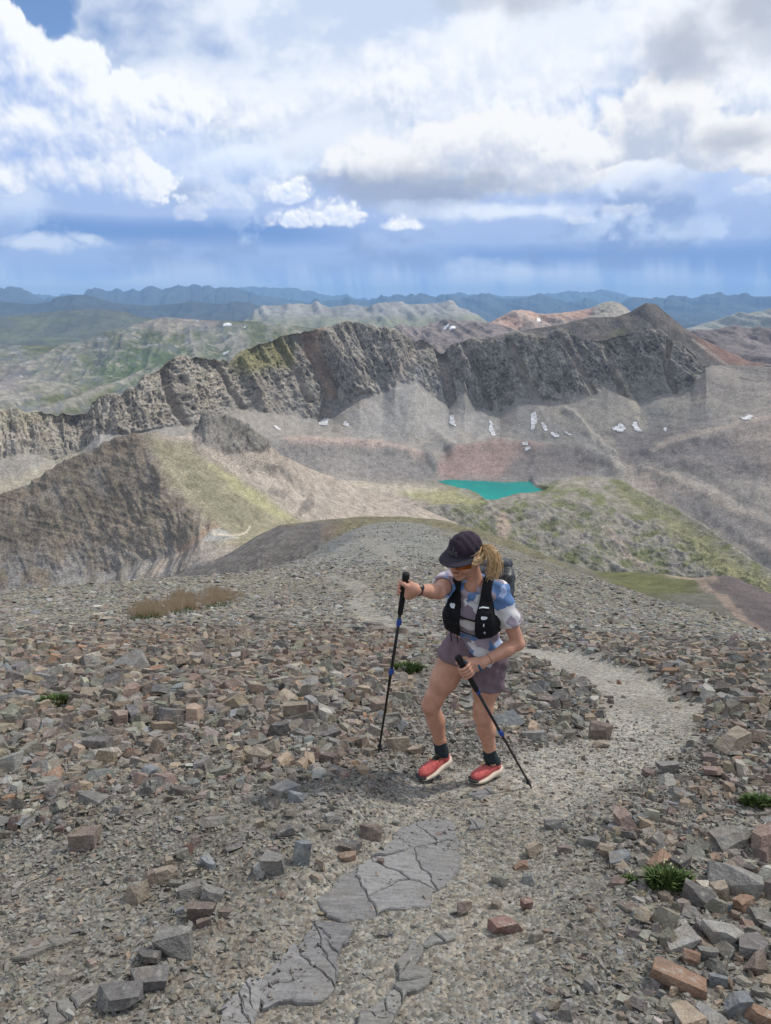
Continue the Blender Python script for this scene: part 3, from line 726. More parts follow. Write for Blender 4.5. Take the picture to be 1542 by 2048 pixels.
o_lake = mesh_obj('lake', np.concatenate([lk, ring2]), [(i, (i + 1) % n, n + (i + 1) % n, n + i) for i in range(n)] + [list(range(n, 2 * n))], m_water, None, False, lcol)
set_props(o_lake, kind='structure')

back = [(380, 985, 1330), (560, 955, 1425), (650, 948, 1425), (750, 958, 1418), (880, 962, 1402), (1000, 965, 1396), (1060, 963, 1402), (1090, 957, 1415), (1150, 945, 1425), (1240, 950, 1400), (1300, 985, 1310), (1350, 1010, 1250), (1400, 1040, 1180), (1450, 1075, 1110), (1500, 1110, 1050), (1542, 1137, 1000), (1760, 1270, 800)]
lfront = [(380, 1010, 1240), (560, 985, 1300), (700, 985, 1300), (800, 985, 1290), (880, 978, 1290), (960, 1000, 1252), (1000, 1000, 1252), (1090, 986, 1300), (1150, 975, 1330), (1200, 980, 1320), (1300, 1010, 1270), (1400, 1062, 1150), (1500, 1128, 1020), (1542, 1155, 980), (1760, 1290, 780)]
lip = [(380, 1060, 1120), (560, 1040, 1180), (700, 1030, 1190), (850, 1020, 1200), (950, 1015, 1210), (1000, 1012, 1215), (1100, 1008, 1230), (1200, 1015, 1220), (1300, 1045, 1190), (1400, 1095, 1100), (1500, 1155, 985), (1542, 1180, 950), (1760, 1310, 760)]
low = [(380, 1120, 1050), (700, 1090, 1110), (900, 1085, 1110), (1000, 1085, 1100), (1100, 1085, 1100), (1200, 1095, 1090), (1300, 1110, 1085), (1400, 1145, 1020), (1500, 1190, 930), (1542, 1215, 900), (1760, 1330, 730)]
bot = [(380, 1180, 980), (1000, 1150, 1030), (1200, 1150, 1020), (1300, 1165, 1010), (1400, 1195, 960), (1542, 1250, 860), (1760, 1360, 700)]
P, T = loft([('behind', 90, 70), back, lfront, lip, low, bot, ('front', 120, 30)], [6, 30, 26, 40, 34, 6], 400, 1740, 2.0, 40)
U, V = project(P); N = grid_normals(P)
x, y = P[..., 0], P[..., 1]
bumps = fbm(x / 60, y / 60, 5, 0.55, 301) * 16 + fbm(x / 16, y / 16, 4, 0.6, 305, True) * 4
face = sst(T, 2.2, 3.3)
rk = fbm((x + y * .4) / 36, (y - x * .3) / 36, 6, 0.62, 311, True)
P = P + N * ((bumps * (0.45 + 0.3 * face) + face * rk * 13) * sst(T, 0.9, 1.3))[..., None]
Q_ = P[:8].copy()
lake_plane(P)
P[:8] = np.minimum(Q_, P[:8])
N = grid_normals(P)
pt = Paint(U, V, (0.205, 0.19, 0.158))
grassy = fbm(U / 26, V / 15, 5, 0.58, 320)
pt.mix(sst(grassy, -0.02, 0.14) * sst(U, 820, 980) * 0.85, (0.128, 0.138, 0.062))
pt.mix(face * sst(rk, 0.10, 0.32) * 0.7, (0.195, 0.185, 0.18))
pt.mix(face * sst(rk, 0.04, -0.14) * 0.65, (0.098, 0.105, 0.062))
pt.poly([(1240, 960), (1330, 1010), (1430, 1080), (1542, 1160), (1620, 1210), (1620, 1260), (1542, 1210), (1440, 1150), (1380, 1100), (1300, 1040), (1230, 990)], (0.165, 0.163, 0.090), 16, 1.2, 0.7)
pt.poly([(1340, 1050), (1440, 1110), (1560, 1190), (1560, 1215), (1420, 1130)], (0.222, 0.215, 0.112), 12, 1.0, 0.7)  # bright grass, its colour also raised for a patch of sun
pt.poly([(1110, 955), (1230, 950), (1200, 975), (1110, 975)], (0.29, 0.26, 0.225), 9, 0.7, 0.8)
pt.poly([(560, 950), (650, 945), (800, 965), (880, 975), (860, 1000), (760, 985), (640, 975)], (0.40, 0.35, 0.29), 10, 0.6, 0.8)  # pale flats, their colour also raised for a patch of sun
pt.poly([(700, 1000), (800, 985), (840, 1010), (800, 1035), (700, 1030)], (0.33, 0.275, 0.245), 10, 0.7, 0.7)
pt.poly([(790, 985), (900, 975), (960, 1000), (900, 1010), (820, 1000)], (0.26, 0.25, 0.135), 9, 0.6, 0.8)
pt.poly([(995, 1030), (1010, 1020), (1020, 1060), (1015, 1090), (1000, 1085)], (0.34, 0.26, 0.205), 5, 0.2, 0.7)
pt.line([(985, 1018), (1000, 1045), (992, 1062)], (0.36, 0.30, 0.23), 1.6, 0.7)
pt.line([(1210, 1060), (1260, 1110), (1290, 1135)], (0.27, 0.225, 0.19), 6, 0.7, 0.3)
pt.C *= (1 + fbm(U / 9, V / 6, 4, .6, 333)[..., None] * 0.55)
o_shelf = add_grid('lake_shelf', P, pt.C, m_hill)

# ------------------------------------------------------------------ left hill with the rocky knob and the green spine
sky_l = [(-260, 1120, 880), (0, 988, 900), (60, 960, 900), (130, 920, 905), (200, 890, 905), (240, 871, 903), (275, 862, 900), (310, 861, 905), (345, 869, 915), (365, 868, 925), (385, 857, 935), (398, 842, 940), (411, 822, 945), (425, 818, 948), (440, 822, 950), (470, 830, 955), (500, 847, 960), (525, 869, 970),
         (545, 893, 980), (560, 905, 1000), (600, 925, 1050), (650, 947, 1090), (700, 966, 1120), (760, 986, 1150), (820, 1006, 1170), (880, 1030, 1170), (960, 1065, 1150)]
h2 = [(-260, 1160, 850), (0, 1042, 860), (150, 985, 850), (250, 955, 838), (320, 945, 800), (400, 952, 832), (480, 945, 890), (560, 962, 950), (620, 985, 990), (700, 1010, 1040), (800, 1030, 1070), (880, 1055, 1080), (960, 1085, 1070)]
h3 = [(-260, 1215, 800), (0, 1112, 810), (200, 1062, 785), (350, 1030, 750), (426, 1049, 695), (480, 1055, 722), (560, 1045, 800), (650, 1045, 890), (760, 1060, 940), (880, 1085, 960), (960, 1110, 960)]
h4 = [(-260, 1265, 760), (0, 1182, 765), (200, 1147, 740), (330, 1116, 705), (400, 1086, 662), (450, 1078, 650), (520, 1085, 645), (600, 1095, 700), (760, 1110, 800), (960, 1150, 850)]
h5 = [(-260, 1330, 690), (0, 1250, 690), (200, 1215, 665), (330, 1160, 630), (400, 1128, 590), (450, 1115, 570), (520, 1112, 565), (600, 1120, 620), (960, 1200, 750)]
P, T = loft([('behind', 130, 90), sky_l, h2, h3, h4, h5, ('front', 60, 40)], [6, 46, 44, 36, 26, 4], -200, 940, 1.8, 4)
U, V = project(P); N = grid_normals(P)
x, y, z = P[..., 0], P[..., 1], P[..., 2]
spine = [(275, 862), (300, 905), (325, 945), (345, 985), (390, 1025), (428, 1052), (300, 1145)]
left = sst(in_poly(U + fbm(U / 20, V / 20, 4, .6, 7) * 34, V, [(-400, 900), (130, 900), (275, 850), (300, 905), (325, 945), (345, 985), (390, 1025), (428, 1052), (250, 1300), (-400, 1500)]), -16, 14)
knob = sst(in_poly(U + fbm(U / 14, V / 14, 3, .5, 8) * 10, V, [(385, 858), (405, 815), (440, 810), (505, 840), (548, 893), (520, 905), (450, 905), (410, 890)]), -5, 6)
crags = sst(in_poly(U, V + fbm(U / 18, V / 18, 4, .6, 18) * 34, [(480, 930), (560, 925), (610, 975), (640, 1020), (590, 1025), (540, 985)]), -6, 8)
q = x * 0.8 + z * 0.9
ribs = fbm(q / 26, (z - x * .3) / 90, 5, 0.6, 401, True)
strat = fbm(x / 60, (z + x * 0.12) / 5.5, 3, 0.5, 411, True)
krib = fbm((x + z * .5) / 13, z / 50, 4, 0.6, 421, True)
P = P + N * ((left * (ribs * 6 + strat * 2.8 + fbm(x / 14, z / 10, 4, .6, 415) * 6) + knob * (krib * 13 + fbm(x / 4, z / 6, 3, .6, 417, True) * 5) + crags * krib * 8 + (1 - left) * (1 - knob) * fbm(x / 40, y / 40, 4, .5, 431) * 3.0) * sst(T, 0.75, 1.08))[..., None]
N = grid_normals(P)
pt = Paint(U, V, (0.30, 0.26, 0.22))
pt.mix(sst(fbm(q / 18, z / 70, 5, .55, 440), 0.0, 0.2) * 0.5, (0.235, 0.215, 0.19))
gpoly = [(290, 866), (340, 880), (400, 905), (470, 950), (540, 1000), (600, 1035), (640, 1045), (560, 1090), (440, 1090), (428, 1052), (390, 1025), (345, 985), (325, 945), (300, 905)]
pt.poly(gpoly, (0.212, 0.195, 0.130), 12, 0.8, 0.85)
pt.poly([(360, 920), (450, 980), (540, 1040), (470, 1060), (410, 1010), (370, 960)], (0.165, 0.160, 0.11), 14, 0.8, 0.8)
pt.poly([(420, 925), (500, 975), (590, 1035), (560, 1040), (480, 990)], (0.31, 0.30, 0.165), 8, 0.5, 0.6)  # bright grass strip, colour also raised for sun on the ridge
pt.mix(left, np.array([0.178, 0.150, 0.118]) * (1 + fbm(x / 30, z / 30, 5, .6, 445)[..., None] * 0.7))
pt.mix(left * sst(strat, 0.12, 0.36) * 0.35, (0.19, 0.17, 0.14))
pt.mix(left * sst(ribs, -0.05, -0.22) * 0.5, (0.19, 0.178, 0.165))
pt.mix(left * sst(V, 1075, 1150) * sst(fbm(U / 30, V / 24, 4, .5, 460), -0.2, 0.1) * 0.85, (0.205, 0.195, 0.185))
pt.mix(left * sst(in_poly(U, V, [(-300, 1010), (60, 975), (275, 862), (290, 885), (150, 950), (0, 1020), (-300, 1100)]), -6, 10) * 0.7, (0.185, 0.15, 0.115))
pt.mix(knob, np.array([0.165, 0.155, 0.14]) * (1 + fbm(x / 6, z / 18, 4, .6, 470)[..., None] * 0.9))
pt.mix(crags * sst(krib, 0.0, 0.2) * 0.8, (0.135, 0.125, 0.115))
pt.poly([(340, 868), (388, 860), (412, 895), (480, 925), (560, 960), (640, 1010), (560, 985), (450, 925), (380, 890)], (0.36, 0.31, 0.265), 8, 0.5, 0.6)
pt.poly([(425, 1052), (450, 1062), (470, 1075), (440, 1085), (400, 1082)], (0.27, 0.265, 0.25), 5, 0.3, 0.9)
pt.line([(428, 1052), (400, 1075), (350, 1110), (300, 1150), (260, 1180)], (0.27, 0.20, 0.145), 6, 0.8, 0.2)
pt.line([(345, 1118), (300, 1150), (200, 1200)], (0.22, 0.205, 0.19), 18, 0.6, 0.3)
pt.line([(500, 1053), (494, 1063), (478, 1070), (450, 1071), (425, 1068)], (0.42, 0.37, 0.29), 1.8, 0.9)
pt.C *= (1 + fbm(U / 7, V / 6, 4, .62, 477)[..., None] * 0.5)
o_hill = add_grid('hill', P, pt.C, m_hill)
print('hill', round(time.time() - T0, 1))

# ------------------------------------------------------------------ dark shoulder below our ridge, left of the dome, and the green hump to the right
sh_sky = [(150, 1260, 260), (230, 1215, 270), (290, 1172, 280), (350, 1150, 290), (400, 1134, 300), (440, 1114, 305), (480, 1092, 310), (520, 1066, 315), (560, 1049, 318), (640, 1037, 320), (720, 1032, 320), (800, 1030, 318), (870, 1036, 312), (950, 1052, 300), (1020, 1075, 285), (1100, 1110, 260), (1250, 1190, 220)]
sh_low = [(150, 1340, 190), (290, 1230, 205), (400, 1160, 215), (520, 1120, 220), (620, 1100, 225), (720, 1085, 230), (1250, 1260, 170)]
P, T = loft([('behind', 60, 45), sh_sky, sh_low, ('front', 60, 10)], [5, 60, 8], 150, 1240, 2.0, 3)
U, V = project(P); N = grid_normals(P)
x, y, z = P[..., 0], P[..., 1], P[..., 2]
rb = fbm((x + z * .9) / 12, (z - x * .4) / 34, 5, .6, 501, True)
fr = sst(T, 1.05, 1.3)
P = P + N * ((rb * 4.2 * fr + fbm(x / 12, y / 12, 4, .5, 505) * 1.2) * sst(T, .8, 1.1))[..., None]
pt = Paint(U, V, (0.152, 0.138, 0.124))
pt.mix(sst(rb, 0.1, 0.35) * 0.5, (0.20, 0.185, 0.17))
pt.poly([(640, 1060), (700, 1042), (760, 1040), (700, 1060), (650, 1090)], (0.20, 0.15, 0.12), 8, 0.4, 0.8)
pt.mix(np.maximum(sst(T, 1.22, 1.05), sst(U, 640, 700)) * sst(U, 540, 600) * 0.9, (0.19, 0.172, 0.105))
pt.mix(sst(T, 1.10, 1.02) * sst(fbm(U / 20, V / 9, 3, .5, 3), -.05, .1) * sst(U, 560, 640) * 0.8, (0.20, 0.175, 0.115))
o_sh = add_grid('shoulder', P, pt.C, terrain_mat('shoulder_rock', 1 / 8.0, 0.28, 0.9, fine=8, speck=0.35))

hump = [(950, 1075, 420), (1050, 1100, 420), (1150, 1125, 410), (1200, 1139, 400), (1260, 1142, 395), (1330, 1147, 390), (1380, 1150, 385), (1420, 1144, 380), (1460, 1152, 370), (1500, 1168, 360), (1542, 1185, 350), (1760, 1290, 300)]
hm = [(950, 1120, 330), (1200, 1170, 320), (1300, 1185, 310), (1400, 1190, 300), (1450, 1195, 290), (1542, 1225, 270), (1760, 1330, 220)]
hl = [(950, 1220, 200), (1200, 1240, 190), (1400, 1275, 170), (1542, 1320, 150), (1760, 1450, 110)]
P, T = loft([('behind', 70, 55), hump, hm, hl], [5, 40, 40], 950, 1740, 2.2, 4)
U, V = project(P); N = grid_normals(P)
x, y, z = P[..., 0], P[..., 1], P[..., 2]
P = P + N * ((fbm(x / 26, y / 26, 5, .55, 521) * 5 + fbm((x - y) / 9, (x + y) / 40, 4, .55, 523, True) * 1.6 * sst(U, 1380, 1460)) * sst(T, .8, 1.1))[..., None]
pt = Paint(U, V, (0.155, 0.145, 0.115))
pt.poly([(1180, 1130), (1300, 1140), (1400, 1150), (1400, 1180), (1300, 1200), (1230, 1185)], (0.125, 0.128, 0.055), 12, 0.5, 0.9)
pt.mix(sst(U + (V - 1150) * -0.9 + pt.w1, 1390, 1430), (0.125, 0.105, 0.10))
pt.poly([(1290, 1140), (1380, 1145), (1430, 1150), (1440, 1165), (1390, 1162), (1330, 1152)], (0.285, 0.225, 0.175), 4, 0.3, 0.8)
pt.line([(1385, 1152), (1430, 1185), (1480, 1225), (1530, 1262)], (0.285, 0.215, 0.17), 6, 0.75, 0.2)
o_hump = add_grid('green_hump', P, pt.C, terrain_mat('hump_turf', 1 / 8.0, 0.25, 0.7, fine=9, speck=0.3))

# ------------------------------------------------------------------ snow patches lying on the talus
m_snow, nt, b = principled('old_snow', (0.52, 0.54, 0.57), 0.8, 0.2)
nt.links.new(mixc(nt, noise(nt, node(nt, 'ShaderNodeTexCoord').outputs['Object'], 0.12, 4, .65).sm(.40, .62), (0.62, 0.64, 0.67), (0.36, 0.35, 0.34)), b.inputs['Base Color'])
CP_, CN_, CU_, CV_ = cliff_grid
snow = [([(646, 836), (656, 838), (654, 852), (640, 850)], 'small snow patch at the foot of the dark cliff, below the orange gully'),
        ([(549, 850), (558, 856), (560, 861), (552, 857)], 'snow sliver on the talus, leftmost of the snow patches'),
        ([(691, 841), (697, 848), (695, 854), (688, 850)], 'thin upright snow sliver on the pale talus under the highest cliff'),
        ([(899, 832), (906, 831), (911, 845), (912, 854), (901, 848)], 'oval snow patch below the gully notch in the cliff crest'),
        ([(979, 843), (983, 843), (989, 864), (987, 873), (981, 862)], 'narrow snow streak on grey talus right of the oval snow patch'),
        ([(1064, 828), (1072, 824), (1073, 840), (1068, 860), (1062, 858)], 'tall bright snow patch on talus above the pink moraine'),
        ([(1083, 846), (1090, 850), (1097, 862), (1090, 862)], 'slanting snow patch just right of the tall bright one'),
        ([(1102, 866), (1112, 868), (1119, 873), (1108, 874)], 'flat snow patch at the bottom of the talus above the moraine'),
        ([(1130, 864), (1138, 867), (1144, 872), (1136, 870)], 'tiny snow sliver right of the flat snow patch'),
        ([(1222, 857), (1236, 855), (1238, 848), (1246, 850), (1253, 858), (1245, 863), (1230, 861)], 'widest snow patch on the dark talus below the right cliff end'),
        ([(1266, 846), (1272, 846), (1275, 855), (1284, 861), (1274, 864), (1268, 860)], 'forked snow patch right of the widest one'),
        ([(1329, 856), (1334, 858), (1333, 864), (1328, 862)], 'small snow speck right of the forked snow patch'),
        ([(1478, 835), (1488, 837), (1498, 830), (1506, 834), (1500, 840), (1484, 839)], 'snow strip on the tan slope near the frame edge'),
        ([(1045, 886), (1056, 886), (1058, 890), (1046, 890)], 'small snow patch on the pink moraine above the lake'),
        ([(1046, 896), (1058, 895), (1062, 898), (1050, 899)], 'lower small snow patch on the pink moraine above the lake')]
for k, (poly, lab) in enumerate(snow):
    c = np.mean(poly, 0)
    poly = [tuple(c + (np.array(p) - c) * 0.98) for p in poly]
    m = (in_poly(CU_ + fbm(CU_ / 5, CV_ / 5, 3, .6, k) * 7, CV_, poly) > -0.4)
    r, cc = np.where(m)
    if len(r) < 4:
        continue
    r0, r1, c0, c1 = max(r.min() - 1, 0), r.max() + 2, max(cc.min() - 1, 0), cc.max() + 2
    sp = CP_[r0:r1, c0:c1] + CN_[r0:r1, c0:c1] * 1.3
    mm = m[r0:r1, c0:c1]
    f = grid_faces(*mm.shape)
    keep = mm.ravel()[f].sum(1) >= 2
    f = f[keep]
    grp = np.arange(mm.size)                               # keep the largest connected sheet only
    for _ in range(60):
        m_ = grp[f].min(1)
        for q in range(4): np.minimum.at(grp, f[:, q], m_)
    ids_, cnt_ = np.unique(grp[f[:, 0]], return_counts=True)
    f = f[grp[f[:, 0]] == ids_[cnt_.argmax()]]
    used, inv = np.unique(f, return_inverse=True)
    o = mesh_obj('snow_patch', sp.reshape(-1, 3)[used], inv.reshape(f.shape), m_snow, None, True)
    set_props(o, lab, 'snow patch', 'snow patches on the talus')
# ------------------------------------------------------------------ the slope we stand on
gu0, gu1, gdu = -900.0, 2480.0, 6.5
def yrow(v, Y):
    us = np.arange(gu0, gu1 + 20, 20.0); r = ray(us, us * 0 + v)
    return [(u, v, Y * math.hypot(a[0], a[1]) / a[1]) for u, a in zip(us, r)]
gcrest = [(-900, 1440, 16), (-400, 1262, 26), (0, 1188, 34), (100, 1173, 36), (200, 1161, 38), (300, 1153, 41), (400, 1147, 45), (480, 1140, 50), (560, 1126, 60), (610, 1110, 75), (640, 1090, 95), (670, 1070, 115), (705, 1053, 135), (750, 1041, 150), (790, 1037, 152), (840, 1043, 148), (900, 1057, 138),
          (960, 1073, 126), (1000, 1087, 117), (1100, 1122, 92), (1200, 1158, 70), (1300, 1194, 54), (1400, 1222, 43), (1542, 1268, 33), (1900, 1400, 21), (2480, 1640, 12)]
us = np.arange(gu0, gu1 + 20, 20.0)
cv, cdist = row_interp(gcrest, us)
base_y = np.array([p[2] for p in yrow(1300, 8.0)])
bv = np.maximum(1300.0, cv + 30)
def mid_row(f):
    return [(u, c + f * (b - c), float(np.exp(math.log(d0) * (1 - f) + math.log(d1) * f))) for u, c, b, d0, d1 in zip(us, cv, bv, cdist, base_y * (1300.0 / bv) ** 3)]
rows = [('behind', 40, 24), mid_row(0.0), mid_row(0.18), mid_row(0.38), mid_row(0.6), mid_row(0.82)]
near_tab = [(1400, 5.6), (1500, 4.25), (1570, 3.6), (1700, 2.75), (1850, 2.15), (2048, 1.66), (2400, 1.15), (3200, 0.62), (4600, 0.25)]
def edge_row(v, Y):
    return [(u, max(vv, b + (v - 1300)), d * (v / max(vv, b + (v - 1300))) ** 3) for (u, vv, d), b in zip(yrow(v, Y), bv)]
rows += [list(zip(us, bv, base_y * (1300.0 / bv) ** 3))] + [edge_row(v, Y) for v, Y in near_tab]
P, T = loft(rows, [5, 22, 22, 20, 16, 12, 22, 22, 16, 26, 24, 24, 10, 6, 4], gu0, gu1, gdu, 6)
GU, GV = project(P)
TRAIL = [(700, 2300, .50), (745, 2050, .50), (800, 1880, .48), (860, 1760, .46), (905, 1660, .44), (960, 1595, .42), (1080, 1545, .40), (1200, 1500, .40), (1285, 1450, .42), (1300, 1400, .42), (1235, 1352, .40), (1120, 1312, .40), (980, 1285, .42), (850, 1264, .45), (750, 1238, .45), (715, 1208, .45), (735, 1183, .5), (690, 1164, .6), (655, 1150, .6),
         (720, 1138, .8), (800, 1122, .8), (760, 1100, 1.2), (740, 1075, 1.6)]
# ground points of the trail's centre line, read off the undisplaced sheet
def ground_at(u, v):
    c = (np.asarray(u, float) - gu0) / gdu; c0 = np.clip(np.floor(c).astype(int), 0, P0.shape[1] - 2); f = c - c0
    out = []
    for uu, vv, k, ff in np.broadcast(u, v, c0, f):
        col = P0[6:, int(k)] * (1 - ff) + P0[6:, int(k) + 1] * ff
        vv_ = GV0[6:, int(k)] * (1 - ff) + GV0[6:, int(k) + 1] * ff
        out.append([np.interp(vv, vv_, col[:, i]) for i in range(3)])
    return np.array(out)
P0, GV0 = P.copy(), GV.copy()
tp = ground_at([t[0] for t in TRAIL], [t[1] for t in TRAIL])
def trail_dist(x, y):
    best = np.full(x.shape, 9.0)
    for i in range(len(TRAIL) - 1):
        a, b = tp[i], tp[i + 1]
        L2 = (b[0] - a[0]) ** 2 + (b[1] - a[1]) ** 2
        t = np.clip(((x - a[0]) * (b[0] - a[0]) + (y - a[1]) * (b[1] - a[1])) / L2, 0, 1)
        w = TRAIL[i][2] * (1 - t) + TRAIL[i + 1][2] * t
        best = np.minimum(best, np.hypot(x - a[0] - t * (b[0] - a[0]), y - a[1] - t * (b[1] - a[1])) / w)
    return best
x, y = P[..., 0], P[..., 1]
dist = np.hypot(x, y)
td = trail_dist(x, y) + fbm(x * 2.2, y * 2.2, 3, .5, 600) * 0.7
ontrail = sst(td, 1.25, 0.75)
bump = fbm(x / 1.3, y / 1.3, 4, .5, 610) * 0.16 + fbm(x / 0.32, y / 0.32, 3, .5, 614) * 0.035
bump = bump * np.clip(dist / 3.0, 0.35, 1.0) * (1 - 0.75 * ontrail) + fbm(x / 7, y / 7, 4, .5, 618) * 0.9 * sst(dist, 9, 40) - 0.05 * ontrail * sst(dist, 30, 8)
# keep the standing place of the walker level with the survey
stand = np.hypot(x - 0.45, y - 3.6)
bump *= sst(stand, 0.25, 1.1)
bump += 0.17 * sst(x + 0.10 * (y - 3.6), 0.34, -0.38) * sst(y, 2.2, 3.2) * sst(y, 7.0, 5.0)
bump *= sst(T, 0.9, 1.3)
P[..., 2] += bump
G_N = grid_normals(P)
band_l_pre = sst(in_poly(GU, GV, [(-900, 1235), (300, 1228), (640, 1240), (800, 1290), (830, 1400), (800, 1480), (700, 1560), (420, 1590), (250, 1620), (100, 1680), (-900, 1760)]), -15, 25) * (1 - ontrail)
pt = Paint(GU, GV, (0.172, 0.160, 0.144))
pt.w1 *= 0.4; pt.w2 *= 0.4
pt.mix(np.clip(band_l_pre, 0, 1) * 0.8, (0.088, 0.078, 0.068))  # ground under the left scree darkened to stand in for shade in gaps
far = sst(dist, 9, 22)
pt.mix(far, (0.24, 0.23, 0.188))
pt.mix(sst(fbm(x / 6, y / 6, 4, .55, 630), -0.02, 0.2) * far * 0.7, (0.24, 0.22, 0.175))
pt.poly([(560, 1140), (640, 1100), (700, 1056), (790, 1030), (860, 1050), (900, 1080), (960, 1120), (800, 1128), (640, 1135)], (0.262, 0.268, 0.25), 14, 0.8, 0.9)
pt.poly([(590, 1118), (640, 1088), (700, 1062), (720, 1075), (660, 1105), (610, 1122)], (0.165, 0.175, 0.185), 6, 0.6, 0.7)
pt.poly([(940, 1080), (1100, 1120), (1220, 1170), (1540, 1290), (1540, 1320), (1200, 1200), (1000, 1130)], (0.215, 0.21, 0.175), 14, 0.8, 0.7)
pt.mix(sst(dist, 14, 6) * sst(GV, 1480, 1620), (0.190, 0.180, 0.158))
pt.mix(ontrail * (1 - 0.25 * sst(dist, 9, 16)), (0.315, 0.300, 0.266))
pt.mix(ontrail * sst(GV, 1520, 1680) * 0.75, (0.212, 0.200, 0.173))
pt.mix(sst(fbm(x / .5, y / .5, 4, .55, 640), 0.0, 0.2) * 0.3 * sst(dist, 9, 5), (0.235, 0.21, 0.17))
# ---- ground material: stone chips, each cell its own grey, edges sunk; one grain size near by, a coarser one farther off
def ground_mat(name, scale, depth, nsc):
    m, nt, b = principled(name, rough=0.95, spec=0.1)
    tc = node(nt, 'ShaderNodeTexCoord').outputs['Object']
    v = node(nt, 'ShaderNodeTexVoronoi', feature='F1'); nt.links.new(tc, v.inputs['Vector'])
    v.inputs['Scale'].default_value = scale
    s = node(nt, 'ShaderNodeSeparateColor'); nt.links.new(v.outputs['Color'], s.inputs[0])
    d_, r_, q_ = X(nt, v.outputs['Distance']), X(nt, s.outputs[0]), X(nt, s.outputs[1])
    n1 = noise(nt, tc, nsc, 5, .65); n0 = noise(nt, tc, nsc * 0.05, 3, .6)
    tone = r_.sm(0, 1, 0.58, 1.42, True) * n1.sm(0.3, 0.7, 0.78, 1.22, True) * n0.sm(0.3, 0.7, 0.84, 1.16, True)
    vc = node(nt, 'ShaderNodeVertexColor', layer_name='Col').outputs['Color']
    cc = mixc(nt, 1.0, vc, mixc(nt, q_, (0.96, 1.0, 1.05), (1.07, 0.985, 0.89)), 'MULTIPLY')
    sc_ = node(nt, 'ShaderNodeVectorMath', operation='SCALE'); nt.links.new(cc, sc_.inputs[0]); nt.links.new(tone.s, sc_.inputs['Scale'])
    nt.links.new(sc_.outputs[0], b.inputs['Base Color'])
    bp = node(nt, 'ShaderNodeBump'); bp.inputs['Strength'].default_value = 0.9; bp.inputs['Distance'].default_value = depth
    nt.links.new(((1.0 - d_) + r_ * 0.8).s, bp.inputs['Height']); nt.links.new(bp.outputs[0], b.inputs['Normal'])
    return m
m_ground = ground_mat('stony_ground', 55.0, 0.010, 30.0)
m_groundf = ground_mat('scree_ground', 9.0, 0.09, 4.0)
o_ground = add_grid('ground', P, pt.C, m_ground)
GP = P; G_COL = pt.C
# the same slope goes on up behind the lens towards the summit
hx_ = np.linspace(-90, 90, 46); hy_ = np.linspace(0.15, 90, 40)
HX, HY = np.meshgrid(hx_, -hy_)
HZ = -1.93 + (-HY) * 0.34 + fbm(HX / 6, HY / 6, 4, .5, 670) * np.clip(-HY / 6, 0, 1.6) - (np.abs(HX) / 60) ** 2 * 14 - np.clip(np.abs(HX) - 1.5, 0, None) * 0.10
hc_ = np.empty(HX.shape + (3,)); hc_[:] = (0.18, 0.165, 0.145)
add_grid('summit_slope', np.dstack([HX, HY, HZ]), hc_, m_groundf)
o_ground.data.materials.append(m_groundf)
_nc = P.shape[1] - 1
_far = (P[:-1, :-1, 1] > 9.5).astype(np.int32).ravel()
o_ground.data.polygons.foreach_set('material_index', _far)
print('ground', round(time.time() - T0, 1))

def gpoint(u, v, lift=0.0):
    """ground point and normal under a photograph pixel"""
    c = (u - gu0) / gdu; k = int(np.clip(math.floor(c), 0, GP.shape[1] - 2)); f = c - k
    pv_ = GVD[6:, k] * (1 - f) + GVD[6:, k + 1] * f
    col_ = GP[6:, k] * (1 - f) + GP[6:, k + 1] * f
    p = np.array([np.interp(v, pv_, col_[:, i]) for i in range(3)])
    j = 6 + int(np.clip(np.searchsorted(pv_, v), 0, len(pv_) - 1))
    return p + np.array([0, 0, lift]), G_N[j, k]
GVD = project(GP)[1]
GVD[6:] = np.maximum.accumulate(GVD[6:], axis=0) + np.arange(GVD.shape[0] - 6)[:, None] * 1e-6

# ------------------------------------------------------------------ stone material and shapes
m_stone, nt, b = principled('stone', rough=0.9, spec=0.18)
tcn = node(nt, 'ShaderNodeTexCoord'); gp_ = node(nt, 'ShaderNodeNewGeometry').outputs['Position']
n1 = noise(nt, gp_, 26.0, 4, .66); n2 = noise(nt, gp_, 150.0, 1, .6); n3 = noise(nt, gp_, 7.0, 1, .5)
vc = node(nt, 'ShaderNodeVertexColor', layer_name='Col').outputs['Color']
cc = mixc(nt, n1.sm(0.52, 0.70) * 0.6, vc, (0.285, 0.272, 0.235))
cc = mixc(nt, n3.sm(0.52, 0.70) * 0.5, cc, (0.195, 0.155, 0.122))
sc_ = node(nt, 'ShaderNodeVectorMath', operation='SCALE'); nt.links.new(cc, sc_.inputs[0])
nt.links.new((n1.sm(0.3, 0.7, 0.78, 1.2, True) * n2.sm(0.3, 0.7, 0.84, 1.16, True)).s, sc_.inputs['Scale'])
nt.links.new(sc_.outputs[0], b.inputs['Base Color'])
bp = node(nt, 'ShaderNodeBump'); bp.inputs['Strength'].default_value = 0.9; bp.inputs['Distance'].default_value = 0.022
nt.links.new(n1.s, bp.inputs['Height']); nt.links.new(bp.outputs[0], b.inputs['Normal'])
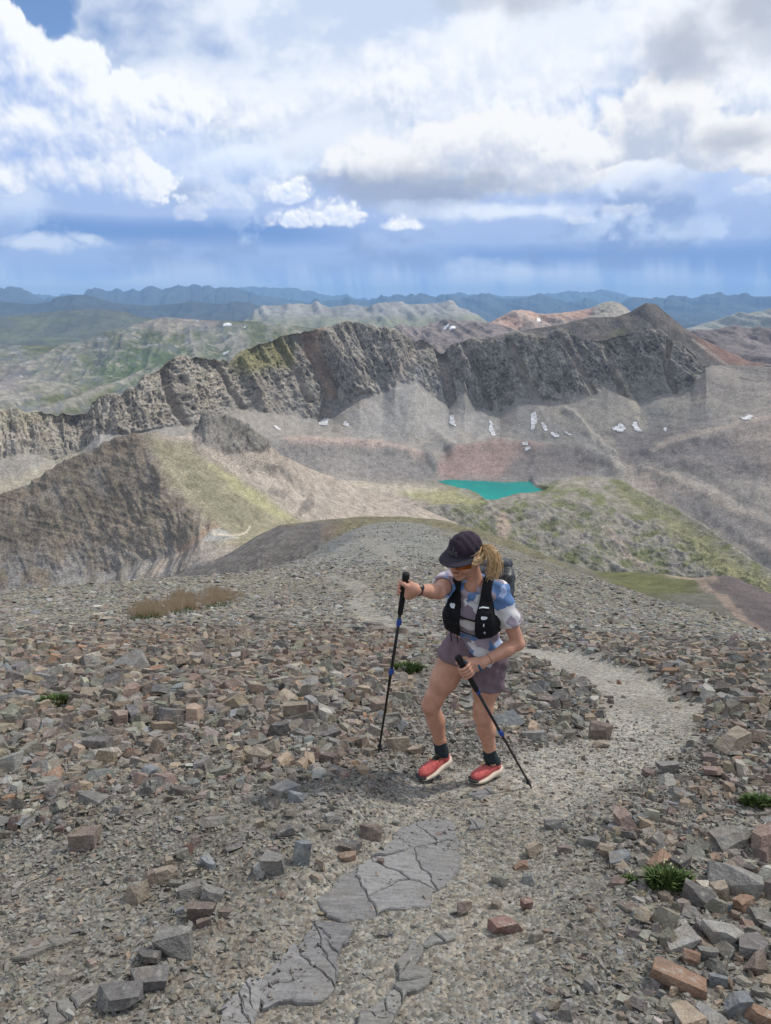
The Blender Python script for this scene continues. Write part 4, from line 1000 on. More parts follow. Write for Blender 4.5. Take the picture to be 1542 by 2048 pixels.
# a stone whose colour is a plain custom tint (single stones share meshes; each tint is one material)
TINT = {'grey': (0.215, 0.205, 0.19), 'dark': (0.132, 0.125, 0.120), 'plum': (0.198, 0.158, 0.138), 'tan': (0.29, 0.243, 0.19), 'rust': (0.262, 0.17, 0.12), 'blue': (0.200, 0.212, 0.220), 'pale': (0.325, 0.315, 0.29), 'moss': (0.212, 0.207, 0.176), 'brick': (0.215, 0.135, 0.115)}
TN = list(TINT)
def hull_rock(seed, npts=9, flat=0.6, box=0.75, bevel=0.0):
    rng = random.Random(seed)
    bm = bmesh.new()
    for k in range(npts):
        if k < 8 and rng.random() < box:
            p = [(1 if (k >> i) & 1 else -1) * rng.uniform(0.45, 1.0) for i in range(3)]
        else:
            p = [rng.gauss(0, 1) for _ in range(3)]
            L = math.sqrt(sum(c * c for c in p)); p = [c / L * rng.uniform(0.8, 1.1) for c in p]
        bm.verts.new((p[0], p[1] * rng.uniform(0.75, 1.0), p[2] * flat))
    r = bmesh.ops.convex_hull(bm, input=bm.verts[:])
    bmesh.ops.delete(bm, geom=list({g for g in r['geom_interior'] + r['geom_unused'] if isinstance(g, bmesh.types.BMVert)}), context='VERTS')
    bmesh.ops.dissolve_limit(bm, angle_limit=R(9), verts=bm.verts[:], edges=bm.edges[:])
    if bevel:
        bmesh.ops.bevel(bm, geom=bm.edges[:], offset=bevel, segments=1, profile=0.5, affect='EDGES')
    bmesh.ops.triangulate(bm, faces=bm.faces[:])
    bmesh.ops.recalc_face_normals(bm, faces=bm.faces[:])
    v = np.array([tuple(q.co) for q in bm.verts]); f = np.array([[q.index for q in t.verts] for t in bm.faces])
    bm.free()
    v -= (v.max(0) + v.min(0)) / 2
    v /= (v.max(0) - v.min(0)).max() / 2
    return v, f

def cut_rock(seed, flat=0.6, box=0.9, cuts=6, bev=.022):
    """a broken block: a box split by a handful of random planes, edges a touch worn"""
    rng = random.Random(seed); bm = bmesh.new()
    bmesh.ops.create_cube(bm, size=2.0)
    for q in bm.verts: q.co = Vector((q.co.x * rng.uniform(.85, 1), q.co.y * rng.uniform(.7, 1), q.co.z * rng.uniform(.75, 1)))
    for k in range(cuts if box > .6 else 11):
        n_ = Vector((rng.gauss(0, 1), rng.gauss(0, 1), rng.gauss(0, .8))).normalized()
        dst = rng.uniform(.62, .98) * (abs(n_.x) + abs(n_.y) + abs(n_.z)) * (.62 if box > .6 else .56)
        g_ = bmesh.ops.bisect_plane(bm, geom=bm.verts[:] + bm.edges[:] + bm.faces[:], plane_co=n_ * dst, plane_no=n_, clear_outer=True)
        ed = [e for e in g_['geom_cut'] if isinstance(e, bmesh.types.BMEdge)]
        if len(ed) > 2: bmesh.ops.contextual_create(bm, geom=ed)
    bmesh.ops.remove_doubles(bm, verts=bm.verts[:], dist=.02)
    if bev: bmesh.ops.bevel(bm, geom=bm.edges[:], offset=bev, segments=1, profile=.5, affect='EDGES', clamp_overlap=True)
    bmesh.ops.triangulate(bm, faces=bm.faces[:])
    bmesh.ops.recalc_face_normals(bm, faces=bm.faces[:])
    v = np.array([tuple(q.co) for q in bm.verts]); f = np.array([[q.index for q in t.verts] for t in bm.faces])
    bm.free()
    v = v * np.array([1, 1, flat]); v -= (v.max(0) + v.min(0)) / 2
    v /= (v.max(0) - v.min(0)).max() / 2
    return v, f

def plate_rock(seed, thick=0.3):
    """a sharp-cornered flake: an irregular polygon with a smaller, shifted top"""
    rng = random.Random(seed); n = rng.choice((4, 4, 5, 5, 6))
    an = sorted(2 * math.pi * (k + rng.uniform(-.33, .33)) / n for k in range(n)); rd = [rng.uniform(.6, 1.05) for _ in an]
    el_ = rng.uniform(.6, .9); tx, ty = rng.uniform(-.16, .16), rng.uniform(-.16, .16); sc = rng.uniform(.6, .95); sl = (rng.uniform(-.25, .25), rng.uniform(-.25, .25))
    v = [(math.cos(a) * r_, math.sin(a) * r_ * el_, -thick) for a, r_ in zip(an, rd)]
    v += [(x_ * sc + tx, y_ * sc + ty, thick * (1 + sl[0] * x_ * 2 + sl[1] * y_ * 2)) for x_, y_, _ in v[:n]]
    f = []
    for k in range(1, n - 1): f += [(0, k + 1, k), (n, n + k, n + k + 1)]
    for k in range(n): q = (k + 1) % n; f += [(k, q, n + q), (k, n + q, n + k)]
    v = np.array(v); v -= (v.max(0) + v.min(0)) / 2; v /= (v.max(0) - v.min(0)).max() / 2
    return v, np.array(f)

def rot_mats(n, rng, tilt):
    yaw = rng.uniform(0, 2 * math.pi, n); ax = rng.uniform(0, 2 * math.pi, n); t = rng.normal(0, 1, n) * tilt
    c, s = np.cos(yaw), np.sin(yaw)
    Z = np.zeros((n, 3, 3)); Z[:, 0, 0] = c; Z[:, 0, 1] = -s; Z[:, 1, 0] = s; Z[:, 1, 1] = c; Z[:, 2, 2] = 1
    k = np.stack([np.cos(ax), np.sin(ax), 0 * ax], 1)
    K = np.zeros((n, 3, 3)); K[:, 0, 1] = -k[:, 2]; K[:, 0, 2] = k[:, 1]; K[:, 1, 0] = k[:, 2]; K[:, 1, 2] = -k[:, 0]; K[:, 2, 0] = -k[:, 1]; K[:, 2, 1] = k[:, 0]
    I = np.eye(3)[None]
    A = I + np.sin(t)[:, None, None] * K + (1 - np.cos(t))[:, None, None] * (K @ K)
    S = np.array([[1, 0, 0], [0, math.cos(-0.31), -math.sin(-0.31)], [0, math.sin(-0.31), math.cos(-0.31)]])   # the slope's own tilt
    return S[None] @ A @ Z

def scatter(density, rng, vlo=None):
    """density: per square metre, per grid cell -> points on the ground sheet"""
    A = GP[:-1, :-1]; B = GP[1:, :-1]; Cc = GP[:-1, 1:]; D = GP[1:, 1:]
    area = np.linalg.norm(np.cross(B - A, Cc - A), axis=-1)
    cu = (GU[:-1, :-1] + GU[1:, 1:]) / 2; cvv = (GVD[:-1, :-1] + GVD[1:, 1:]) / 2
    vis = (cu > -110) & (cu < 1660) & (cvv < 2230) & (T[:-1, :-1] > 0.95)
    lam = density[:-1, :-1] * area * vis
    n = rng.poisson(np.clip(lam, 0, 400))
    idx = np.repeat(np.arange(n.size), n.ravel())
    r, c = idx // n.shape[1], idx % n.shape[1]
    f, g = rng.random(len(r))[:, None], rng.random(len(r))[:, None]
    p = A[r, c] * (1 - f) * (1 - g) + B[r, c] * f * (1 - g) + Cc[r, c] * (1 - f) * g + D[r, c] * f * g
    return p, r, c

def merge_rocks(name, p, size, shapes, rng, tilt, colors, sink=0.3, squash=None, parent=None):
    n = len(p); M = rot_mats(n, rng, tilt); which = rng.integers(0, len(shapes), n)
    V, Fc, Cc = [], [], []; off = 0
    for k, (v, f) in enumerate(shapes):
        i = np.where(which == k)[0]
        if not len(i): continue
        sc = size[i][:, None] * rng.uniform(0.7, 1.3, (len(i), 3)) * (np.array([1, 1, 1]) if squash is None else np.array([1, 1, squash]))
        loc = v[None] * sc[:, None, :]
        w = np.einsum('nij,nkj->nki', M[i], loc)
        hz = (w[..., 2].max(1) - w[..., 2].min(1))
        w += p[i][:, None, :]
        w[..., 2] += (hz * (0.5 - sink))[:, None]
        V.append(w.reshape(-1, 3)); Fc.append((f[None] + (np.arange(len(i)) * len(v))[:, None, None] + off).reshape(-1, 3))
        Cc.append(np.repeat(colors[i], len(v), 0)); off += len(i) * len(v)
    if name is None: return V, Fc, Cc
    o = mesh_obj(name, np.concatenate(V), np.concatenate(Fc), m_stone, parent, False, np.concatenate(Cc))
    return set_props(o, kind='stuff')

rngN = np.random.default_rng(77)
def palette(n, rng, weights):
    w = np.array([weights.get(k, 0) for k in TN], float); w /= w.sum()
    k = rng.choice(len(TN), n, p=w)
    c = np.array([TINT[t] for t in TN])[k]
    return c * rng.uniform(0.72, 1.3, (n, 1)) * rng.uniform(0.95, 1.05, (n, 3))
MIX = dict(grey=4, dark=2.4, plum=2.6, tan=1.7, rust=.35, blue=.9, pale=.6, moss=1.6)
MIXB = dict(grey=2.2, dark=1.6, plum=4, tan=2.2, rust=.5, blue=.3, pale=.5, moss=1.6)
MIXG = dict(grey=4, dark=1.2, plum=1.2, tan=2, rust=.3, blue=1, pale=1.6, moss=2.2)
MIXF = dict(grey=3, dark=1.4, plum=1.2, tan=1.8, blue=.6, pale=1.6, moss=3.2)

# ------------------------------------------------------------------ zones of the slope (in the sheet's survey coordinates)
band_l = sst(in_poly(GU, GVD, [(-900, 1235), (300, 1228), (640, 1240), (800, 1290), (830, 1400), (800, 1480), (700, 1560), (420, 1590), (250, 1620), (100, 1680), (-900, 1760)]), -15, 25)
band_m = sst(in_poly(GU, GVD, [(1000, 1310), (1150, 1340), (1240, 1400), (1240, 1450), (1130, 1500), (1000, 1500), (900, 1450), (880, 1330)]), -10, 20)
band_r = sst(in_poly(GU, GVD, [(1060, 1250), (1250, 1240), (1700, 1320), (2400, 1500), (2400, 2400), (1200, 2400), (1230, 2048), (1260, 1850), (1180, 1700), (1250, 1600), (1420, 1520), (1390, 1420), (1300, 1340)]), -10, 25)
heap_r = sst(in_poly(GU, GVD, [(1260, 1660), (1420, 1620), (1700, 1650), (1700, 2200), (1180, 2200), (1260, 1980), (1330, 1820)]), -30, 40)
off = 1 - ontrail
nearw = sst(dist, 13, 10)

SLABS = [([(792, 1662), (850, 1640), (905, 1642), (918, 1690), (922, 1742), (862, 1795), (858, 1810), (780, 1822), (725, 1842), (690, 1850), (640, 1830), (632, 1806), (690, 1748), (770, 1705)], 0.011),
         ([(560, 1915), (628, 1850), (690, 1852), (700, 1866), (692, 1892), (676, 1925), (662, 1985), (640, 2002), (582, 2012), (528, 2026), (516, 1985), (535, 1945)], 0.022),
         ([(420, 2080), (455, 2000), (500, 1955), (540, 1950), (525, 1990), (515, 2040), (500, 2080)], 0.018),
         ([(690, 2080), (735, 2025), (790, 1985), (800, 1925), (832, 1880), (842, 1895), (828, 1935), (864, 1950), (855, 1972), (815, 1990), (800, 2020), (770, 2080)], 0.022)]
# gravel: small chips everywhere near
shp_g = [hull_rock(900 + k, 6, 0.40 + .08 * (k % 3), 0.0) for k in range(14)]
den = 2600 * sst(dist, 6.4, 3.4) * (0.60 + 0.40 * np.maximum(off, sst(GV, 1520, 1700))) * (0.6 + 0.8 * sst(fbm(x / .6, y / .6, 3, .5, 700), -.15, .2))
p, r, c = scatter(den, rngN)
for poly, hs in SLABS:                                    # grit lies on the bare slabs too, but little of it
    on_ = in_poly(*project(p), poly) > 3
    keep = ~on_ | (rngN.random(len(p)) < 0.42)
    p[on_, 2] += hs * 0.8
    p, r, c = p[keep], r[keep], c[keep]
sz = 0.0050 + rngN.gamma(1.7, 0.0033, len(p)); sz *= np.clip(np.hypot(p[:, 0], p[:, 1]) / 3.2, 0.8, 1.5) * (1 - 0.42 * ontrail[r, c])
merge_rocks('gravel', p, np.minimum(sz, 0.026), shp_g, rngN, 0.5, palette(len(p), rngN, MIXG) * 0.55 + np.array([0.118, 0.113, 0.100]), 0.32)
print('gravel', len(p), round(time.time() - T0, 1))

# scree: chips and blocks that cover the slope
shp_s = [plate_rock(100 + k, 0.10 + 0.07 * (k % 5)) for k in range(30)]
shp_f = [plate_rock(700 + k, 0.10 + 0.06 * (k % 4)) for k in range(20)]
zone = np.clip(band_l + band_r * 0.9 + band_m * 0.6, 0, 1)
den = off * (520 * zone * sst(dist, 14, 9) + 70 * (1 - zone) * sst(dist, 14, 8)) + ontrail * 14 * sst(dist, 8, 5)
p, r, c = scatter(den, rngN)
zz = zone[r, c]
sz = 0.014 + rngN.gamma(1.6, 0.010, len(p)) * (0.55 + 0.75 * zz); sz *= np.clip(np.hypot(p[:, 0], p[:, 1]) / 5.0, 0.75, 1.5)
pl = p; szl = np.minimum(sz, 0.085)
brown = sst(GV, 1420, 1300)[r, c] * (GU[r, c] < 800)
cl_ = np.where((rngN.random(len(p)) < brown)[:, None], palette(len(p), rngN, MIXB), palette(len(p), rngN, MIX)) * np.array([1.06, 1.02, 0.955])
A1 = merge_rocks(None, pl, szl * 1.08, shp_s, rngN, 0.26, cl_, 0.2)
den = off * 46 * sst(dist, 8.5, 12) * sst(dist, 34, 20) + off * 70 * sst(dist, 7, 10) * sst(dist, 16, 12) + (8 * sst(dist, 20, 28) * sst(dist, 75, 45) + 1.2 * sst(dist, 45, 60) * sst(dist, 150, 120)) * (1 - .8 * ontrail)
p, r, c = scatter(den, rngN)
sz = (0.028 + rngN.gamma(1.8, 0.017, len(p))) * np.clip(np.hypot(p[:, 0], p[:, 1]) / 22, 1, 2.6)
farw = sst(np.hypot(p[:, 0], p[:, 1]), 11, 17)
cl_ = np.where((rngN.random(len(p)) < farw)[:, None], palette(len(p), rngN, MIXF), palette(len(p), rngN, MIXB))
A2 = merge_rocks(None, p, np.minimum(sz, 0.22), shp_f, rngN, 0.24, cl_ * (1 + .18 * farw[:, None]), 0.28, 0.8)
offs = sum(len(v) for v in A1[0])
o = mesh_obj('scree', np.concatenate(A1[0] + A2[0]), np.concatenate(A1[1] + [f + offs for f in A2[1]]), m_stone, None, False, np.concatenate(A1[2] + A2[2]))
set_props(o, kind='stuff')
print('scree', len(pl), len(p), round(time.time() - T0, 1))

# ------------------------------------------------------------------ bedrock slabs that surface in the trail, pieces of the ground
m_slab, nt, b = principled('bedrock', rough=0.85, spec=0.2)
gp_ = node(nt, 'ShaderNodeTexCoord').outputs['Object']
rt = node(nt, 'ShaderNodeMapping'); nt.links.new(gp_, rt.inputs[0]); rt.inputs['Rotation'].default_value = (0, 0, R(-52)); rt.inputs['Scale'].default_value = (1.0, 5.5, 3.0)
f1 = noise(nt, rt.outputs[0], 9.0, 5, .7, .4); f2 = noise(nt, gp_, 60.0, 3, .6); f3 = noise(nt, gp_, 4.0, 3, .5)
base_c = node(nt, 'ShaderNodeVertexColor', layer_name='Col').outputs['Color']
cc = mixc(nt, f1.sm(0.52, 0.68) * 0.5, base_c, (0.31, 0.30, 0.29))
cc = mixc(nt, f3.sm(0.52, 0.7) * 0.45, cc, (0.235, 0.215, 0.185))
sc_ = node(nt, 'ShaderNodeVectorMath', operation='SCALE'); nt.links.new(cc, sc_.inputs[0]); nt.links.new((f2.sm(.3, .7, .85, 1.15, True) * f1.sm(.3, .5, .72, 1.0, True)).s, sc_.inputs['Scale'])
nt.links.new(sc_.outputs[0], b.inputs['Base Color'])
bp = node(nt, 'ShaderNodeBump'); bp.inputs['Strength'].default_value = 0.9; bp.inputs['Distance'].default_value = 0.02
nt.links.new((f1 + f2 * 0.3).s, bp.inputs['Height']); nt.links.new(bp.outputs[0], b.inputs['Normal'])
def ground_z(x_, y_):
    """height of the sheet under (x, y): barycentric on the nearest cells"""
    k = np.argmin((GP[..., 0] - x_) ** 2 + (GP[..., 1] - y_) ** 2); i_, j_ = np.unravel_index(k, GP.shape[:2]); n_ = G_N[i_, j_]; p_ = GP[i_, j_]
    return p_[2] - (n_[0] * (x_ - p_[0]) + n_[1] * (y_ - p_[1])) / n_[2]
def clip_half(poly, n_, d_):
    out = []
    for a_, b_ in zip(poly, poly[1:] + poly[:1]):
        da, db = a_ @ n_ - d_, b_ @ n_ - d_
        if da <= 0: out.append(a_)
        if (da < 0 < db) or (db < 0 < da): out.append(a_ + (b_ - a_) * (da / (da - db)))
    return out
def area2(p):
    p = np.array(p); return 0.5 * abs(np.sum(p[:, 0] * np.roll(p[:, 1], -1) - p[:, 1] * np.roll(p[:, 0], -1)))
def slab(poly, h, tint, seed, ncut=5):
    """bedrock broken along its grain: each piece a plate of its own with a ragged rim and open joints"""
    rng = random.Random(seed)
    xy = [gpoint(u, v)[0][:2] for u, v in poly]
    cells_ = [xy]
    for k in range(ncut):
        c_ = max(cells_, key=area2); cells_ = [q for q in cells_ if q is not c_]
        m_ = np.mean(c_, 0) + np.array([rng.uniform(-.05, .05), rng.uniform(-.05, .05)])
        a_ = R(40) + (R(90) if k % 3 != 1 else 0) + rng.gauss(0, .28)            # mostly across the grain, some along it
        n_ = np.array([-math.sin(a_), math.cos(a_)]); d_ = float(m_ @ n_)
        cells_ += [q for q in (clip_half(c_, n_, d_), clip_half(c_, -n_, -d_)) if len(q) > 2 and area2(q) > .0008]
    for ci, c_ in enumerate(cells_):
        cen = np.mean(c_, 0); ring = []
        for a_, b_ in zip(c_, c_[1:] + c_[:1]):
            L_ = np.linalg.norm(b_ - a_); m_ = max(1, int(L_ / .022))
            for q in range(m_):
                p_ = a_ + (b_ - a_) * q / m_
                w_ = np.array([fbm(np.array([p_[0] * 16]), np.array([p_[1] * 16]), 3, .6, seed + t)[0] for t in (1, 2)])
                p_ = p_ + w_ * .055; dr = cen - p_; p_ = p_ + dr / (np.linalg.norm(dr) + 1e-6) * .0016
                ring.append(p_)
        tilt = np.array([rng.gauss(0, .008), rng.gauss(0, .008)]); lift = h * rng.uniform(.65, 1.05)
        z0 = [ground_z(*p_) for p_ in ring]
        # a flat piece: fit the ground plane under it, then its own tilt
        A_ = np.c_[np.array(ring) - cen, np.ones(len(ring))]; co = np.linalg.lstsq(A_, np.array(z0), rcond=None)[0]
        zt = lambda p_: co[2] + (co[0] + tilt[0]) * (p_[0] - cen[0]) + (co[1] + tilt[1]) * (p_[1] - cen[1]) + lift
        n_ = len(ring); bm = bmesh.new()
        rim = [bm.verts.new((*p_, zt(p_) - .004)) for p_ in ring]
        inn = [bm.verts.new((*(p_ + (cen - p_) / (np.linalg.norm(cen - p_) + 1e-6) * .006), zt(p_) + .0015)) for p_ in ring]
        low = [bm.verts.new((*(p_ + (p_ - cen) / (np.linalg.norm(cen - p_) + 1e-6) * .004), min(z_, zt(p_)) - .03)) for p_, z_ in zip(ring, z0)]
        bm.faces.new(inn)
        for q in range(n_):
            r_ = (q + 1) % n_
            bm.faces.new((rim[q], rim[r_], inn[r_], inn[q])); bm.faces.new((low[q], low[r_], rim[r_], rim[q]))
        bmesh.ops.triangulate(bm, faces=bm.faces[:]); bmesh.ops.recalc_face_normals(bm, faces=bm.faces[:])
        me = bpy.data.meshes.new('slab'); bm.to_mesh(me); bm.free()
        ca = me.color_attributes.new('Col', 'FLOAT_COLOR', 'POINT'); k_ = rng.uniform(.86, 1.12)
        ca.data.foreach_set('color', np.tile(np.array([*(np.array(tint) * k_), 1.0], np.float32), len(me.vertices)))
        me.polygons.foreach_set('use_smooth', np.zeros(len(me.polygons), bool)); me.materials.append(m_slab)
        o = bpy.data.objects.new('slab', me); COL.objects.link(o); o.parent = o_ground
LILAC = (0.268, 0.26, 0.254)
slab(SLABS[0][0], SLABS[0][1], LILAC, 11, 6)
slab(SLABS[1][0], SLABS[1][1], (0.238, 0.231, 0.228), 12, 4)
slab(SLABS[2][0], SLABS[2][1], LILAC, 13, 4)
slab(SLABS[3][0], SLABS[3][1], (0.27, 0.262, 0.245), 14, 5)
slab([(845, 1890), (880, 1868), (912, 1870), (905, 1882), (860, 1895)], 0.015, (0.26, 0.252, 0.235), 15, 1)
slab([(935, 1640), (970, 1642), (972, 1662), (940, 1664)], 0.02, LILAC, 16, 1)
slab([(20, 1932), (60, 1898), (110, 1878), (152, 1872), (150, 1886), (95, 1905), (62, 1922)], 0.022, (0.235, 0.22, 0.195), 17, 2)
slab([(90, 2020), (150, 1990), (215, 1962), (250, 1972), (190, 2000), (150, 2030), (100, 2060)], 0.018, (0.23, 0.217, 0.197), 18, 3)
slab([(925, 1590), (985, 1572), (990, 1584), (960, 1600)], 0.012, LILAC, 19, 1)
print('slabs', round(time.time() - T0, 1))

# ------------------------------------------------------------------ picked-out rocks, one object each
rock_mats = {}
def stone_mat(t, k=1.0):
    key = (t, round(k, 1))
    if key not in rock_mats:
        m = m_stone.copy(); m.name = 'stone_' + t
        n_ = m.node_tree; c_ = n_.nodes.new('ShaderNodeRGB'); c_.outputs[0].default_value = (*[q * k for q in TINT[t]], 1)
        for l in list(n_.links):
            if l.from_node.type == 'VERTEX_COLOR':
                s_ = l.to_socket; n_.links.remove(l); n_.links.new(c_.outputs[0], s_)
        rock_mats[key] = m
    return rock_mats[key]
def mesh_only(name, v, f, mat=None):
    o = mesh_obj(name, v, f, mat, None, False, None, link=False); me = o.data
    bpy.data.objects.remove(o); return me
def px_m(u, v):
    p, _ = gpoint(u, v); zc = p[1] * CP - p[2] * SP
    return zc / F
def place_rock(u, v, w, h, tint, seed, label=None, flat=None, yaw=None, tilt=0.15, name='rock', k=1.0, lean=None, box=0.95, sink=0.22):
    """a rock w x h photograph pixels big whose base stands at pixel (u, v)"""
    s = px_m(u, v); flat = flat or min(1.0, 1.25 * h / w)
    vv_, ff = cut_rock(5000 + seed, flat, box, 4, .012)
    rr = random.Random(seed)
    ext = vv_.max(0) - vv_.min(0)
    vv_ = vv_ / ext * np.array([1.0, rr.uniform(0.65, 0.9), 1.0])
    # irregular faces: nudge the vertices a little
    vv_ += np.random.default_rng(seed).normal(0, 0.006, vv_.shape)
    o = bpy.data.objects.new(name, mesh_only(name, vv_, ff, stone_mat(tint, k)))
    COL.objects.link(o)
    p, n_ = gpoint(u, v)
    sx = w * s; sz_ = h * s * 1.08
    sx *= 0.84; sz_ *= 0.70
    o.scale = (sx, sx * rr.uniform(0.6, 0.85), sz_)
    o.rotation_euler = (rr.uniform(-tilt, tilt) - 0.18 + (lean or 0), rr.uniform(-tilt, tilt), rr.uniform(-0.5, 0.5) if yaw is None else yaw)
    o.location = (p[0], p[1] + sx * 0.25, p[2] + sz_ * (0.5 - sink))
    if label: set_props(o, label, 'rock', 'single rocks by the trail')
    return o
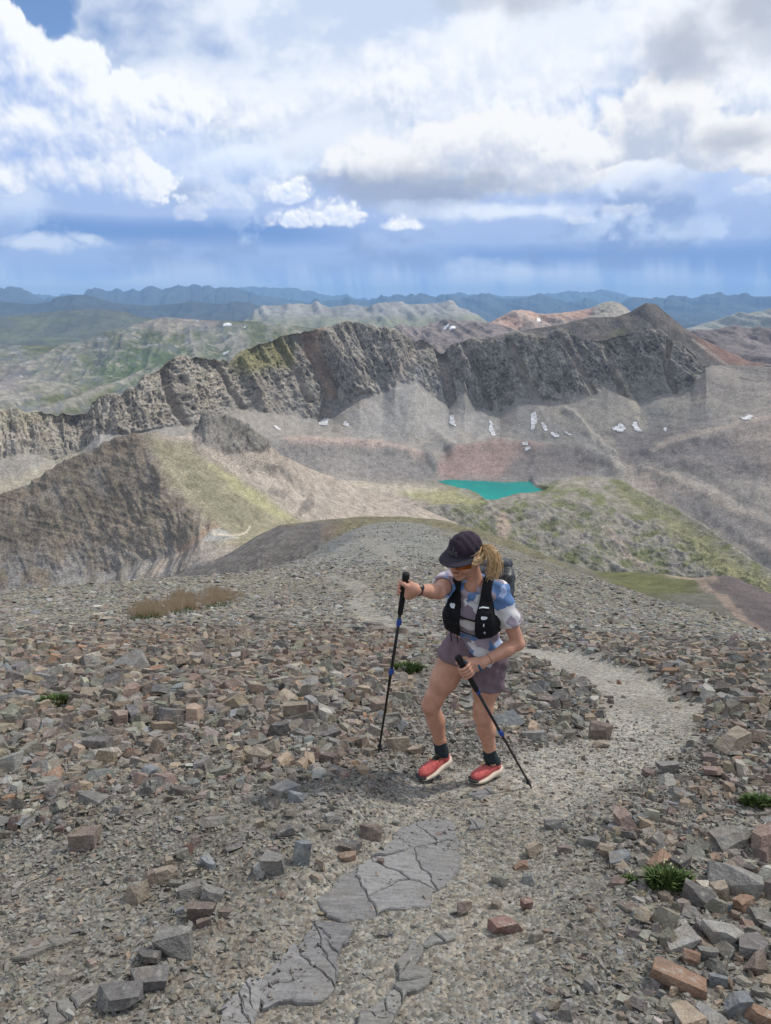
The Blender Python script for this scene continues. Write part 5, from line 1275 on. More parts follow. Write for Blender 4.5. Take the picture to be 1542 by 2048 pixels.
HERO = [(172, 1700, 68, 58, 'plum', 'reddish brown wedge-shaped boulder alone on gravel, lower left', dict(k=1.1)),
        (272, 1806, 62, 48, 'tan', 'pinkish tan plate leaning at the near end of the row of tilted strata', dict(yaw=.5, lean=-.35)),
        (298, 1775, 34, 44, 'plum', 'narrow brown plate standing next to the pinkish tan leaning plate', dict(yaw=.6)),
        (330, 1768, 58, 44, 'tan', 'square pinkish brown block in the middle of the tilted strata row', dict(yaw=.35)),
        (343, 1738, 26, 38, 'tan', 'thin upright tan plate behind the square pinkish brown block', dict(yaw=.5)),
        (366, 1720, 30, 34, 'moss', 'greenish grey plate in the tilted strata row', dict(yaw=.6)),
        (380, 1708, 20, 36, 'brick', 'slim reddish plate near the upper end of the tilted strata row', dict(yaw=.6)),
        (396, 1694, 24, 32, 'plum', 'uppermost upright brown plate of the tilted strata row', dict(yaw=.6)),
        (418, 1738, 42, 30, 'blue', 'pale bluish block with a flat top right of the strata row', dict(k=1.35)),
        (382, 1752, 34, 20, 'tan', 'small tan stone between the bluish block and the square block', {}),
        (352, 1776, 30, 22, 'moss', 'small greenish stone at the foot of the square pinkish block', {}),
        (380, 1796, 52, 30, 'grey', 'flat grey brown stone in front of the strata row', dict(yaw=.4)),
        (424, 1806, 52, 34, 'grey', 'grey slab piece behind the dark plum block', dict(yaw=-.2)),
        (400, 1845, 66, 52, 'plum', 'dark plum block with a clean front face below the strata row', dict(k=.8, yaw=.1)),
        (360, 1832, 22, 22, 'blue', 'small bluish stone left of the dark plum block', {}),
        (450, 1838, 30, 26, 'plum', 'flat reddish stone right of the dark plum block', {}),
        (408, 1856, 34, 28, 'plum', 'small brown stone under the dark plum block', {}),
        (346, 1918, 90, 76, 'grey', 'large rounded grey boulder, biggest in the lower left corner group', dict(k=.95, box=.8)),
        (296, 1930, 56, 34, 'dark', 'dark low rock wedged left of the large grey boulder', {}),
        (292, 1982, 92, 44, 'dark', 'long dark slab with a straight front edge near the bottom left', dict(yaw=.15, k=1.15)),
        (232, 2030, 108, 58, 'dark', 'widest dark slab at the bottom left edge of the photo', dict(yaw=.2, k=1.2)),
        (140, 2040, 26, 22, 'pale', 'small pale lilac stone beside the widest dark slab', {}),
        (548, 1752, 52, 68, 'grey', 'upright grey block with a pale vertical face left of the paired plate', dict(yaw=-.1)),
        (604, 1728, 40, 74, 'blue', 'tall bluish grey plate standing against the upright grey block', dict(yaw=.1)),
        (572, 1676, 42, 30, 'dark', 'dark stone behind the two upright grey blocks', {}),
        (520, 1752, 40, 22, 'pale', 'thin pale sliver lying left of the upright grey block', dict(yaw=-.6)),
        (641, 1740, 24, 36, 'tan', 'small upright tan stone right of the tall bluish plate', {}),
        (700, 1710, 54, 36, 'dark', 'dark block with an orange tan top near the slab', dict(k=1.2)),
        (694, 1724, 44, 18, 'rust', 'orange flat stone under the dark block by the slab', dict(k=1.25)),
        (742, 1680, 54, 38, 'plum', 'dark brown rough rock at the upper edge of the trail slab', dict(k=.8)),
        (632, 1765, 32, 20, 'tan', 'flat pale tan stone below the small upright tan stone', {}),
        (594, 1606, 40, 28, 'blue', 'pale topped triangular stone on gravel left of the walker', dict(k=1.2)),
        (520, 1655, 26, 20, 'tan', 'small light stone on gravel above the upright grey block', {}),
        (665, 1645, 34, 24, 'grey', 'flat grey stone on the trail edge above the dark brown rock', dict(yaw=.6)),
        (1014, 1868, 76, 36, 'brick', 'brick red oblong rock lying on the trail', dict(yaw=.42, k=1.15)),
        (1055, 1820, 28, 30, 'brick', 'small brick red stone just above the oblong red rock', {}),
        (1074, 1885, 36, 26, 'moss', 'greenish grey stone at the lower end of the oblong red rock', {}),
        (930, 1832, 42, 40, 'plum', 'rounded gritty brown lump on the trail beside the slab', dict(box=.3)),
        (1108, 1660, 40, 32, 'grey', 'wedge of tan grey rock on gravel right of the trail', dict(k=1.2)),
        (1068, 1712, 40, 32, 'tan', 'pinkish tan block right of the trail slab', dict(k=1.1)),
        (1130, 1708, 34, 22, 'plum', 'low brown stone right of the pinkish tan block', {}),
        (1000, 1772, 40, 30, 'moss', 'flat olive plate pointing down the trail', dict(yaw=-.8)),
        (1044, 1740, 36, 18, 'rust', 'flat rusty sliver above the olive plate', {}),
        (1222, 1712, 46, 28, 'tan', 'brown pink stone between the trail and the block heap', {}),
        (1180, 1695, 50, 22, 'grey', 'grey flat stone left of the brown pink stone', {}),
        (1205, 1478, 54, 44, 'plum', 'dark brown block with a flat top inside the trail bend', dict(k=.9)),
        (1205, 1496, 40, 16, 'tan', 'flat tan stone at the foot of the dark block in the bend', {}),
        (1472, 1512, 84, 66, 'tan', 'tan pyramid-shaped boulder at the outer side of the trail bend', dict(k=1.0)),
        (1424, 1528, 42, 28, 'plum', 'brown triangular stone left of the tan pyramid boulder', {}),
        (1338, 1548, 50, 30, 'grey', 'grey block at the lower edge of the trail bend', {}),
        (1300, 1556, 30, 24, 'plum', 'dark brown stone left of the grey block at the bend', {}),
        (1322, 1738, 62, 34, 'rust', 'rusty faced block behind the flowering plant', dict(k=1.1)),
        (1368, 1740, 50, 32, 'dark', 'dark slab right of the rusty faced block', {}),
        (1466, 1700, 100, 44, 'grey', 'broad grey slab above the heap on the right', dict(flat=.4)),
        (1478, 1790, 116, 66, 'grey', 'largest flat grey slab of the heap on the right', dict(flat=.45, yaw=-.4, k=1.1)),
        (1448, 1800, 52, 44, 'tan', 'tan block in front of the largest flat slab', {}),
        (1494, 1822, 52, 38, 'rust', 'rusty orange stone below the largest flat slab', {}),
        (1402, 1815, 74, 48, 'dark', 'dark leaning plate left of the tan block in the heap', dict(yaw=-.6)),
        (1368, 1905, 90, 30, 'pale', 'pale flat stone at the trail side of the heap', dict(flat=.35)),
        (1462, 1895, 100, 46, 'pale', 'pale greenish slab in the lower half of the heap', dict(flat=.45, k=.9)),
        (1350, 1880, 24, 22, 'blue', 'small bright bluish stone in the heap', dict(k=1.6)),
        (1420, 1925, 44, 44, 'grey', 'grey cube-like stone under the pale greenish slab', {}),
        (1386, 1930, 40, 36, 'rust', 'orange stone left of the grey cube-like stone', {}),
        (1370, 1985, 130, 38, 'rust', 'long rusty red slab near the bottom right', dict(flat=.35, k=1.0)),
        (1478, 2036, 62, 66, 'blue', 'blue grey tapering block near the bottom right corner', dict(k=1.0)),
        (1440, 1975, 40, 34, 'blue', 'bluish stone above the tapering blue grey block', {}),
        (1520, 1950, 60, 46, 'plum', 'brown block at the right edge of the heap', {}),
        (1520, 2045, 60, 40, 'rust', 'orange brown stone in the bottom right corner', {}),
        (1185, 1985, 36, 26, 'grey', 'grey stone on gravel left of the long rusty slab', {}),
        (1110, 2020, 34, 26, 'tan', 'tan stone at the bottom right of the trail', {}),
        (796, 1506, 54, 44, 'tan', 'brown tan rock right of the planted pole tip', dict(k=.85)),
        (830, 1512, 36, 26, 'tan', 'light yellowish stone between the pole tip and the shoe', dict(k=1.15)),
        (592, 1442, 60, 54, 'tan', 'tan standing rock in the middle of the left scree', dict(k=.9)),
        (555, 1478, 52, 46, 'dark', 'dark angular block left below the tan standing rock', {}),
        (372, 1402, 40, 34, 'dark', 'dark grey block near the upper left scree', {}),
        (196, 1510, 62, 46, 'dark', 'dark bulky rock in the left scree', dict(k=1.2)),
        (522, 1530, 58, 44, 'tan', 'flat faced tan grey rock at the lower rim of the left scree', {}),
        (660, 1530, 50, 34, 'plum', 'dark plum rock at the scree rim left of the pole', dict(k=.85)),
        (22, 1545, 66, 50, 'pale', 'pale block at the left edge of the scree', dict(k=.9)),
        (230, 1478, 46, 30, 'plum', 'brown stone behind the dark bulky rock', {}),
        (445, 1555, 56, 26, 'moss', 'greenish flat stone at the lower rim of the left scree', {})]
ROCK_PTS = []
for i, (u, v, w, h, t, lab, kw) in enumerate(HERO):
    o = place_rock(u, v, w, h, t, i + 1, lab, **kw)
    ROCK_PTS.append((o.location.x, o.location.y, w * px_m(u, v) / 2))
PLANTS = [(812, 1345, 72), (120, 1408, 108), (1516, 1615, 66), (1338, 1778, 92), (1262, 1768, 36)]
for u, v, w in PLANTS:
    q_, _ = gpoint(u, v); ROCK_PTS.append((q_[0], q_[1], w * px_m(u, v) / 2 + .03))
    q_, _ = gpoint(u, v + 22); ROCK_PTS.append((q_[0], q_[1], w * px_m(u, v) / 2))
RP = np.array(ROCK_PTS)

# ------------------------------------------------------------------ the 300 stones that show largest otherwise: pieces of the ground
rs = np.random.default_rng(5)
shp_b = [cut_rock(300 + k, 0.36 + 0.1 * (k % 4), 0.9, 3, .010) if k % 3 == 0 else plate_rock(300 + k, 0.14 + 0.06 * (k % 5)) for k in range(24)]
b_mesh = {}
cand = []
den = off * (26 * band_l * sst(dist, 9.5, 7) + 16 * band_m + 13 * band_r * sst(dist, 9, 6) + 22 * heap_r) + 1.2 * off * sst(dist, 5, 4)
p, r, c = scatter(den, rs)
vis = (GU[r, c] > -40) & (GU[r, c] < 1580) & (GVD[r, c] < 2090)
p, r, c = p[vis], r[vis], c[vis]
dd = np.hypot(p[:, 0], p[:, 1])
sz = (0.028 + rs.gamma(2.2, 0.0115, len(p))) * np.clip(dd / 4.5, 0.85, 1.5) * np.where(heap_r[r, c] > .5, 0.95, 1.0)
ok = np.array([(np.hypot(RP[:, 0] - a[0], RP[:, 1] - a[1]) > RP[:, 2] * 0.8 + s_ * 0.5).all() for a, s_ in zip(p, sz)]) & (np.hypot(p[:, 0] - 0.45, p[:, 1] - 3.55) > 0.5)
ok &= np.hypot(p[:, 0] - 0.35, p[:, 1] - 3.35) > 0.55
p, r, c, sz, dd = p[ok], r[ok], c[ok], sz[ok], dd[ok]
order = np.argsort(-sz / dd)[:300]
wts = {k: v for k, v in MIX.items()}
wtb = {k: v for k, v in MIXB.items()}
for n_, i in enumerate(order):
    w_ = wtb if (GV[r[i], c[i]] < 1380 and GU[r[i], c[i]] < 800) else wts
    t = rs.choice(list(w_), p=np.array(list(w_.values())) / sum(w_.values()))
    key = (int(rs.integers(0, 24)), t, float(rs.choice([0.8, 1.0, 1.2])))
    if key not in b_mesh: b_mesh[key] = mesh_only('stone', *shp_b[key[0]], stone_mat(t, key[2]))
    o = bpy.data.objects.new('stone', b_mesh[key]); COL.objects.link(o); o.parent = o_ground
    s_ = sz[i] * rs.uniform(.8, 1.1, 3) * np.array([1.05, 1, .85])
    o.scale = tuple(s_)
    o.rotation_euler = (rs.normal(0, .28) - .28, rs.normal(0, .28), rs.uniform(0, 6.28))
    o.location = (p[i][0], p[i][1], p[i][2] + s_[2] * 0.22)
print('stones', len(order), round(time.time() - T0, 1))
# ------------------------------------------------------------------ plants
m_leaf, nt, b = principled('alpine_leaf', (0.07, 0.12, 0.035), 0.7, 0.25)
oi = noise(nt, node(nt, 'ShaderNodeNewGeometry').outputs['Position'], 40.0, 2)
nt.links.new(mixc(nt, oi.sm(.3, .7), (0.050, 0.090, 0.026), (0.115, 0.165, 0.050)), b.inputs['Base Color'])
m_petal = principled('petal', (0.60, 0.55, 0.36), 0.8)[0]
m_stemm = principled('flower_stem', (0.12, 0.15, 0.06), 0.8)[0]
def blades(n, rng, radius, hgt, wid, lean, base_fn, droop=0.4):
    V, Fc = [], []
    for k in range(n):
        a = rng.uniform(0, 2 * math.pi); r_ = radius * math.sqrt(rng.random())
        bx, by = base_fn(a, r_)
        out = rng.uniform(0.2, 1.0) * lean; ang = a + rng.gauss(0, .7)
        h_ = hgt * rng.uniform(.55, 1.1) * (1 - 0.35 * r_ / radius); w_ = wid * rng.uniform(.7, 1.2)
        dx_, dy_ = math.cos(ang) * out * h_, math.sin(ang) * out * h_
        sx, sy = -math.sin(ang + rng.gauss(0, .8)) * w_, math.cos(ang) * w_
        i = len(V)
        p0 = (bx, by, 0); p1 = (bx + dx_ * .45, by + dy_ * .45, h_ * .6); p2 = (bx + dx_, by + dy_, h_ * (1 - droop * out))
        V += [(p0[0] - sx * .5, p0[1] - sy * .5, 0), (p0[0] + sx * .5, p0[1] + sy * .5, 0), (p1[0] + sx, p1[1] + sy, p1[2]), (p1[0] - sx, p1[1] - sy, p1[2]), (p2[0], p2[1], p2[2])]
        Fc += [(i, i + 1, i + 2, i + 3), (i + 3, i + 2, i + 4)]
    return V, Fc
def plant(u, v, wpx, hpx, n, seed, label, flowers=0, leafw=0.006):
    rng = random.Random(seed); p, _ = gpoint(u, v); s = px_m(u, v)
    root = bpy.data.objects.new('alpine_plant', None); COL.objects.link(root); root.location = tuple(p + np.array([0, 0.02, -0.01]))
    rx = wpx * s / 2; h_ = hpx * s * 0.95
    V, Fc = blades(n, rng, 1.0, h_, leafw, 0.75, lambda a, r_: (math.cos(a) * r_ * rx * .85, math.sin(a) * r_ * rx * .55))
    V = [(x_, y_, z_ - y_ * .32) for x_, y_, z_ in V]
    mesh_obj('foliage', V, Fc, m_leaf, root)
    for k in range(flowers):
        a = rng.uniform(0, 6.28); r_ = rx * .7 * math.sqrt(rng.random()); hz = h_ * rng.uniform(1.0, 1.45)
        bx, by = math.cos(a) * r_, math.sin(a) * r_ * .6
        ox = rng.uniform(-.01, .01)
        st = [(bx - .0008, by, 0), (bx + .0008, by, 0), (bx + ox + .0008, by, hz), (bx + ox - .0008, by, hz)]
        fl = mesh_obj('flower', [(bx + ox, by, hz)] + [(bx + ox + math.cos(j * 1.047) * .0048, by + math.sin(j * 1.047) * .0048, hz + (.004 if j % 2 else -.001)) for j in range(6)], [(0, j + 1, (j + 1) % 6 + 1) for j in range(6)], m_petal, root)
        mesh_obj('stem', st, [(0, 1, 2, 3)], m_stemm, fl)
    set_props(root, label, 'plant', 'green alpine plants on the slope')
plant(812, 1345, 72, 36, 420, 1, 'green leafy clump in the scree just left of the walker\'s thigh')
plant(120, 1408, 108, 30, 460, 2, 'wide low green clump on the left scree')
plant(1516, 1615, 66, 40, 420, 3, 'green clump at the right edge of the photo beside the scree')
plant(1338, 1778, 92, 62, 520, 4, 'flowering green plant with small cream blooms in front of the rusty block', 8)
plant(1262, 1768, 36, 22, 120, 5, 'small green tuft left of the flowering plant', 3)
plant(60, 1700 - 100, 20, 12, 60, 6, 'tiny green sprig on gravel at the far left edge')
# dry grass patch
m_dry, nt, b = principled('dry_grass_blade', (0.36, 0.26, 0.16), 0.85, 0.1)
oi = noise(nt, node(nt, 'ShaderNodeNewGeometry').outputs['Position'], 6.0, 3)
nt.links.new(mixc(nt, oi.sm(.35, .65), (0.40, 0.29, 0.20), (0.52, 0.42, 0.28)), b.inputs['Base Color'])
def grass_patch(pts, n, seed, hgt, mat, name, wid=0.006):
    rng = random.Random(seed); V, Fc = [], []
    pa = np.array(pts, float); u0, v0 = pa.min(0); u1, v1 = pa.max(0)
    uu = np.array([rng.uniform(u0, u1) for _ in range(n * 3)]); vv_ = np.array([rng.uniform(v0, v1) for _ in range(n * 3)])
    k = in_poly(uu + fbm(uu / 15, vv_ / 8, 4, .6, seed) * 60, vv_ + fbm(uu / 12, vv_ / 6, 4, .6, seed + 3) * 26, pts) > 0
    for a, c_ in list(zip(uu[k], vv_[k]))[:n]:
        p, _ = gpoint(a, c_); ang = rng.uniform(0, 6.28); h_ = hgt * rng.uniform(.3, 1.2) * (0.55 + 0.9 * (math.sin(a * .09) * .5 + .5)); w_ = wid * rng.uniform(.6, 1.4)
        lx, ly = math.cos(ang) * h_ * .35, math.sin(ang) * h_ * .35
        i = len(V)
        V += [(p[0] - w_, p[1], p[2] - .01), (p[0] + w_, p[1], p[2] - .01), (p[0] + lx, p[1] + ly, p[2] + h_)]
        Fc.append((i, i + 1, i + 2))
    o = mesh_obj(name, V, np.array(Fc), mat); set_props(o, kind='stuff')
grass_patch([(255, 1222), (330, 1200), (400, 1183), (430, 1178), (490, 1188), (480, 1204), (410, 1215), (330, 1230), (265, 1236)], 6500, 3, 0.24, m_dry, 'dry_grass', 0.007)
grass_patch([(255, 1232), (330, 1226), (400, 1216), (470, 1202), (470, 1208), (400, 1224), (330, 1238), (262, 1242)], 1500, 4, 0.12, m_leaf, 'green_grass', 0.007)
print('plants', round(time.time() - T0, 1))
# ------------------------------------------------------------------ implicit surfaces on a grid -> smooth meshes
def nrm(v): v = np.asarray(v, float); return v / np.linalg.norm(v)
def at1(u, v, y): return at_y(np.array(float(u)), np.array(float(v)), float(y))
class Field:
    def __init__(s, lo, hi, h):
        s.lo = np.asarray(lo, float); s.h = h
        s.n = np.ceil((np.asarray(hi) - s.lo) / h).astype(int) + 1
        s.d = np.full(s.n, 1.0, np.float32)
        s.ax = [(s.lo[i] + np.arange(s.n[i]) * h).astype(np.float32) for i in range(3)]
    def _win(s, lo, hi):
        a = np.clip(np.floor((lo - s.lo) / s.h).astype(int), 0, s.n); b = np.clip(np.ceil((hi - s.lo) / s.h).astype(int) + 1, 0, s.n)
        return tuple(slice(i, j) for i, j in zip(a, b))
    def _pts(s, w): return s.ax[0][w[0]][:, None, None], s.ax[1][w[1]][None, :, None], s.ax[2][w[2]][None, None, :]
    def _join(s, w, d, k):
        e = s.d[w]
        if k <= 0: s.d[w] = np.minimum(e, d); return
        hh = np.clip(0.5 + 0.5 * (d - e) / k, 0, 1)
        s.d[w] = d * (1 - hh) + e * hh - k * hh * (1 - hh)
    def cone(s, a, b, ra, rb, k=0.02):
        """rounded cone from a to b"""
        a = np.asarray(a, float); b = np.asarray(b, float); m = max(ra, rb) + k + 0.04
        w = s._win(np.minimum(a, b) - m, np.maximum(a, b) + m); X_, Y_, Z_ = s._pts(w)
        ab = b - a; L2 = float(ab @ ab) + 1e-12
        t = np.clip(((X_ - a[0]) * ab[0] + (Y_ - a[1]) * ab[1] + (Z_ - a[2]) * ab[2]) / L2, 0, 1)
        d = np.sqrt((X_ - a[0] - t * ab[0]) ** 2 + (Y_ - a[1] - t * ab[1]) ** 2 + (Z_ - a[2] - t * ab[2]) ** 2) - (ra + (rb - ra) * t)
        s._join(w, d.astype(np.float32), k); return s
    def chain(s, pts, rad, k=0.015):
        for i in range(len(pts) - 1): s.cone(pts[i], pts[i + 1], rad[i], rad[i + 1], k)
        return s
    def ell(s, c, M, r, k=0.02, sub=False):
        """ellipsoid; rows of M are its axes"""
        c = np.asarray(c, float); M = np.asarray(M, float); r = np.asarray(r, float); m = r.max() + k + 0.04
        w = s._win(c - m, c + m); X_, Y_, Z_ = s._pts(w)
        q = [((X_ - c[0]) * M[i, 0] + (Y_ - c[1]) * M[i, 1] + (Z_ - c[2]) * M[i, 2]) for i in range(3)]
        k0 = np.sqrt(sum((q[i] / r[i]) ** 2 for i in range(3))); k1 = np.sqrt(sum((q[i] / r[i] ** 2) ** 2 for i in range(3)))
        d = (k0 * (k0 - 1.0) / np.maximum(k1, 1e-6)).astype(np.float32)
        d = np.where(k0 < 1e-3, -r.min(), d).astype(np.float32)
        if sub:
            e = s.d[w]; hh = np.clip(0.5 - 0.5 * (e + d) / k, 0, 1); s.d[w] = e * (1 - hh) - d * hh + k * hh * (1 - hh)
        else: s._join(w, d, k)
        return s
    def rbox(s, c, M, hs, rr, k=0.0):
        c = np.asarray(c, float); M = np.asarray(M, float); m = float(np.linalg.norm(hs)) + k + 0.03
        w = s._win(c - m, c + m); X_, Y_, Z_ = s._pts(w)
        q = [np.abs((X_ - c[0]) * M[i, 0] + (Y_ - c[1]) * M[i, 1] + (Z_ - c[2]) * M[i, 2]) - (hs[i] - rr) for i in range(3)]
        d = np.sqrt(sum(np.maximum(a, 0) ** 2 for a in q)) + np.minimum(np.maximum(q[0], np.maximum(q[1], q[2])), 0) - rr
        s._join(w, d.astype(np.float32), k); return s
    def lin(s, o, n):
        """signed distance along n from plane through o, on the whole grid"""
        n = nrm(n); o = np.asarray(o, float); X_, Y_, Z_ = s._pts((slice(None),) * 3)
        return ((X_ - o[0]) * n[0] + (Y_ - o[1]) * n[1] + (Z_ - o[2]) * n[2]).astype(np.float32)
    def cut(s, o, n, k=0.0):
        """keep what lies behind the plane"""
        s.d = np.maximum(s.d, s.lin(o, n)); return s
    def mesh(s):
        d = s.d; ins = d < 0
        cs = sum(ins[i:d.shape[0] - 1 + i, j:d.shape[1] - 1 + j, k:d.shape[2] - 1 + k].astype(np.int8) for i in (0, 1) for j in (0, 1) for k in (0, 1))
        act = (cs > 0) & (cs < 8); idx = np.argwhere(act)
        ids = np.full(act.shape, -1, np.int32); ids[act] = np.arange(len(idx))
        acc = np.zeros((len(idx), 3)); cnt = np.zeros(len(idx))
        co = [(i, j, k) for i in (0, 1) for j in (0, 1) for k in (0, 1)]
        val = {c: d[idx[:, 0] + c[0], idx[:, 1] + c[1], idx[:, 2] + c[2]].astype(float) for c in co}
        for c in co:
            for a in range(3):
                if c[a]: continue
                e = list(c); e[a] = 1; e = tuple(e)
                v0, v1 = val[c], val[e]; x_ = (v0 < 0) != (v1 < 0)
                t = np.where(x_, v0 / np.where(np.abs(v0 - v1) < 1e-12, 1, v0 - v1), 0)
                p = np.array(c, float)[None] + 0 * acc; p[:, a] = t
                acc += np.where(x_[:, None], p, 0); cnt += x_
        V = (idx + acc / np.maximum(cnt, 1)[:, None]) * s.h + s.lo
        Q = []
        for a in range(3):
            b_, c_ = (a + 1) % 3, (a + 2) % 3
            sl0 = [slice(1, -1)] * 3; sl0[a] = slice(0, -1)
            i0 = ins[tuple(slice(0, -1) if q == a else slice(1, -1) for q in range(3))]; i1 = ins[tuple(slice(1, None) if q == a else slice(1, -1) for q in range(3))]
            x_ = np.argwhere(i0 != i1)
            if not len(x_): continue
            fl = i0[tuple(x_.T)]
            x_ = x_ + np.array([0 if q == a else 1 for q in range(3)])
            def cid(db, dc):
                y_ = x_.copy(); y_[:, b_] -= db; y_[:, c_] -= dc
                return ids[tuple(y_.T)]
            q = np.stack([cid(0, 0), cid(1, 0), cid(1, 1), cid(0, 1)], 1)
            q = np.where(fl[:, None], q, q[:, ::-1]); Q.append(q)
        return V, np.concatenate(Q)

def relax(V, Fq, n=2, lam=0.5):
    for _ in range(n):
        acc = np.zeros_like(V); cnt = np.zeros(len(V))
        for a, b_ in ((0, 1), (1, 2), (2, 3), (3, 0)):
            np.add.at(acc, Fq[:, a], V[Fq[:, b_]]); np.add.at(acc, Fq[:, b_], V[Fq[:, a]]); np.add.at(cnt, Fq[:, a], 1); np.add.at(cnt, Fq[:, b_], 1)
        V = V * (1 - lam) + acc / np.maximum(cnt, 1)[:, None] * lam
    return V
def field_obj(name, fld, mat, parent, n=2, colors=None):
    V, Q = fld.mesh(); V = relax(V, Q, n)
    V = V - BASE if parent is not None else V
    return mesh_obj(name, V, Q, mat, parent, True, colors)

# ------------------------------------------------------------------ pose: joints in the place's own metres
BASE = np.array([0.45, 3.66, -2.79])
def grz(x_, y_):   # ground height from the sheet near the walker
    k = np.argmin((GP[..., 0] - x_) ** 2 + (GP[..., 1] - y_) ** 2); return GP.reshape(-1, 3)[k, 2]
ankR, ankL = at1(886, 1512, 3.76), at1(983, 1524, 3.72)
kneR, kneL = at1(861, 1411, 3.715), at1(965, 1432, 3.645)
hipR, hipL = np.array([0.416, 3.72, -1.975]), np.array([0.598, 3.665, -1.968])
hipc = (hipR + hipL) / 2
neck = at1(950, 1171, 3.64)
shR, shL = at1(893, 1164, 3.69), at1(1000, 1186, 3.58)
elR, wrR = at1(878, 1184, 3.47), at1(831, 1179, 3.32)
elL, wrL = at1(1036, 1287, 3.55), at1(963, 1326, 3.465)
headc = at1(930, 1110, 3.57)
up_t = nrm(neck - hipc)
rt_t = nrm((shL - shR) * 1.3 + (hipL - hipR) * 0.7); rt_t = nrm(rt_t - up_t * (rt_t @ up_t))         # towards her left = image right
fw_t = np.cross(rt_t, up_t); fw_t = fw_t if fw_t[1] < 0 else -fw_t                        # towards the lens
TM = np.stack([rt_t, fw_t, up_t])
hf = nrm([-0.68, -0.69, -0.25]); hr = nrm(np.cross(hf, [0.10, -0.02, 1])); hu = np.cross(hr, hf)
if hr[0] < 0: hr = -hr
HM = np.stack([hr, hf, hu])
HS = 1.07
def HD(x_, y_, z_): return headc + (hr * x_ + hf * y_ + hu * z_) * HS
def TT(x_, y_, z_): return hipc + rt_t * x_ + fw_t * y_ + up_t * z_
TL = float(np.linalg.norm(neck - hipc))

# poles: grip top, tip
gtR, tipR = at1(812, 1150, 3.35), at1(757, 1506, 3.62)
gtL, tipL = at1(917, 1316, 3.42), at1(1064, 1577, 3.56)
axR, axL = nrm(tipR - gtR), nrm(tipL - gtL)
gripR, gripL = gtR + axR * 0.075, gtL + axL * 0.075                                       # where the palms hold

def torso(f, inf=0.0, k=0.05, bust=True):
    f.ell(TT(0, 0.0, 0.02), TM, (0.158 + inf, 0.108 + inf, 0.115 + inf), k)
    f.ell(TT(0, 0.004, 0.16), TM, (0.124 + inf, 0.088 + inf, 0.13 + inf), k)
    f.ell(TT(0, 0.006, 0.31), TM, (0.140 + inf, 0.100 + inf, 0.15 + inf), k)
    mid_s = (shR + shL) / 2
    f.cone(shR * .82 + mid_s * .18, mid_s, 0.050 + inf, 0.062 + inf, k); f.cone(shL * .82 + mid_s * .18, mid_s, 0.050 + inf, 0.062 + inf, k)
    if bust:
        for s_ in (-1, 1): f.ell(TT(0.062 * s_, 0.075, 0.315), TM, (0.060 + inf, 0.052 + inf, 0.060 + inf), k * .8)
    return f

def finger(f, pts, r0, r1, k=0.0025):
    f.chain(pts, np.linspace(r0, r1, len(pts)), k)
def hand(f, grip, ax, wrist, front, turn):
    """palm, four fingers wrapped round the grip and a thumb. front: unit vector to the lens side, turn: +1 fingers pass the lens side first"""
    e1 = wrist - grip; e1 = nrm(e1 - ax * (e1 @ ax)); e2 = np.cross(ax, e1)
    if e2 @ front < 0: e2 = -e2
    def on(ang, r_, z_): return grip + e1 * (math.cos(ang) * r_) + e2 * (math.sin(ang) * r_ * turn) + ax * z_
    palm_a = grip + e1 * 0.036 - ax * 0.014; palm_b = grip + e1 * 0.034 + ax * 0.034
    f.chain([wrist, wrist * .45 + palm_a * .55, palm_a], [0.0235, 0.025, 0.021], 0.02)
    f.chain([wrist, wrist * .45 + palm_b * .55, palm_b], [0.0235, 0.024, 0.019], 0.02)
    f.cone(palm_a, palm_b, 0.020, 0.018, 0.02)
    for j, (z_, ln, rr) in enumerate(((-0.024, 1.0, .0092), (-0.0035, 1.06, .0094), (0.017, 1.02, .0091), (0.036, .88, .0080))):
        kn = on(0.35, 0.045, z_ + 0.002)
        pts = [kn] + [on(0.35 + a * ln, r_, z_ + 0.004 * a) for a, r_ in ((0.75, 0.038), (1.45, 0.0335), (2.15, 0.0305), (2.85, 0.0290), (3.5, 0.0275), (4.0, 0.0265))]
        finger(f, pts, rr, rr * .82)
    th = [grip + e1 * 0.034 - ax * 0.016, on(-0.55, 0.041, -0.030), on(-1.15, 0.033, -0.040), on(-1.85, 0.029, -0.040), on(-2.3, 0.028, -0.036)]
    finger(f, th, 0.0125, 0.0085, 0.008)
    return f

# ------------------------------------------------------------------ materials of the walker
def noise_mat(name, c0, c1, scale=20.0, rough=0.8, spec=0.25, bump=0.0, bscale=200.0, sss=0.0):
    m, nt, b = principled(name, c0, rough, spec)
    g_ = node(nt, 'ShaderNodeTexCoord').outputs['Object']
    nt.links.new(mixc(nt, noise(nt, g_, scale, 4, .6).sm(.35, .65), c0, c1), b.inputs['Base Color'])
    if bump:
        bp = node(nt, 'ShaderNodeBump'); bp.inputs['Strength'].default_value = .6; bp.inputs['Distance'].default_value = bump
        nt.links.new(noise(nt, g_, bscale, 3, .6).s, bp.inputs['Height']); nt.links.new(bp.outputs[0], b.inputs['Normal'])
    if sss:
        b.inputs['Subsurface Weight'].default_value = sss; b.inputs['Subsurface Radius'].default_value = (0.012, 0.005, 0.003)
    return m
m_skin = noise_mat('skin', (0.48, 0.245, 0.165), (0.56, 0.30, 0.205), 14, 0.55, 0.35, 0.0006, 260)
m_short = noise_mat('shorts_fabric', (0.165, 0.118, 0.135), (0.195, 0.142, 0.160), 18, 0.85, 0.15, 0.004, 30)
m_cap = noise_mat('cap_fabric', (0.024, 0.017, 0.027), (0.040, 0.028, 0.044), 30, 0.8, 0.2, 0.003, 60)
m_brim = noise_mat('cap_brim_fabric', (0.034, 0.030, 0.040), (0.042, 0.037, 0.050), 30, 0.85, 0.2)
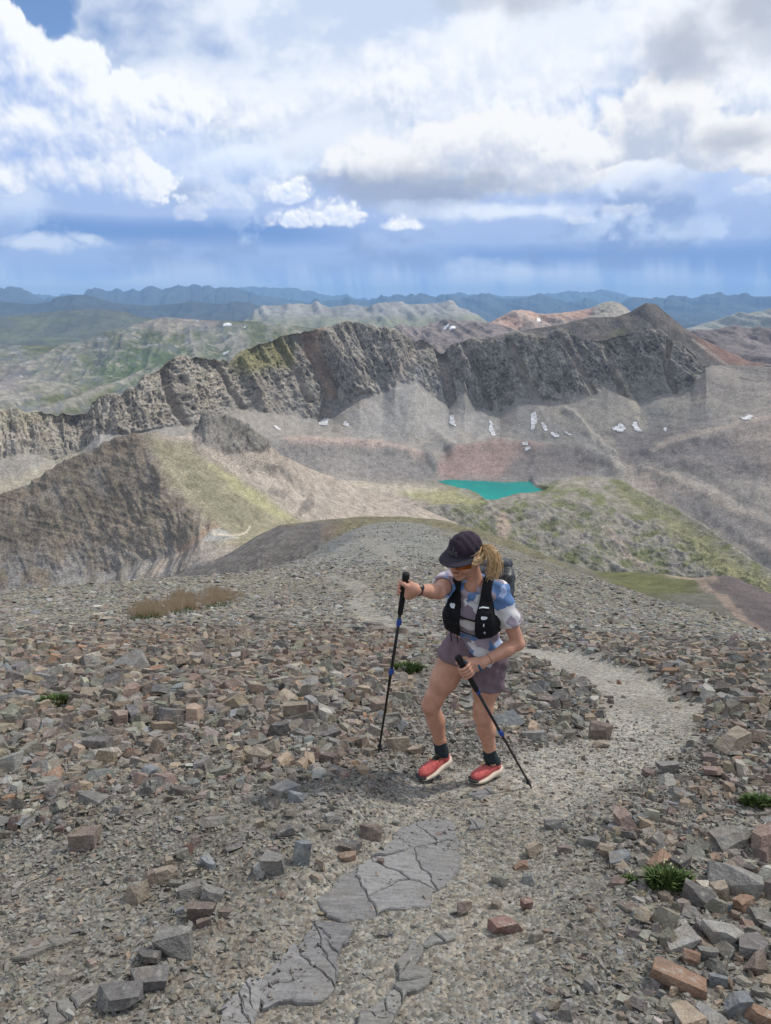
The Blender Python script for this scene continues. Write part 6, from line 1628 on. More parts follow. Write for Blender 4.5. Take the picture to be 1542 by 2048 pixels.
m_vest = noise_mat('vest_mesh', (0.006, 0.006, 0.008), (0.014, 0.014, 0.017), 40, 0.8, 0.2, 0.003, 120)
m_packm = noise_mat('pack_fabric', (0.008, 0.008, 0.010), (0.06, 0.06, 0.065), 55, 0.45, 0.5, 0.006, 45)
m_sock = noise_mat('sock_knit', (0.026, 0.036, 0.042), (0.036, 0.050, 0.057), 60, 0.95, 0.1, 0.002, 300)
m_red = noise_mat('shoe_mesh', (0.38, 0.070, 0.070), (0.54, 0.125, 0.115), 40, 0.75, 0.25, 0.002, 240)
m_mids = noise_mat('shoe_foam', (0.60, 0.50, 0.40), (0.68, 0.60, 0.50), 20, 0.7, 0.2, 0.002, 80)
m_outs = noise_mat('shoe_rubber', (0.035, 0.036, 0.042), (0.06, 0.06, 0.066), 50, 0.8, 0.2)
m_lace = principled('shoe_lace', (0.02, 0.022, 0.018), 0.85)[0]
m_yel = principled('lace_aglet', (0.65, 0.42, 0.05), 0.6)[0]
m_white = principled('reflective_print', (0.70, 0.74, 0.78), 0.5, 0.4)[0]
m_lens = principled('mirror_lens', (0.36, 0.10, 0.015), 0.10, 0.6, 0.9)[0]
m_frame = principled('eyewear_frame', (0.012, 0.012, 0.014), 0.4, 0.5)[0]
m_print = principled('cap_print', (0.085, 0.082, 0.092), 0.6)[0]
m_hair = noise_mat('blond_hair', (0.46, 0.285, 0.13), (0.78, 0.57, 0.33), 60, 0.5, 0.4)
m_black = principled('pole_carbon', (0.010, 0.010, 0.012), 0.4, 0.5)[0]
m_foamg = principled('pole_grip_foam', (0.012, 0.012, 0.013), 0.8, 0.3)[0]
m_blue = principled('pole_lock_blue', (0.018, 0.075, 0.33), 0.45, 0.5)[0]
m_teal = principled('pole_strap', (0.02, 0.10, 0.17), 0.8)[0]
# camouflage shirt: big soft-cornered patches of white, mauve, grey-lilac and blue
m_shirt, nt, b = principled('shirt_print', (0.6, 0.6, 0.62), 0.85, 0.15)
g_ = node(nt, 'ShaderNodeTexCoord').outputs['Object']
wob = vmath(nt, 'SUBTRACT', noise(nt, g_, 16.0, 2, .5, color=True), (0.5, 0.5, 0.5))
sc_ = node(nt, 'ShaderNodeVectorMath', operation='SCALE'); nt.links.new(wob, sc_.inputs[0]); sc_.inputs['Scale'].default_value = 0.055
pw = vmath(nt, 'ADD', g_, sc_.outputs[0])
vo = node(nt, 'ShaderNodeTexVoronoi', feature='F1'); nt.links.new(pw, vo.inputs['Vector']); vo.inputs['Scale'].default_value = 15.5
sp = node(nt, 'ShaderNodeSeparateColor'); nt.links.new(vo.outputs['Color'], sp.inputs[0])
rp = node(nt, 'ShaderNodeValToRGB'); rp.color_ramp.interpolation = 'CONSTANT'
el_ = rp.color_ramp.elements; el_[0].position = 0; el_[0].color = (0.66, 0.64, 0.64, 1); el_[1].position = 0.34; el_[1].color = (0.12, 0.21, 0.40, 1)
for pos, c_ in ((0.52, (0.36, 0.30, 0.355)), (0.74, (0.60, 0.585, 0.60)), (0.84, (0.34, 0.42, 0.62)), (0.93, (0.25, 0.205, 0.25))):
    e = el_.new(pos); e.color = (*c_, 1)
nt.links.new(sp.outputs[0], rp.inputs[0]); nt.links.new(rp.outputs[0], b.inputs['Base Color'])
bp = node(nt, 'ShaderNodeBump'); bp.inputs['Strength'].default_value = .55; bp.inputs['Distance'].default_value = 0.012
rot = node(nt, 'ShaderNodeMapping'); nt.links.new(g_, rot.inputs[0]); rot.inputs['Scale'].default_value = (1.0, 1.0, 0.45); rot.inputs['Rotation'].default_value = (0, R(25), 0)
nt.links.new(noise(nt, rot.outputs[0], 17.0, 3, .5, .5).s, bp.inputs['Height']); nt.links.new(bp.outputs[0], b.inputs['Normal'])

# ------------------------------------------------------------------ the body: one continuous skin
person = bpy.data.objects.new('person', None); COL.objects.link(person); person.location = tuple(BASE)
set_props(person, 'walker in dark cap, patterned tee and mauve shorts climbing the trail with poles', 'person')
cam_dir = nrm(-(hipc + neck) / 2)
f = Field((0.02, 3.16, -2.80), (0.88, 3.94, -1.10), 0.0036)
torso(f)
for hp, kn, an, sgn in ((hipR, kneR, ankR, -1), (hipL, kneL, ankL, 1)):
    dirk = nrm(kn - hp); sh = nrm(an - kn)
    f.chain([hp - dirk * .01, hp * .55 + kn * .45 + fw_t * .014, kn - dirk * .045 + fw_t * .004, kn], [0.098, 0.077, 0.053, 0.051], 0.03)
    f.cone(hp + fw_t * -.05, hp * .6 + kn * .4 - fw_t * .02, 0.085, 0.06, 0.04)
    back = -fw_t - sh * (-fw_t @ sh)
    f.chain([kn, kn * .66 + an * .34 + back * .018, kn * .3 + an * .7 + back * .008, an], [0.050, 0.0525, 0.036, 0.033], 0.02)
    f.cone(kn * .75 + an * .25 + back * .03, kn * .5 + an * .5 + back * .022, 0.038, 0.030, 0.02)
    f.ell(kn + fw_t * .030, np.eye(3), (0.026, 0.026, 0.030), 0.012)                      # kneecap
    for s2 in (-1, 1):
        f.ell(kn - dirk * .075 + fw_t * .034 + rt_t * .026 * s2, np.eye(3), (0.026, 0.028, 0.045), 0.018)   # thigh muscle heads
        f.ell(kn + sh * .05 + fw_t * .016 + rt_t * .018 * s2, np.eye(3), (0.014, 0.014, 0.022), 0.012)
    f.cone(kn + sh * .08 + fw_t * .030, kn + sh * .27 + fw_t * .022, .014, .010, .02)          # shin
mid_s = (shR + shL) / 2
for s_, e_, w_ in ((shR, elR, wrR), (shL, elL, wrL)):
    f.chain([s_, s_ * .5 + e_ * .5, e_], [0.050, 0.043, 0.036], 0.02)
    f.chain([e_, e_ * .68 + w_ * .32, w_], [0.036, 0.038, 0.0235], 0.015)
f.cone(neck - up_t * .02, headc - hu * .05 - hf * .02, 0.056, 0.050, 0.03)
# head
f.ell(HD(0, -.012, .028), HM, (0.073, 0.092, 0.088), .02)
f.ell(HD(0, .018, -.045), HM, (0.056, 0.066, 0.074), .03)
f.ell(HD(0, .058, -.100), HM, (0.026, 0.024, 0.020), .025)
for s_ in (-1, 1):
    f.ell(HD(.040 * s_, .052, -.040), HM, (0.024, 0.022, 0.026), .02)                     # cheeks
    f.ell(HD(.074 * s_, -.012, -.012), HM, (0.008, 0.020, 0.030), .006)                    # ears
    f.ell(HD(.032 * s_, .088, .005), HM, (0.018, 0.012, 0.012), .01, True)                 # eye hollows
f.chain([HD(0, .080, .012), HD(0, .100, -.022), HD(0, .104, -.034)], [.008, .0105, .0115], .01)
for s_ in (-1, 1): f.ell(HD(.012 * s_, .092, -.036), HM, (0.008, 0.009, 0.007), .006)
f.chain([HD(-.024, .078, -.063), HD(-.01, .0885, -.066), HD(.01, .0885, -.066), HD(.024, .078, -.063)], [.0045, .006, .006, .0045], .005)
f.chain([HD(-.020, .078, -.074), HD(0, .088, -.078), HD(.020, .078, -.074)], [.0045, .007, .0045], .005)
f.chain([HD(-.026, .083, -.0695), HD(0, .097, -.0715), HD(.026, .083, -.0695)], [.001, .001, .001], .0)
hand(f, gripR, axR, wrR, cam_dir, -1)
hand(f, gripL, axL, wrL, cam_dir, 1)
body_f = f
field_obj('body', f, m_skin, person, 1)
print('body', round(time.time() - T0, 1))

# ------------------------------------------------------------------ clothing
f = Field((0.12, 3.26, -2.16), (0.92, 4.0, -1.33), 0.0052)
torso(f, 0.016, 0.055)
f.ell(TT(0, .012, .06), TM, (.165, .122, .12), .05)
for s_, e_, q in ((shR, elR, .52), (shL, elL, .62)):
    f.chain([s_, s_ * .5 + e_ * .5, s_ * (1 - q) + e_ * q], [0.060, 0.057, 0.057], 0.03)
wr_ = f.lin(hipc, up_t)
X_, Y_, Z_ = f._pts((slice(None),) * 3)
fold = 0.004 * np.sin((X_ * 60 + Z_ * 45 - Y_ * 20)) * np.sin(X_ * 23 - Z_ * 31 + 1.0) + 0.003 * np.sin(Z_ * 95 + X_ * 40)
f.d = f.d + fold.astype(np.float32)
for s_, e_, q in ((shR, elR, .52), (shL, elL, .62)):
    n_ = nrm(e_ - s_); pl = f.lin(s_ + (e_ - s_) * q, n_); rad = np.sqrt(np.maximum(sum((c_ - s_[i]) ** 2 for i, c_ in enumerate((X_, Y_, Z_))) - (f.lin(s_, n_)) ** 2, 0))
    f.d = np.where((rad < .085) & (f.lin(s_, n_) > 0.04), np.maximum(f.d, pl), f.d)
hA, hB, hC = at1(892, 1250, 3.60), at1(948, 1312, 3.55), at1(1006, 1306, 3.74)
hn = np.cross(hB - hA, hC - hA); hn = hn if hn[2] < 0 else -hn
f.cut(hA, hn)
# hollow it (body shows at the collar, cuffs and hem), open the collar
inner = Field(f.lo, f.ax[0][-1:].tolist() + f.ax[1][-1:].tolist() + f.ax[2][-1:].tolist(), f.h)
inner.d = f.d + 0.007
g2 = Field(f.lo, [f.ax[i][-1] for i in range(3)], f.h)
g2.ell(neck + fw_t * .022 + up_t * .022, TM, (0.073, 0.075, 0.055), 0.0)
nd = tuple(slice(0, min(a, b_)) for a, b_ in zip(f.d.shape, g2.d.shape))
f.d[nd] = np.maximum(f.d[nd], -g2.d[nd])
tube = Field(f.lo, [f.ax[i][-1] for i in range(3)], f.h)
for s_, e_ in ((shR, elR), (shL, elL)): tube.cone(s_ * .55 + e_ * .45, e_, .049, .050, .0)
f.d[nd] = np.maximum(f.d[nd], -tube.d[nd])
shirt = field_obj('shirt', f, m_shirt, person, 1)

f = Field((0.20, 3.42, -2.36), (0.86, 4.0, -1.72), 0.0055)
f.ell(TT(0, 0.0, 0.02), TM, (0.168, 0.118, 0.13), .05)
f.ell(TT(0, 0.0, 0.12), TM, (0.142, 0.106, 0.10), .05)
eR, eL = .42, .62
f.chain([hipR, hipR * .5 + kneR * .5 + fw_t * .012], [0.112, 0.100], .03); f.chain([hipL, hipL * .35 + kneL * .65 + fw_t * .012], [0.112, 0.098], .03)
X_, Y_, Z_ = f._pts((slice(None),) * 3)
f.d = (f.d + 0.0035 * np.sin(X_ * 70 + Z_ * 60) * np.sin(Z_ * 30 - X_ * 25 + Y_ * 20) + .003 * np.sin(X_ * 110 - Z_ * 25)).astype(np.float32)
mid_l = (X_ - hipc[0]) * rt_t[0] + (Y_ - hipc[1]) * rt_t[1] + (Z_ - hipc[2]) * rt_t[2] + 0 * Z_
pR = f.lin(at1(888, 1330, 3.60), nrm([0.10, 0.06, -1])); pR2 = f.lin(at1(888, 1331, 3.60), nrm((kneR - hipR) * np.array([1, 0.3, 1]) + np.array([.10, 0, 0])))
pL = f.lin(at1(958, 1381, 3.58), nrm((kneL - hipL) * np.array([1, .4, 1])))
f.d = np.where(mid_l < 0.004, np.maximum(f.d, pR2), np.maximum(f.d, pL)).astype(np.float32)
f.cut(TT(0, 0, .185), up_t)
shorts = field_obj('shorts', f, m_short, person, 1)

# socks and shoes
def shoe(an, toe, name_lab, lift, seed):
    """an: ankle joint, toe: ground point under the toe tip, lift: heel height"""
    fx = toe - np.array([an[0], an[1], 0]); fx[2] = 0; fx = nrm(fx)
    tip = np.array(toe, float)
    heel = tip - fx * 0.272; heel[2] = tip[2] + lift
    ux = nrm(tip - heel); side = nrm(np.cross(ux, [0, 0, 1])); uz = np.cross(side, ux)
    M = np.stack([ux, side, uz])
    def S(x_, y_, z_): return heel + ux * x_ + side * y_ + uz * z_
    lo = np.minimum(heel, tip) - .09; hi = np.maximum(heel, tip) + .09; hi[2] += .10
    # midsole: thick foam, wide under heel and ball, rocker at both ends
    ms = Field(lo, hi, 0.0042)
    ms.ell(S(.050, 0, .034), M, (.068, .051, .042), .02); ms.ell(S(.180, .003, .028), M, (.086, .057, .035), .02); ms.ell(S(.120, 0, .031), M, (.09, .048, .036), .02)
    ms.ell(S(.238, .002, .030), M, (.036, .040, .021), .02)
    base_ = ms.d.copy()
    ms.cut(S(0, 0, .058), uz + ux * 0.12); ms.cut(S(0, 0, .006), -uz)
    up_ = Field(lo, hi, 0.0042)
    up_.ell(S(.050, 0, .056), M, (.047, .033, .036), .02); up_.ell(S(.120, 0, .056), M, (.075, .034, .036), .03); up_.ell(S(.190, .002, .048), M, (.066, .038, .028), .03); up_.ell(S(.230, .002, .044), M, (.032, .031, .021), .02)
    up_.cone(S(.050, 0, .068), S(.056, 0, .085), .036, .036, .02)
    up_.cut(S(.0, 0, .046), -(uz + ux * 0.10)); up_.cut(S(.05, 0, .088), nrm(uz * 1.0 - ux * .12))
    hole = Field(lo, hi, 0.0042); hole.cone(S(.055, 0, .072), S(.058, 0, .14), .030, .034, .0)
    up_.d = np.maximum(up_.d, -hole.d)
    sh_ = field_obj('shoe', up_, m_red, person, 2)
    if name_lab: sh_['label'] = name_lab
    field_obj('midsole', ms, m_mids, sh_, 2)
    bpy.context.view_layer.update()
    out = Field(lo, hi, 0.0042); out.d = np.maximum(base_ - .001, out.lin(S(0, 0, .0075), uz)); out.cut(S(0, 0, .0), -uz)
    tc_ = Field(lo, hi, 0.0042); tc_.ell(S(.243, .002, .034), M, (.038, .040, .026), .01); tc_.cut(S(.243, 0, 0), -ux); tc_.cut(S(0, 0, .036), uz)
    field_obj('outsole', out, m_outs, sh_, 1)
    field_obj('toe_cap', tc_, m_outs, sh_, 1)
    # tongue with laces
    tg = Field(lo, hi, 0.0042); tg.chain([S(.088, 0, .092), S(.125, 0, .082), S(.160, 0, .070)], [.015, .016, .014], .01)
    field_obj('tongue', tg, m_lace, sh_, 1)
    lc = Field(lo, hi, 0.0032)
    for k in range(5):
        x0 = .096 + k * .019; z0 = .094 - k * .0065
        lc.chain([S(x0, -.030, z0 - .012), S(x0 + .008, 0, z0 + .016), S(x0 + .016, .030, z0 - .014)], [.0034] * 3, .0)
    lc.chain([S(.100, 0, .108), S(.118, .030, .100), S(.10, .036, .086)], [.003] * 3, 0)
    field_obj('laces', lc, noise_mat('lace_cord', (0.03, 0.03, 0.02), (0.20, 0.18, 0.10), 90) if 'lace_cord' not in bpy.data.materials else bpy.data.materials['lace_cord'], sh_, 1)
    ag = Field(lo, hi, 0.003); ag.cone(S(.128, .034, .096), S(.138, .038, .070), .0034, .0034, 0)
    field_obj('aglet', ag, m_yel, sh_, 0)
    sk = Field(np.minimum(an, S(.05, 0, .06)) - .08, np.maximum(an, S(.05, 0, .06)) + .17, .0045)
    return S, sk, an
def gl(x_, y_): return np.array([x_, y_, grz(x_, y_)])
tR = at1(838, 1566, 3.60); tR[2] = grz(tR[0], tR[1]) + .002
tL = at1(941, 1569, 3.58); tL[2] = grz(tL[0], tL[1]) + .002
for an, toe, kn, lf, lab, sd_ in ((ankR, tR, kneR, -.004, 'red shoe with its heel lifted', 1), (ankL, tL, kneL, -.048, None, 2)):
    S, sk, _ = shoe(an, toe, lab, lf, sd_)
    sk.chain([S(.056, 0, .062), S(.056, 0, .085), an + (kn - an) * .12, an + (kn - an) * .36], [.031, .034, .0385, .0400], .02)
    sk.cut(an + (kn - an) * .30, nrm(kn - an))
    field_obj('sock', sk, m_sock, person, 1)
print('clothes', round(time.time() - T0, 1))

# ------------------------------------------------------------------ cap, eyewear, hair
f = Field(headc - .2, headc + .2, .0036)
f.ell(HD(0, -.010, .034), HM, (0.082, 0.101, 0.092), .0); f.ell(HD(0, .018, .060), HM, (.070, .070, .058), .03)
f.cut(HD(0, .095, .034), nrm(-hu * 1.0 - hf * 0.10))
cap_in = f.d + .005
X_, Y_, Z_ = f._pts((slice(None),) * 3)
f.d = np.maximum(f.d + (.0025 * np.sin(X_ * 90 + Y_ * 60) * np.sin(Z_ * 80 + X_ * 30)).astype(np.float32), -cap_in + .0)
f.d = np.maximum(f.d, -Field(headc - .2, headc + .2, .0036).ell(HD(0, -.012, .026), HM, (0.074, 0.093, 0.089), .0).d)
cap = field_obj('cap', f, m_cap, person, 1)
# brim: a curved, slightly drooping half disc
bv_, bf_ = [], []
na, nr_ = 25, 7
for i in range(na):
    a = -1.25 + 2.5 * i / (na - 1)
    for j in range(nr_):
        t = j / (nr_ - 1); rx_ = .079; ry_ = .096
        x0, y0 = math.sin(a) * rx_, math.cos(a) * ry_ - .008
        ex = math.sin(a) * .012 * t; ey = (.074 * t) * max(0.0, math.cos(a)) ** .55
        z0 = .038 - .010 * t - .36 * (x0 + ex) ** 2 * 5.0 * (0.4 + .6 * t)
        bv_.append(HD(x0 + ex, y0 + ey, z0) - BASE)
for i in range(na - 1):
    for j in range(nr_ - 1): bf_.append((i * nr_ + j, (i + 1) * nr_ + j, (i + 1) * nr_ + j + 1, i * nr_ + j + 1))
br = mesh_obj('brim', bv_, bf_, m_brim, cap, True)
br.modifiers.new('solid', 'SOLIDIFY').thickness = .004
# hat band seam
bd = Field(headc - .2, headc + .2, .0036)
pts = [HD(math.sin(a) * .084, math.cos(a) * .103 - .010, .038 + .004 * math.cos(a)) for a in np.linspace(-1.5, 1.5, 30)]
bd.chain(pts, [.0035] * 30, 0.0); field_obj('seam', bd, m_brim, cap, 1)
# lettering wrapped on the crown
tcur = bpy.data.curves.new('cap_lettering', 'FONT'); tcur.body = 'ciele'; tcur.size = .050; tcur.align_x = 'CENTER'; tcur.extrude = 0.0006; tcur.offset = 0.0012
to = bpy.data.objects.new('cap_lettering', tcur); COL.objects.link(to)
dg_ = bpy.context.evaluated_depsgraph_get(); tme = bpy.data.meshes.new_from_object(to.evaluated_get(dg_)); bpy.data.objects.remove(to)
bm = bmesh.new(); bm.from_mesh(tme); bmesh.ops.subdivide_edges(bm, edges=[e for e in bm.edges if e.calc_length() > .006], cuts=2); bmesh.ops.triangulate(bm, faces=bm.faces[:])
for q in bm.verts:
    x_, y_, z_ = q.co; a = -(x_ - 0.010) / .094 * 1.0; zz = .054 + y_
    rr = math.sqrt(max(0.0, 1 - ((zz - .034) / .098) ** 2))
    rr2 = math.sqrt(max(0.0, 1 - ((zz - .060) / .064) ** 2)) if zz > .06 else 1.0
    p1 = HD(-math.sin(a) * (.086 * rr), math.cos(a) * .105 * rr - .010, zz); p2 = HD(-math.sin(a) * .073, math.cos(a) * .0735 * rr2 + .018, zz)
    cen = HD(0, 0, zz); p = p1 if np.linalg.norm(p1 - cen) > np.linalg.norm(p2 - cen) else p2
    p = p + nrm(p - cen) * (.0055 + z_) - BASE
    q.co = Vector(p)
bm.to_mesh(tme); bm.free(); tme.materials.append(m_print)
to = bpy.data.objects.new('lettering', tme); COL.objects.link(to); to.parent = cap
# eyewear
f = Field(headc - .16, headc + .16, .0028)
pts = [HD(math.sin(a) * .076, math.cos(a) * .094 + .004, -.015 + .003 * math.cos(2 * a)) for a in np.linspace(-1.15, 1.15, 26)]
f.chain(pts, [.0165] * 26, .0)
ell_ = Field(headc - .16, headc + .16, .0028).ell(HD(0, .004, -.004), HM, (.0775, .0955, .3), 0.0).d
f.d = np.maximum(np.maximum(f.d, ell_ - .0016), -(ell_ + .0022))
nb = Field(headc - .16, headc + .16, .0028).ell(HD(0, .10, -.024), HM, (.016, .03, .016), 0.0).d
f.d = np.maximum(f.d, -nb)
sg = field_obj('sunglasses', f, m_lens, person, 1)
f = Field(headc - .16, headc + .16, .0028)
f.chain([p + hu * .0165 for p in pts], [.0022] * 26, 0.0)
for s_ in (-1, 1): f.cone(HD(.070 * s_, .040, .004), HD(.077 * s_, -.015, .006), .0026, .0026, 0)
field_obj('frame', f, m_frame, sg, 1)
# hair: close to the head below the cap, then the tail
f = Field(headc - .22, headc + .22, .0045)
f.ell(HD(0, -.018, .020), HM, (.0775, .090, .092), .0)
f.ell(HD(0, -.060, -.030), HM, (.062, .045, .060), .03)
f.cut(HD(0, .030, 0), nrm(hf + hu * -.35)); f.cut(HD(0, 0, .040), hu); f.cut(HD(0, 0, -.085), -hu)
ear = Field(headc - .22, headc + .22, .0045)
for s_ in (-1, 1): ear.ell(HD(.078 * s_, -.004, -.014), HM, (.03, .022, .030), .0)
f.d = np.maximum(f.d, -ear.d)
hair = field_obj('hair', f, m_hair, person, 1)
rng_h = random.Random(4)
tail_a = HD(.020, -.105, .028)
tv, tf = [], []
def strand(pts, r0, r1):
    ns = 5; i0 = len(tv)
    for k, p in enumerate(pts):
        t = k / (len(pts) - 1); r_ = r0 * (1 - t) + r1 * t
        d_ = nrm(pts[min(k + 1, len(pts) - 1)] - pts[max(k - 1, 0)]); a_ = nrm(np.cross(d_, [0.3, 0.9, 0.2])); b2 = np.cross(d_, a_)
        for q in range(ns): tv.append(p + a_ * math.cos(q * 6.283 / ns) * r_ + b2 * math.sin(q * 6.283 / ns) * r_ - BASE)
    for k in range(len(pts) - 1):
        for q in range(ns): tf.append((i0 + k * ns + q, i0 + k * ns + (q + 1) % ns, i0 + (k + 1) * ns + (q + 1) % ns, i0 + (k + 1) * ns + q))
ctrl = [at1(954, 1106, 3.60), at1(966, 1098, 3.58), at1(981, 1101, 3.55), at1(990, 1116, 3.535), at1(991, 1134, 3.535), at1(986, 1152, 3.545)]
def bez(c, t):
    n_ = len(c) - 1; k = min(int(t * n_), n_ - 1); f_ = t * n_ - k
    p0 = c[max(k - 1, 0)]; p1 = c[k]; p2 = c[k + 1]; p3 = c[min(k + 2, n_)]
    return .5 * ((2 * p1) + (-p0 + p2) * f_ + (2 * p0 - 5 * p1 + 4 * p2 - p3) * f_ ** 2 + (-p0 + 3 * p1 - 3 * p2 + p3) * f_ ** 3)
for k in range(420):
    o1 = np.array([rng_h.gauss(0, 1), rng_h.gauss(0, 1), rng_h.gauss(0, 1)]) * .0130; o2 = np.array([rng_h.gauss(-.35, 1), rng_h.gauss(0, 1), rng_h.gauss(0, .8)]) * .016; ln = rng_h.uniform(.72, 1.06)
    pts = []
    for j in range(9):
        t = j / 8 * min(ln, 1.0)
        w_ = math.sin(min(t * 1.5, 1.0) * 1.57)
        pts.append(bez(ctrl, t) + o1 * (.35 + .65 * w_) * .9 + o2 * t ** 1.2 + np.array([math.sin(t * 7 + k), math.cos(t * 6 + k * 2), 0]) * .0022)
    strand(pts, .0027, .0009)
for k in range(46):                                     # loose strands drawn back from the temple
    a0 = HD(.072 + rng_h.uniform(-.004, .006), .035 + rng_h.uniform(-.02, .015), .012 + rng_h.uniform(-.030, .012)); a1_ = HD(.081 + rng_h.uniform(-.002, .006), -.03, -.006 + rng_h.uniform(-.03, .02)); a2_ = HD(.066, -.085, -.002 + rng_h.uniform(-.03, .03)); a3_ = bez(ctrl, .05) + np.array([rng_h.gauss(0, .01), 0, rng_h.gauss(0, .01)])
    strand([bez([a0, a1_, a2_, a3_], q / 7) for q in range(8)], .0028, .0022)
mesh_obj('ponytail', tv, tf, m_hair, hair, True)

# wrist things
f = Field(wrR - .08, wrR + .08, .003)
wd = nrm(elR - wrR); wc = wrR + wd * .022
ring = []
e1 = nrm(np.cross(wd, [0, 0, 1])); e2 = np.cross(wd, e1)
f.chain([wc + (e1 * math.cos(a) + e2 * math.sin(a)) * .0275 for a in np.linspace(0, 6.2832, 20)], [.0065] * 20, 0)
top = nrm(cam_dir - wd * (cam_dir @ wd)); top = nrm(top + np.array([0, 0, .9]))
f.ell(wc + top * .030, np.stack([wd, nrm(np.cross(wd, top)), top]), (.019, .019, .008), .004)
field_obj('wrist_watch', f, m_frame, person, 1)
f = Field(wrL - .09, wrL + .09, .003)
wd = nrm(elL - wrL); e1 = nrm(np.cross(wd, [0, 0, 1])); e2 = np.cross(wd, e1); wc = wrL + wd * .048
f.chain([wc + (e1 * math.cos(a) + e2 * math.sin(a)) * .0285 for a in np.linspace(0, 6.2832, 20)], [.0022] * 20, 0)
field_obj('bracelet', f, m_frame, person, 1)
print('head things', round(time.time() - T0, 1))

# ------------------------------------------------------------------ running vest with its pack
def wpos(p, sub): return p - sub
vest = bpy.data.objects.new('running_vest', None); COL.objects.link(vest); vest.location = tuple(BASE)
set_props(vest, 'black running vest with chest pockets worn over the patterned tee', 'vest')
lo, hi = np.array([0.12, 3.26, -2.0]), np.array([0.94, 4.02, -1.32])
tf_ = Field(lo, hi, .0052); torso(tf_, 0.016, .055)
X_, Y_, Z_ = tf_._pts((slice(None),) * 3)
lx = (X_ - hipc[0]) * rt_t[0] + (Y_ - hipc[1]) * rt_t[1] + (Z_ - hipc[2]) * rt_t[2]
ly = (X_ - hipc[0]) * fw_t[0] + (Y_ - hipc[1]) * fw_t[1] + (Z_ - hipc[2]) * fw_t[2]
lz = (X_ - hipc[0]) * up_t[0] + (Y_ - hipc[1]) * up_t[1] + (Z_ - hipc[2]) * up_t[2]
def smax(*a):
    r_ = a[0]
    for q in a[1:]: r_ = np.maximum(r_, q)
    return r_
for sgn in (-1, 1):
    ax_ = lx * sgn
    w_in = np.interp(lz, [.12, .16, .25, .36, .47, .55], [.085, .060, .046, .044, .056, .058]); w_out = np.interp(lz, [.12, .18, .26, .36, .47, .55], [.24, .24, .20, .135, .112, .105])
    reg = smax(w_in - ax_, ax_ - w_out, .212 + .25 * (ax_ - .1) - lz, -ly - .02 - .8 * np.maximum(lz - .42, 0))
    thick = .018 + .022 * sst(lz, .46, .38) * sst(lz, .20, .25) * sst(ax_, .17, .12)
    pf = Field(lo, hi, .0052); pf.d = smax(tf_.d - thick, -(tf_.d - .001), reg).astype(np.float32)
    pan = field_obj('front_panel', pf, m_vest, vest, 2)
    # bottle pocket rim and prints on this panel: small raised patches pressed on the panel's face
    def patch(name, cx, cz, poly, mat, lift=.0016):
        """a flat print on the panel: outline in panel metres around (cx, cz)"""
        pv_ = []
        for dx_, dz_ in poly:
            a_, z0 = (cx + dx_) * sgn, cz + dz_
            yy0 = .25
            for _ in range(70):
                q = TT(a_, yy0, z0); k = tuple(np.clip(np.round((q - lo) / .0052).astype(int), 0, pf.n - 1))
                dq = float(pf.d[k])
                if dq < .002 or yy0 < .03: break
                yy0 -= max(min(dq * .7, .02), .0012)
            pv_.append(TT(a_, yy0 + .0035 + lift, z0) - BASE)
        cen = np.mean(pv_, 0)
        n_ = len(pv_)
        o = mesh_obj(name, [cen] + pv_, [(0, i + 1, (i + 1) % n_ + 1) for i in range(n_)], mat, pan)
        o.modifiers.new('solid', 'SOLIDIFY').thickness = .0015
    cloud = [(.016 * math.cos(a) * (1 + .22 * math.sin(3 * a + 1)), .011 * math.sin(a) * (1 + .25 * math.cos(2 * a))) for a in np.linspace(0, 6.28, 18, endpoint=False)]
    if sgn > 0:
        patch('pocket_print', .092, .372, cloud, m_white)
        patch('reflective_strip', .085, .418, [(-.026, -.006), (-.010, -.001), (.024, -.004), (.024, -.0005), (-.010, .003), (-.026, -.002)], m_white)
        patch('reflective_tab', .095, .335, [(-.0028, -.008), (.0028, -.008), (.0028, .008), (-.0028, .008)], m_white)
        dia = lambda s1, s2: [(0, -.013 * s1), (.0075 * s1, 0), (0, .013 * s1), (-.0075 * s1, 0)]
        patch('diamond_logo', .100, .285, dia(.8, 1), m_white); patch('diamond_logo_centre', .100, .285, dia(.4, 1), m_vest, .0035)
    else:
        patch('pocket_print', .085, .405, [(x_ * .95, z_ * 1.1) for x_, z_ in cloud], m_white)
def tube_obj(name, pts, r_, mat, parent, base=None, ns=8, closed=False):
    pts = [np.asarray(p, float) for p in pts]; v_, f_ = [], []
    for k, p in enumerate(pts):
        d_ = nrm(pts[min(k + 1, len(pts) - 1)] - pts[max(k - 1, 0)]); a_ = nrm(np.cross(d_, [0.21, 0.93, 0.31])); b2 = np.cross(d_, a_)
        rr = r_[k] if hasattr(r_, '__len__') else r_
        for q in range(ns): v_.append(p + (a_ * math.cos(q * 6.28319 / ns) + b2 * math.sin(q * 6.28319 / ns)) * rr - (base if base is not None else 0))
    for k in range(len(pts) - 1):
        for q in range(ns): f_.append((k * ns + q, k * ns + (q + 1) % ns, (k + 1) * ns + (q + 1) % ns, (k + 1) * ns + q))
    f_ += [tuple(range(ns))[::-1], tuple((len(pts) - 1) * ns + q for q in range(ns))]
    return mesh_obj(name, v_, f_, mat, parent, True)
tube_obj('chest_strap', [TT(-.06, .146, .345), TT(-.02, .152, .338), TT(.02, .152, .332), TT(.06, .146, .326)], .0042, m_vest, vest, BASE)
tube_obj('chest_strap', [TT(-.06, .150, .262), TT(-.03, .154, .254), TT(0, .154, .246), TT(.04, .150, .238), TT(.07, .140, .232)], .0032, m_vest, vest, BASE)
tube_obj('strap_tail', [TT(-.055, .150, .32), TT(-.062, .156, .28), TT(-.060, .150, .24), TT(-.060, .142, .20), TT(-.058, .134, .165)], .0028, m_vest, vest, BASE)
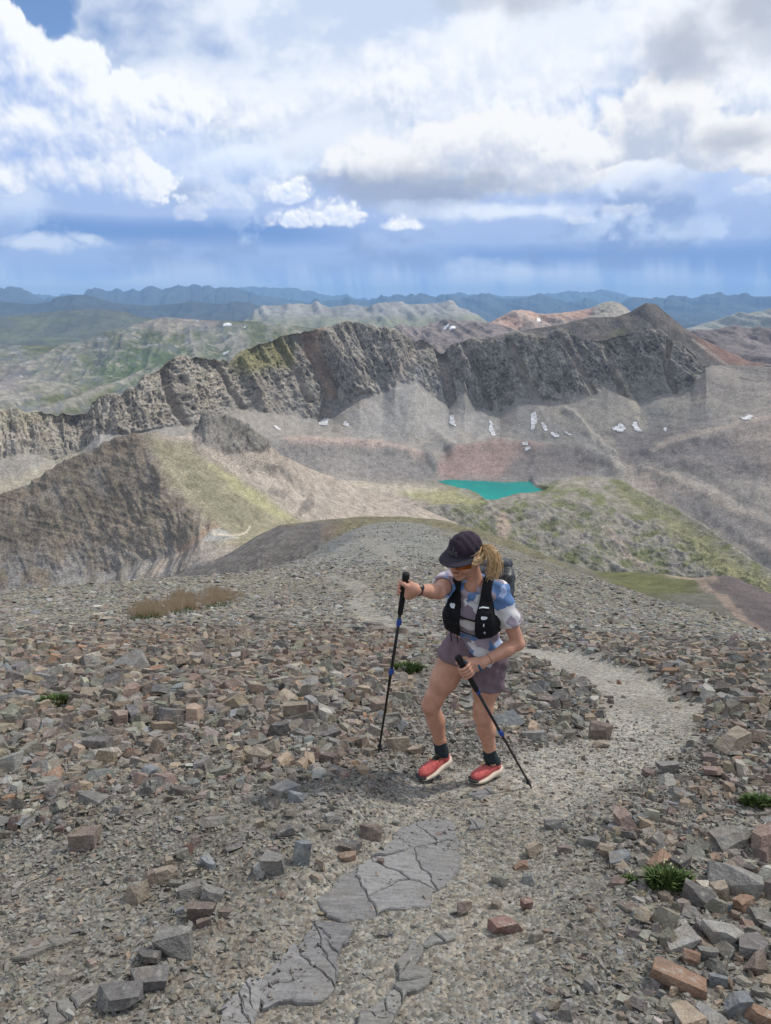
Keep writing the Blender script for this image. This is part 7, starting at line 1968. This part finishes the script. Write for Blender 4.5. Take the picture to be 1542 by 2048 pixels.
tube_obj('strap_tail', [TT(-.100, .128, .235), TT(-.098, .134, .20), TT(-.095, .130, .165)], .0034, m_vest, vest, BASE)
f = Field((0.25, 3.55, -2.02), (0.98, 4.16, -1.26), .006)
f.rbox(TT(.055, -.150, .33), TM, (.130, .070, .18), .035, .0); f.rbox(TT(.045, -.215, .27), TM, (.10, .04, .11), .03, .03)
X_, Y_, Z_ = f._pts((slice(None),) * 3)
f.d = (f.d + .006 * np.sin(X_ * 48 + Z_ * 33) * np.sin(Z_ * 61 - Y_ * 40)).astype(np.float32)
pk = field_obj('pack', f, m_packm, vest, 1)
f = Field((0.25, 3.5, -1.75), (1.0, 4.16, -1.2), .005)
f.cone(at1(1000, 1128, 3.78), at1(1014, 1128, 3.84), .034, .034, .0); f.cone(TT(-.06, -.17, .49), at1(1010, 1130, 3.82), .034, .036, .01)
field_obj('roll_top', f, m_packm, pk, 1)

# ------------------------------------------------------------------ trekking poles
def pole(gt, tip, label, strap_to, locks):
    ax_ = nrm(tip - gt); L = float(np.linalg.norm(tip - gt))
    root = bpy.data.objects.new('trekking_pole', None); COL.objects.link(root); root.location = tuple(tip)
    set_props(root, label, 'trekking pole', 'trekking poles held by the walker')
    q = lambda t: gt + ax_ * t
    tube_obj('grip', [q(-.012), q(-.010), q(0), q(.018), q(.03), q(.09), q(.12), q(.13), q(.24), q(.25)], [.006, .017, .0205, .019, .0165, .0175, .0165, .0150, .0145, .011], m_foamg, root, tip, 12)
    tube_obj('shaft', [q(.24), q(L * .58), q(L * .58 + .001), q(L - .05)], [.0085, .0085, .0072, .0062], m_black, root, tip, 10)
    for t in locks:
        lk_ = tube_obj('lock', [q(t - .022), q(t - .020), q(t - .004), q(t - .002), q(t + .002), q(t + .020), q(t + .022)], [.009, .0115, .0115, .0095, .0115, .0115, .009], m_blue, root, tip, 10)
        tube_obj('lever', [q(t - .015) + np.array([.011, -.004, 0]), q(t + .015) + np.array([.012, -.004, 0])], .004, m_blue, lk_, tip, 6)
    tube_obj('tip', [q(L - .065), q(L - .06), q(L - .02), q(L)], [.0062, .0085, .006, .0025], m_black, root, tip, 8)
    tube_obj('basket', [q(L - .055), q(L - .050)], [.016, .014], m_black, root, tip, 10)
    for p_, r_ in strap_to: tube_obj('strap', p_, r_, m_teal, root, tip, 6)
    return root
wdL = nrm(wrL - gripL); camL = nrm(-wrL)
e1 = nrm(elL - wrL); e2 = nrm(np.cross(e1, camL)); 
bandp = [wrL - e1 * .022 + (camL * math.cos(a) + e2 * math.sin(a)) * .031 for a in np.linspace(-2.0, 2.0, 14)]
pole(gtR, tipR, 'black trekking pole with blue locks planted upright among the left scree', [], (.30, .64))
pole(gtL, tipL, 'black trekking pole slanting across the walker\'s front onto the trail', [(bandp, .0075), ([gtL + axL * .012, gripL + wdL * .03 - axL * .03 + camL * .02, bandp[7]], .005)], (.245, .58))
bpy.context.view_layer.update()
print('walker', round(time.time() - T0, 1))
# ------------------------------------------------------------------ air: one closed box of even, thin, bluish haze
m_haze = bpy.data.materials.new('haze_air'); m_haze.use_nodes = True
nt = m_haze.node_tree; nt.nodes.clear()
o_ = node(nt, 'ShaderNodeOutputMaterial'); pv = node(nt, 'ShaderNodeVolumePrincipled')
pv.inputs['Color'].default_value = (0.36, 0.62, 1.0, 1)
pv.inputs['Density'].default_value = 0.000027
pv.inputs['Anisotropy'].default_value = 0.0
nt.links.new(pv.outputs[0], o_.inputs['Volume'])
zs = [(o.matrix_world @ Vector(c)).z for o in SC.objects if o.type == 'MESH' for c in o.bound_box]
xs = [abs((o.matrix_world @ Vector(c)).x) for o in SC.objects if o.type == 'MESH' for c in o.bound_box]
ys = [(o.matrix_world @ Vector(c)).y for o in SC.objects if o.type == 'MESH' for c in o.bound_box]
hx, y0, y1, z0, z1 = max(xs) * 1.02 + 50, min(ys) - 60.0, max(ys) * 1.02 + 50, min(zs) - 1.5, max(max(zs), 0) + 2.0
hv = [(sx * hx, y, z) for sx in (-1, 1) for y in (y0, y1) for z in (z0, z1)]
o_haze = mesh_obj('haze', hv, [(0, 1, 3, 2), (4, 6, 7, 5), (0, 4, 5, 1), (2, 3, 7, 6), (0, 2, 6, 4), (1, 5, 7, 3)], m_haze)
set_props(o_haze, kind='stuff')
print('haze box', hx, y1, z0, z1)
# ------------------------------------------------------------------ unseen cloud meshes added overhead to block sun and shade the slopes
m_shade_cloud = bpy.data.materials.new('shade_cloud'); m_shade_cloud.use_nodes = True
nt = m_shade_cloud.node_tree; nt.nodes.clear()
o_ = node(nt, 'ShaderNodeOutputMaterial'); mx_ = node(nt, 'ShaderNodeMixShader'); tr_ = node(nt, 'ShaderNodeBsdfTranslucent'); df_ = node(nt, 'ShaderNodeBsdfDiffuse')
tr_.inputs[0].default_value = (0.95, 0.96, 1.0, 1); df_.inputs[0].default_value = (0.9, 0.9, 0.92, 1); mx_.inputs[0].default_value = 0.30
nt.links.new(tr_.outputs[0], mx_.inputs[1]); nt.links.new(df_.outputs[0], mx_.inputs[2]); tp_ = node(nt, 'ShaderNodeBsdfTransparent'); m2_ = node(nt, 'ShaderNodeMixShader'); m2_.inputs[0].default_value = 0.20      # even transparency lets sun through, keeping the added shade light
nt.links.new(tp_.outputs[0], m2_.inputs[1]); nt.links.new(mx_.outputs[0], m2_.inputs[2]); nt.links.new(m2_.outputs[0], o_.inputs['Surface'])
def cloud(target, rx, ry, seed, height=1500.0):
    """an unseen flat-based blocker mesh added between the sun and a place on the ground"""
    t = np.array(target, float); sv = np.array(sd)
    c = t + sv * (height - t[2]) / sv[2]
    n1, n2 = 40, 18; V = []
    for j in range(n2 + 1):
        ph = math.pi * j / n2
        for i in range(n1):
            th = 2 * math.pi * i / n1
            p = np.array([math.cos(th) * math.sin(ph), math.sin(th) * math.sin(ph), math.cos(ph)])
            k = 1 + 0.55 * fbm(np.array([p[0] * 2.2 + seed * 7.1 + p[2]]), np.array([p[1] * 2.2 + p[2] * .7]), 4, .55, seed)[0]
            z = p[2] * (0.32 if p[2] > 0 else 0.07) * min(rx, ry)
            V.append((c[0] + p[0] * rx * k, c[1] + p[1] * ry * k, c[2] + z * k))
    Fc = [(j * n1 + i, j * n1 + (i + 1) % n1, (j + 1) * n1 + (i + 1) % n1, (j + 1) * n1 + i) for j in range(n2) for i in range(n1)]
    o = mesh_obj('cloud', V, np.array(Fc)[:, ::-1], m_shade_cloud, None, True)
    return set_props(o, kind='stuff')
for k, (t, rx, ry) in enumerate(CLOUD_SHADE):
    cloud(t, rx, ry, 3 + k)
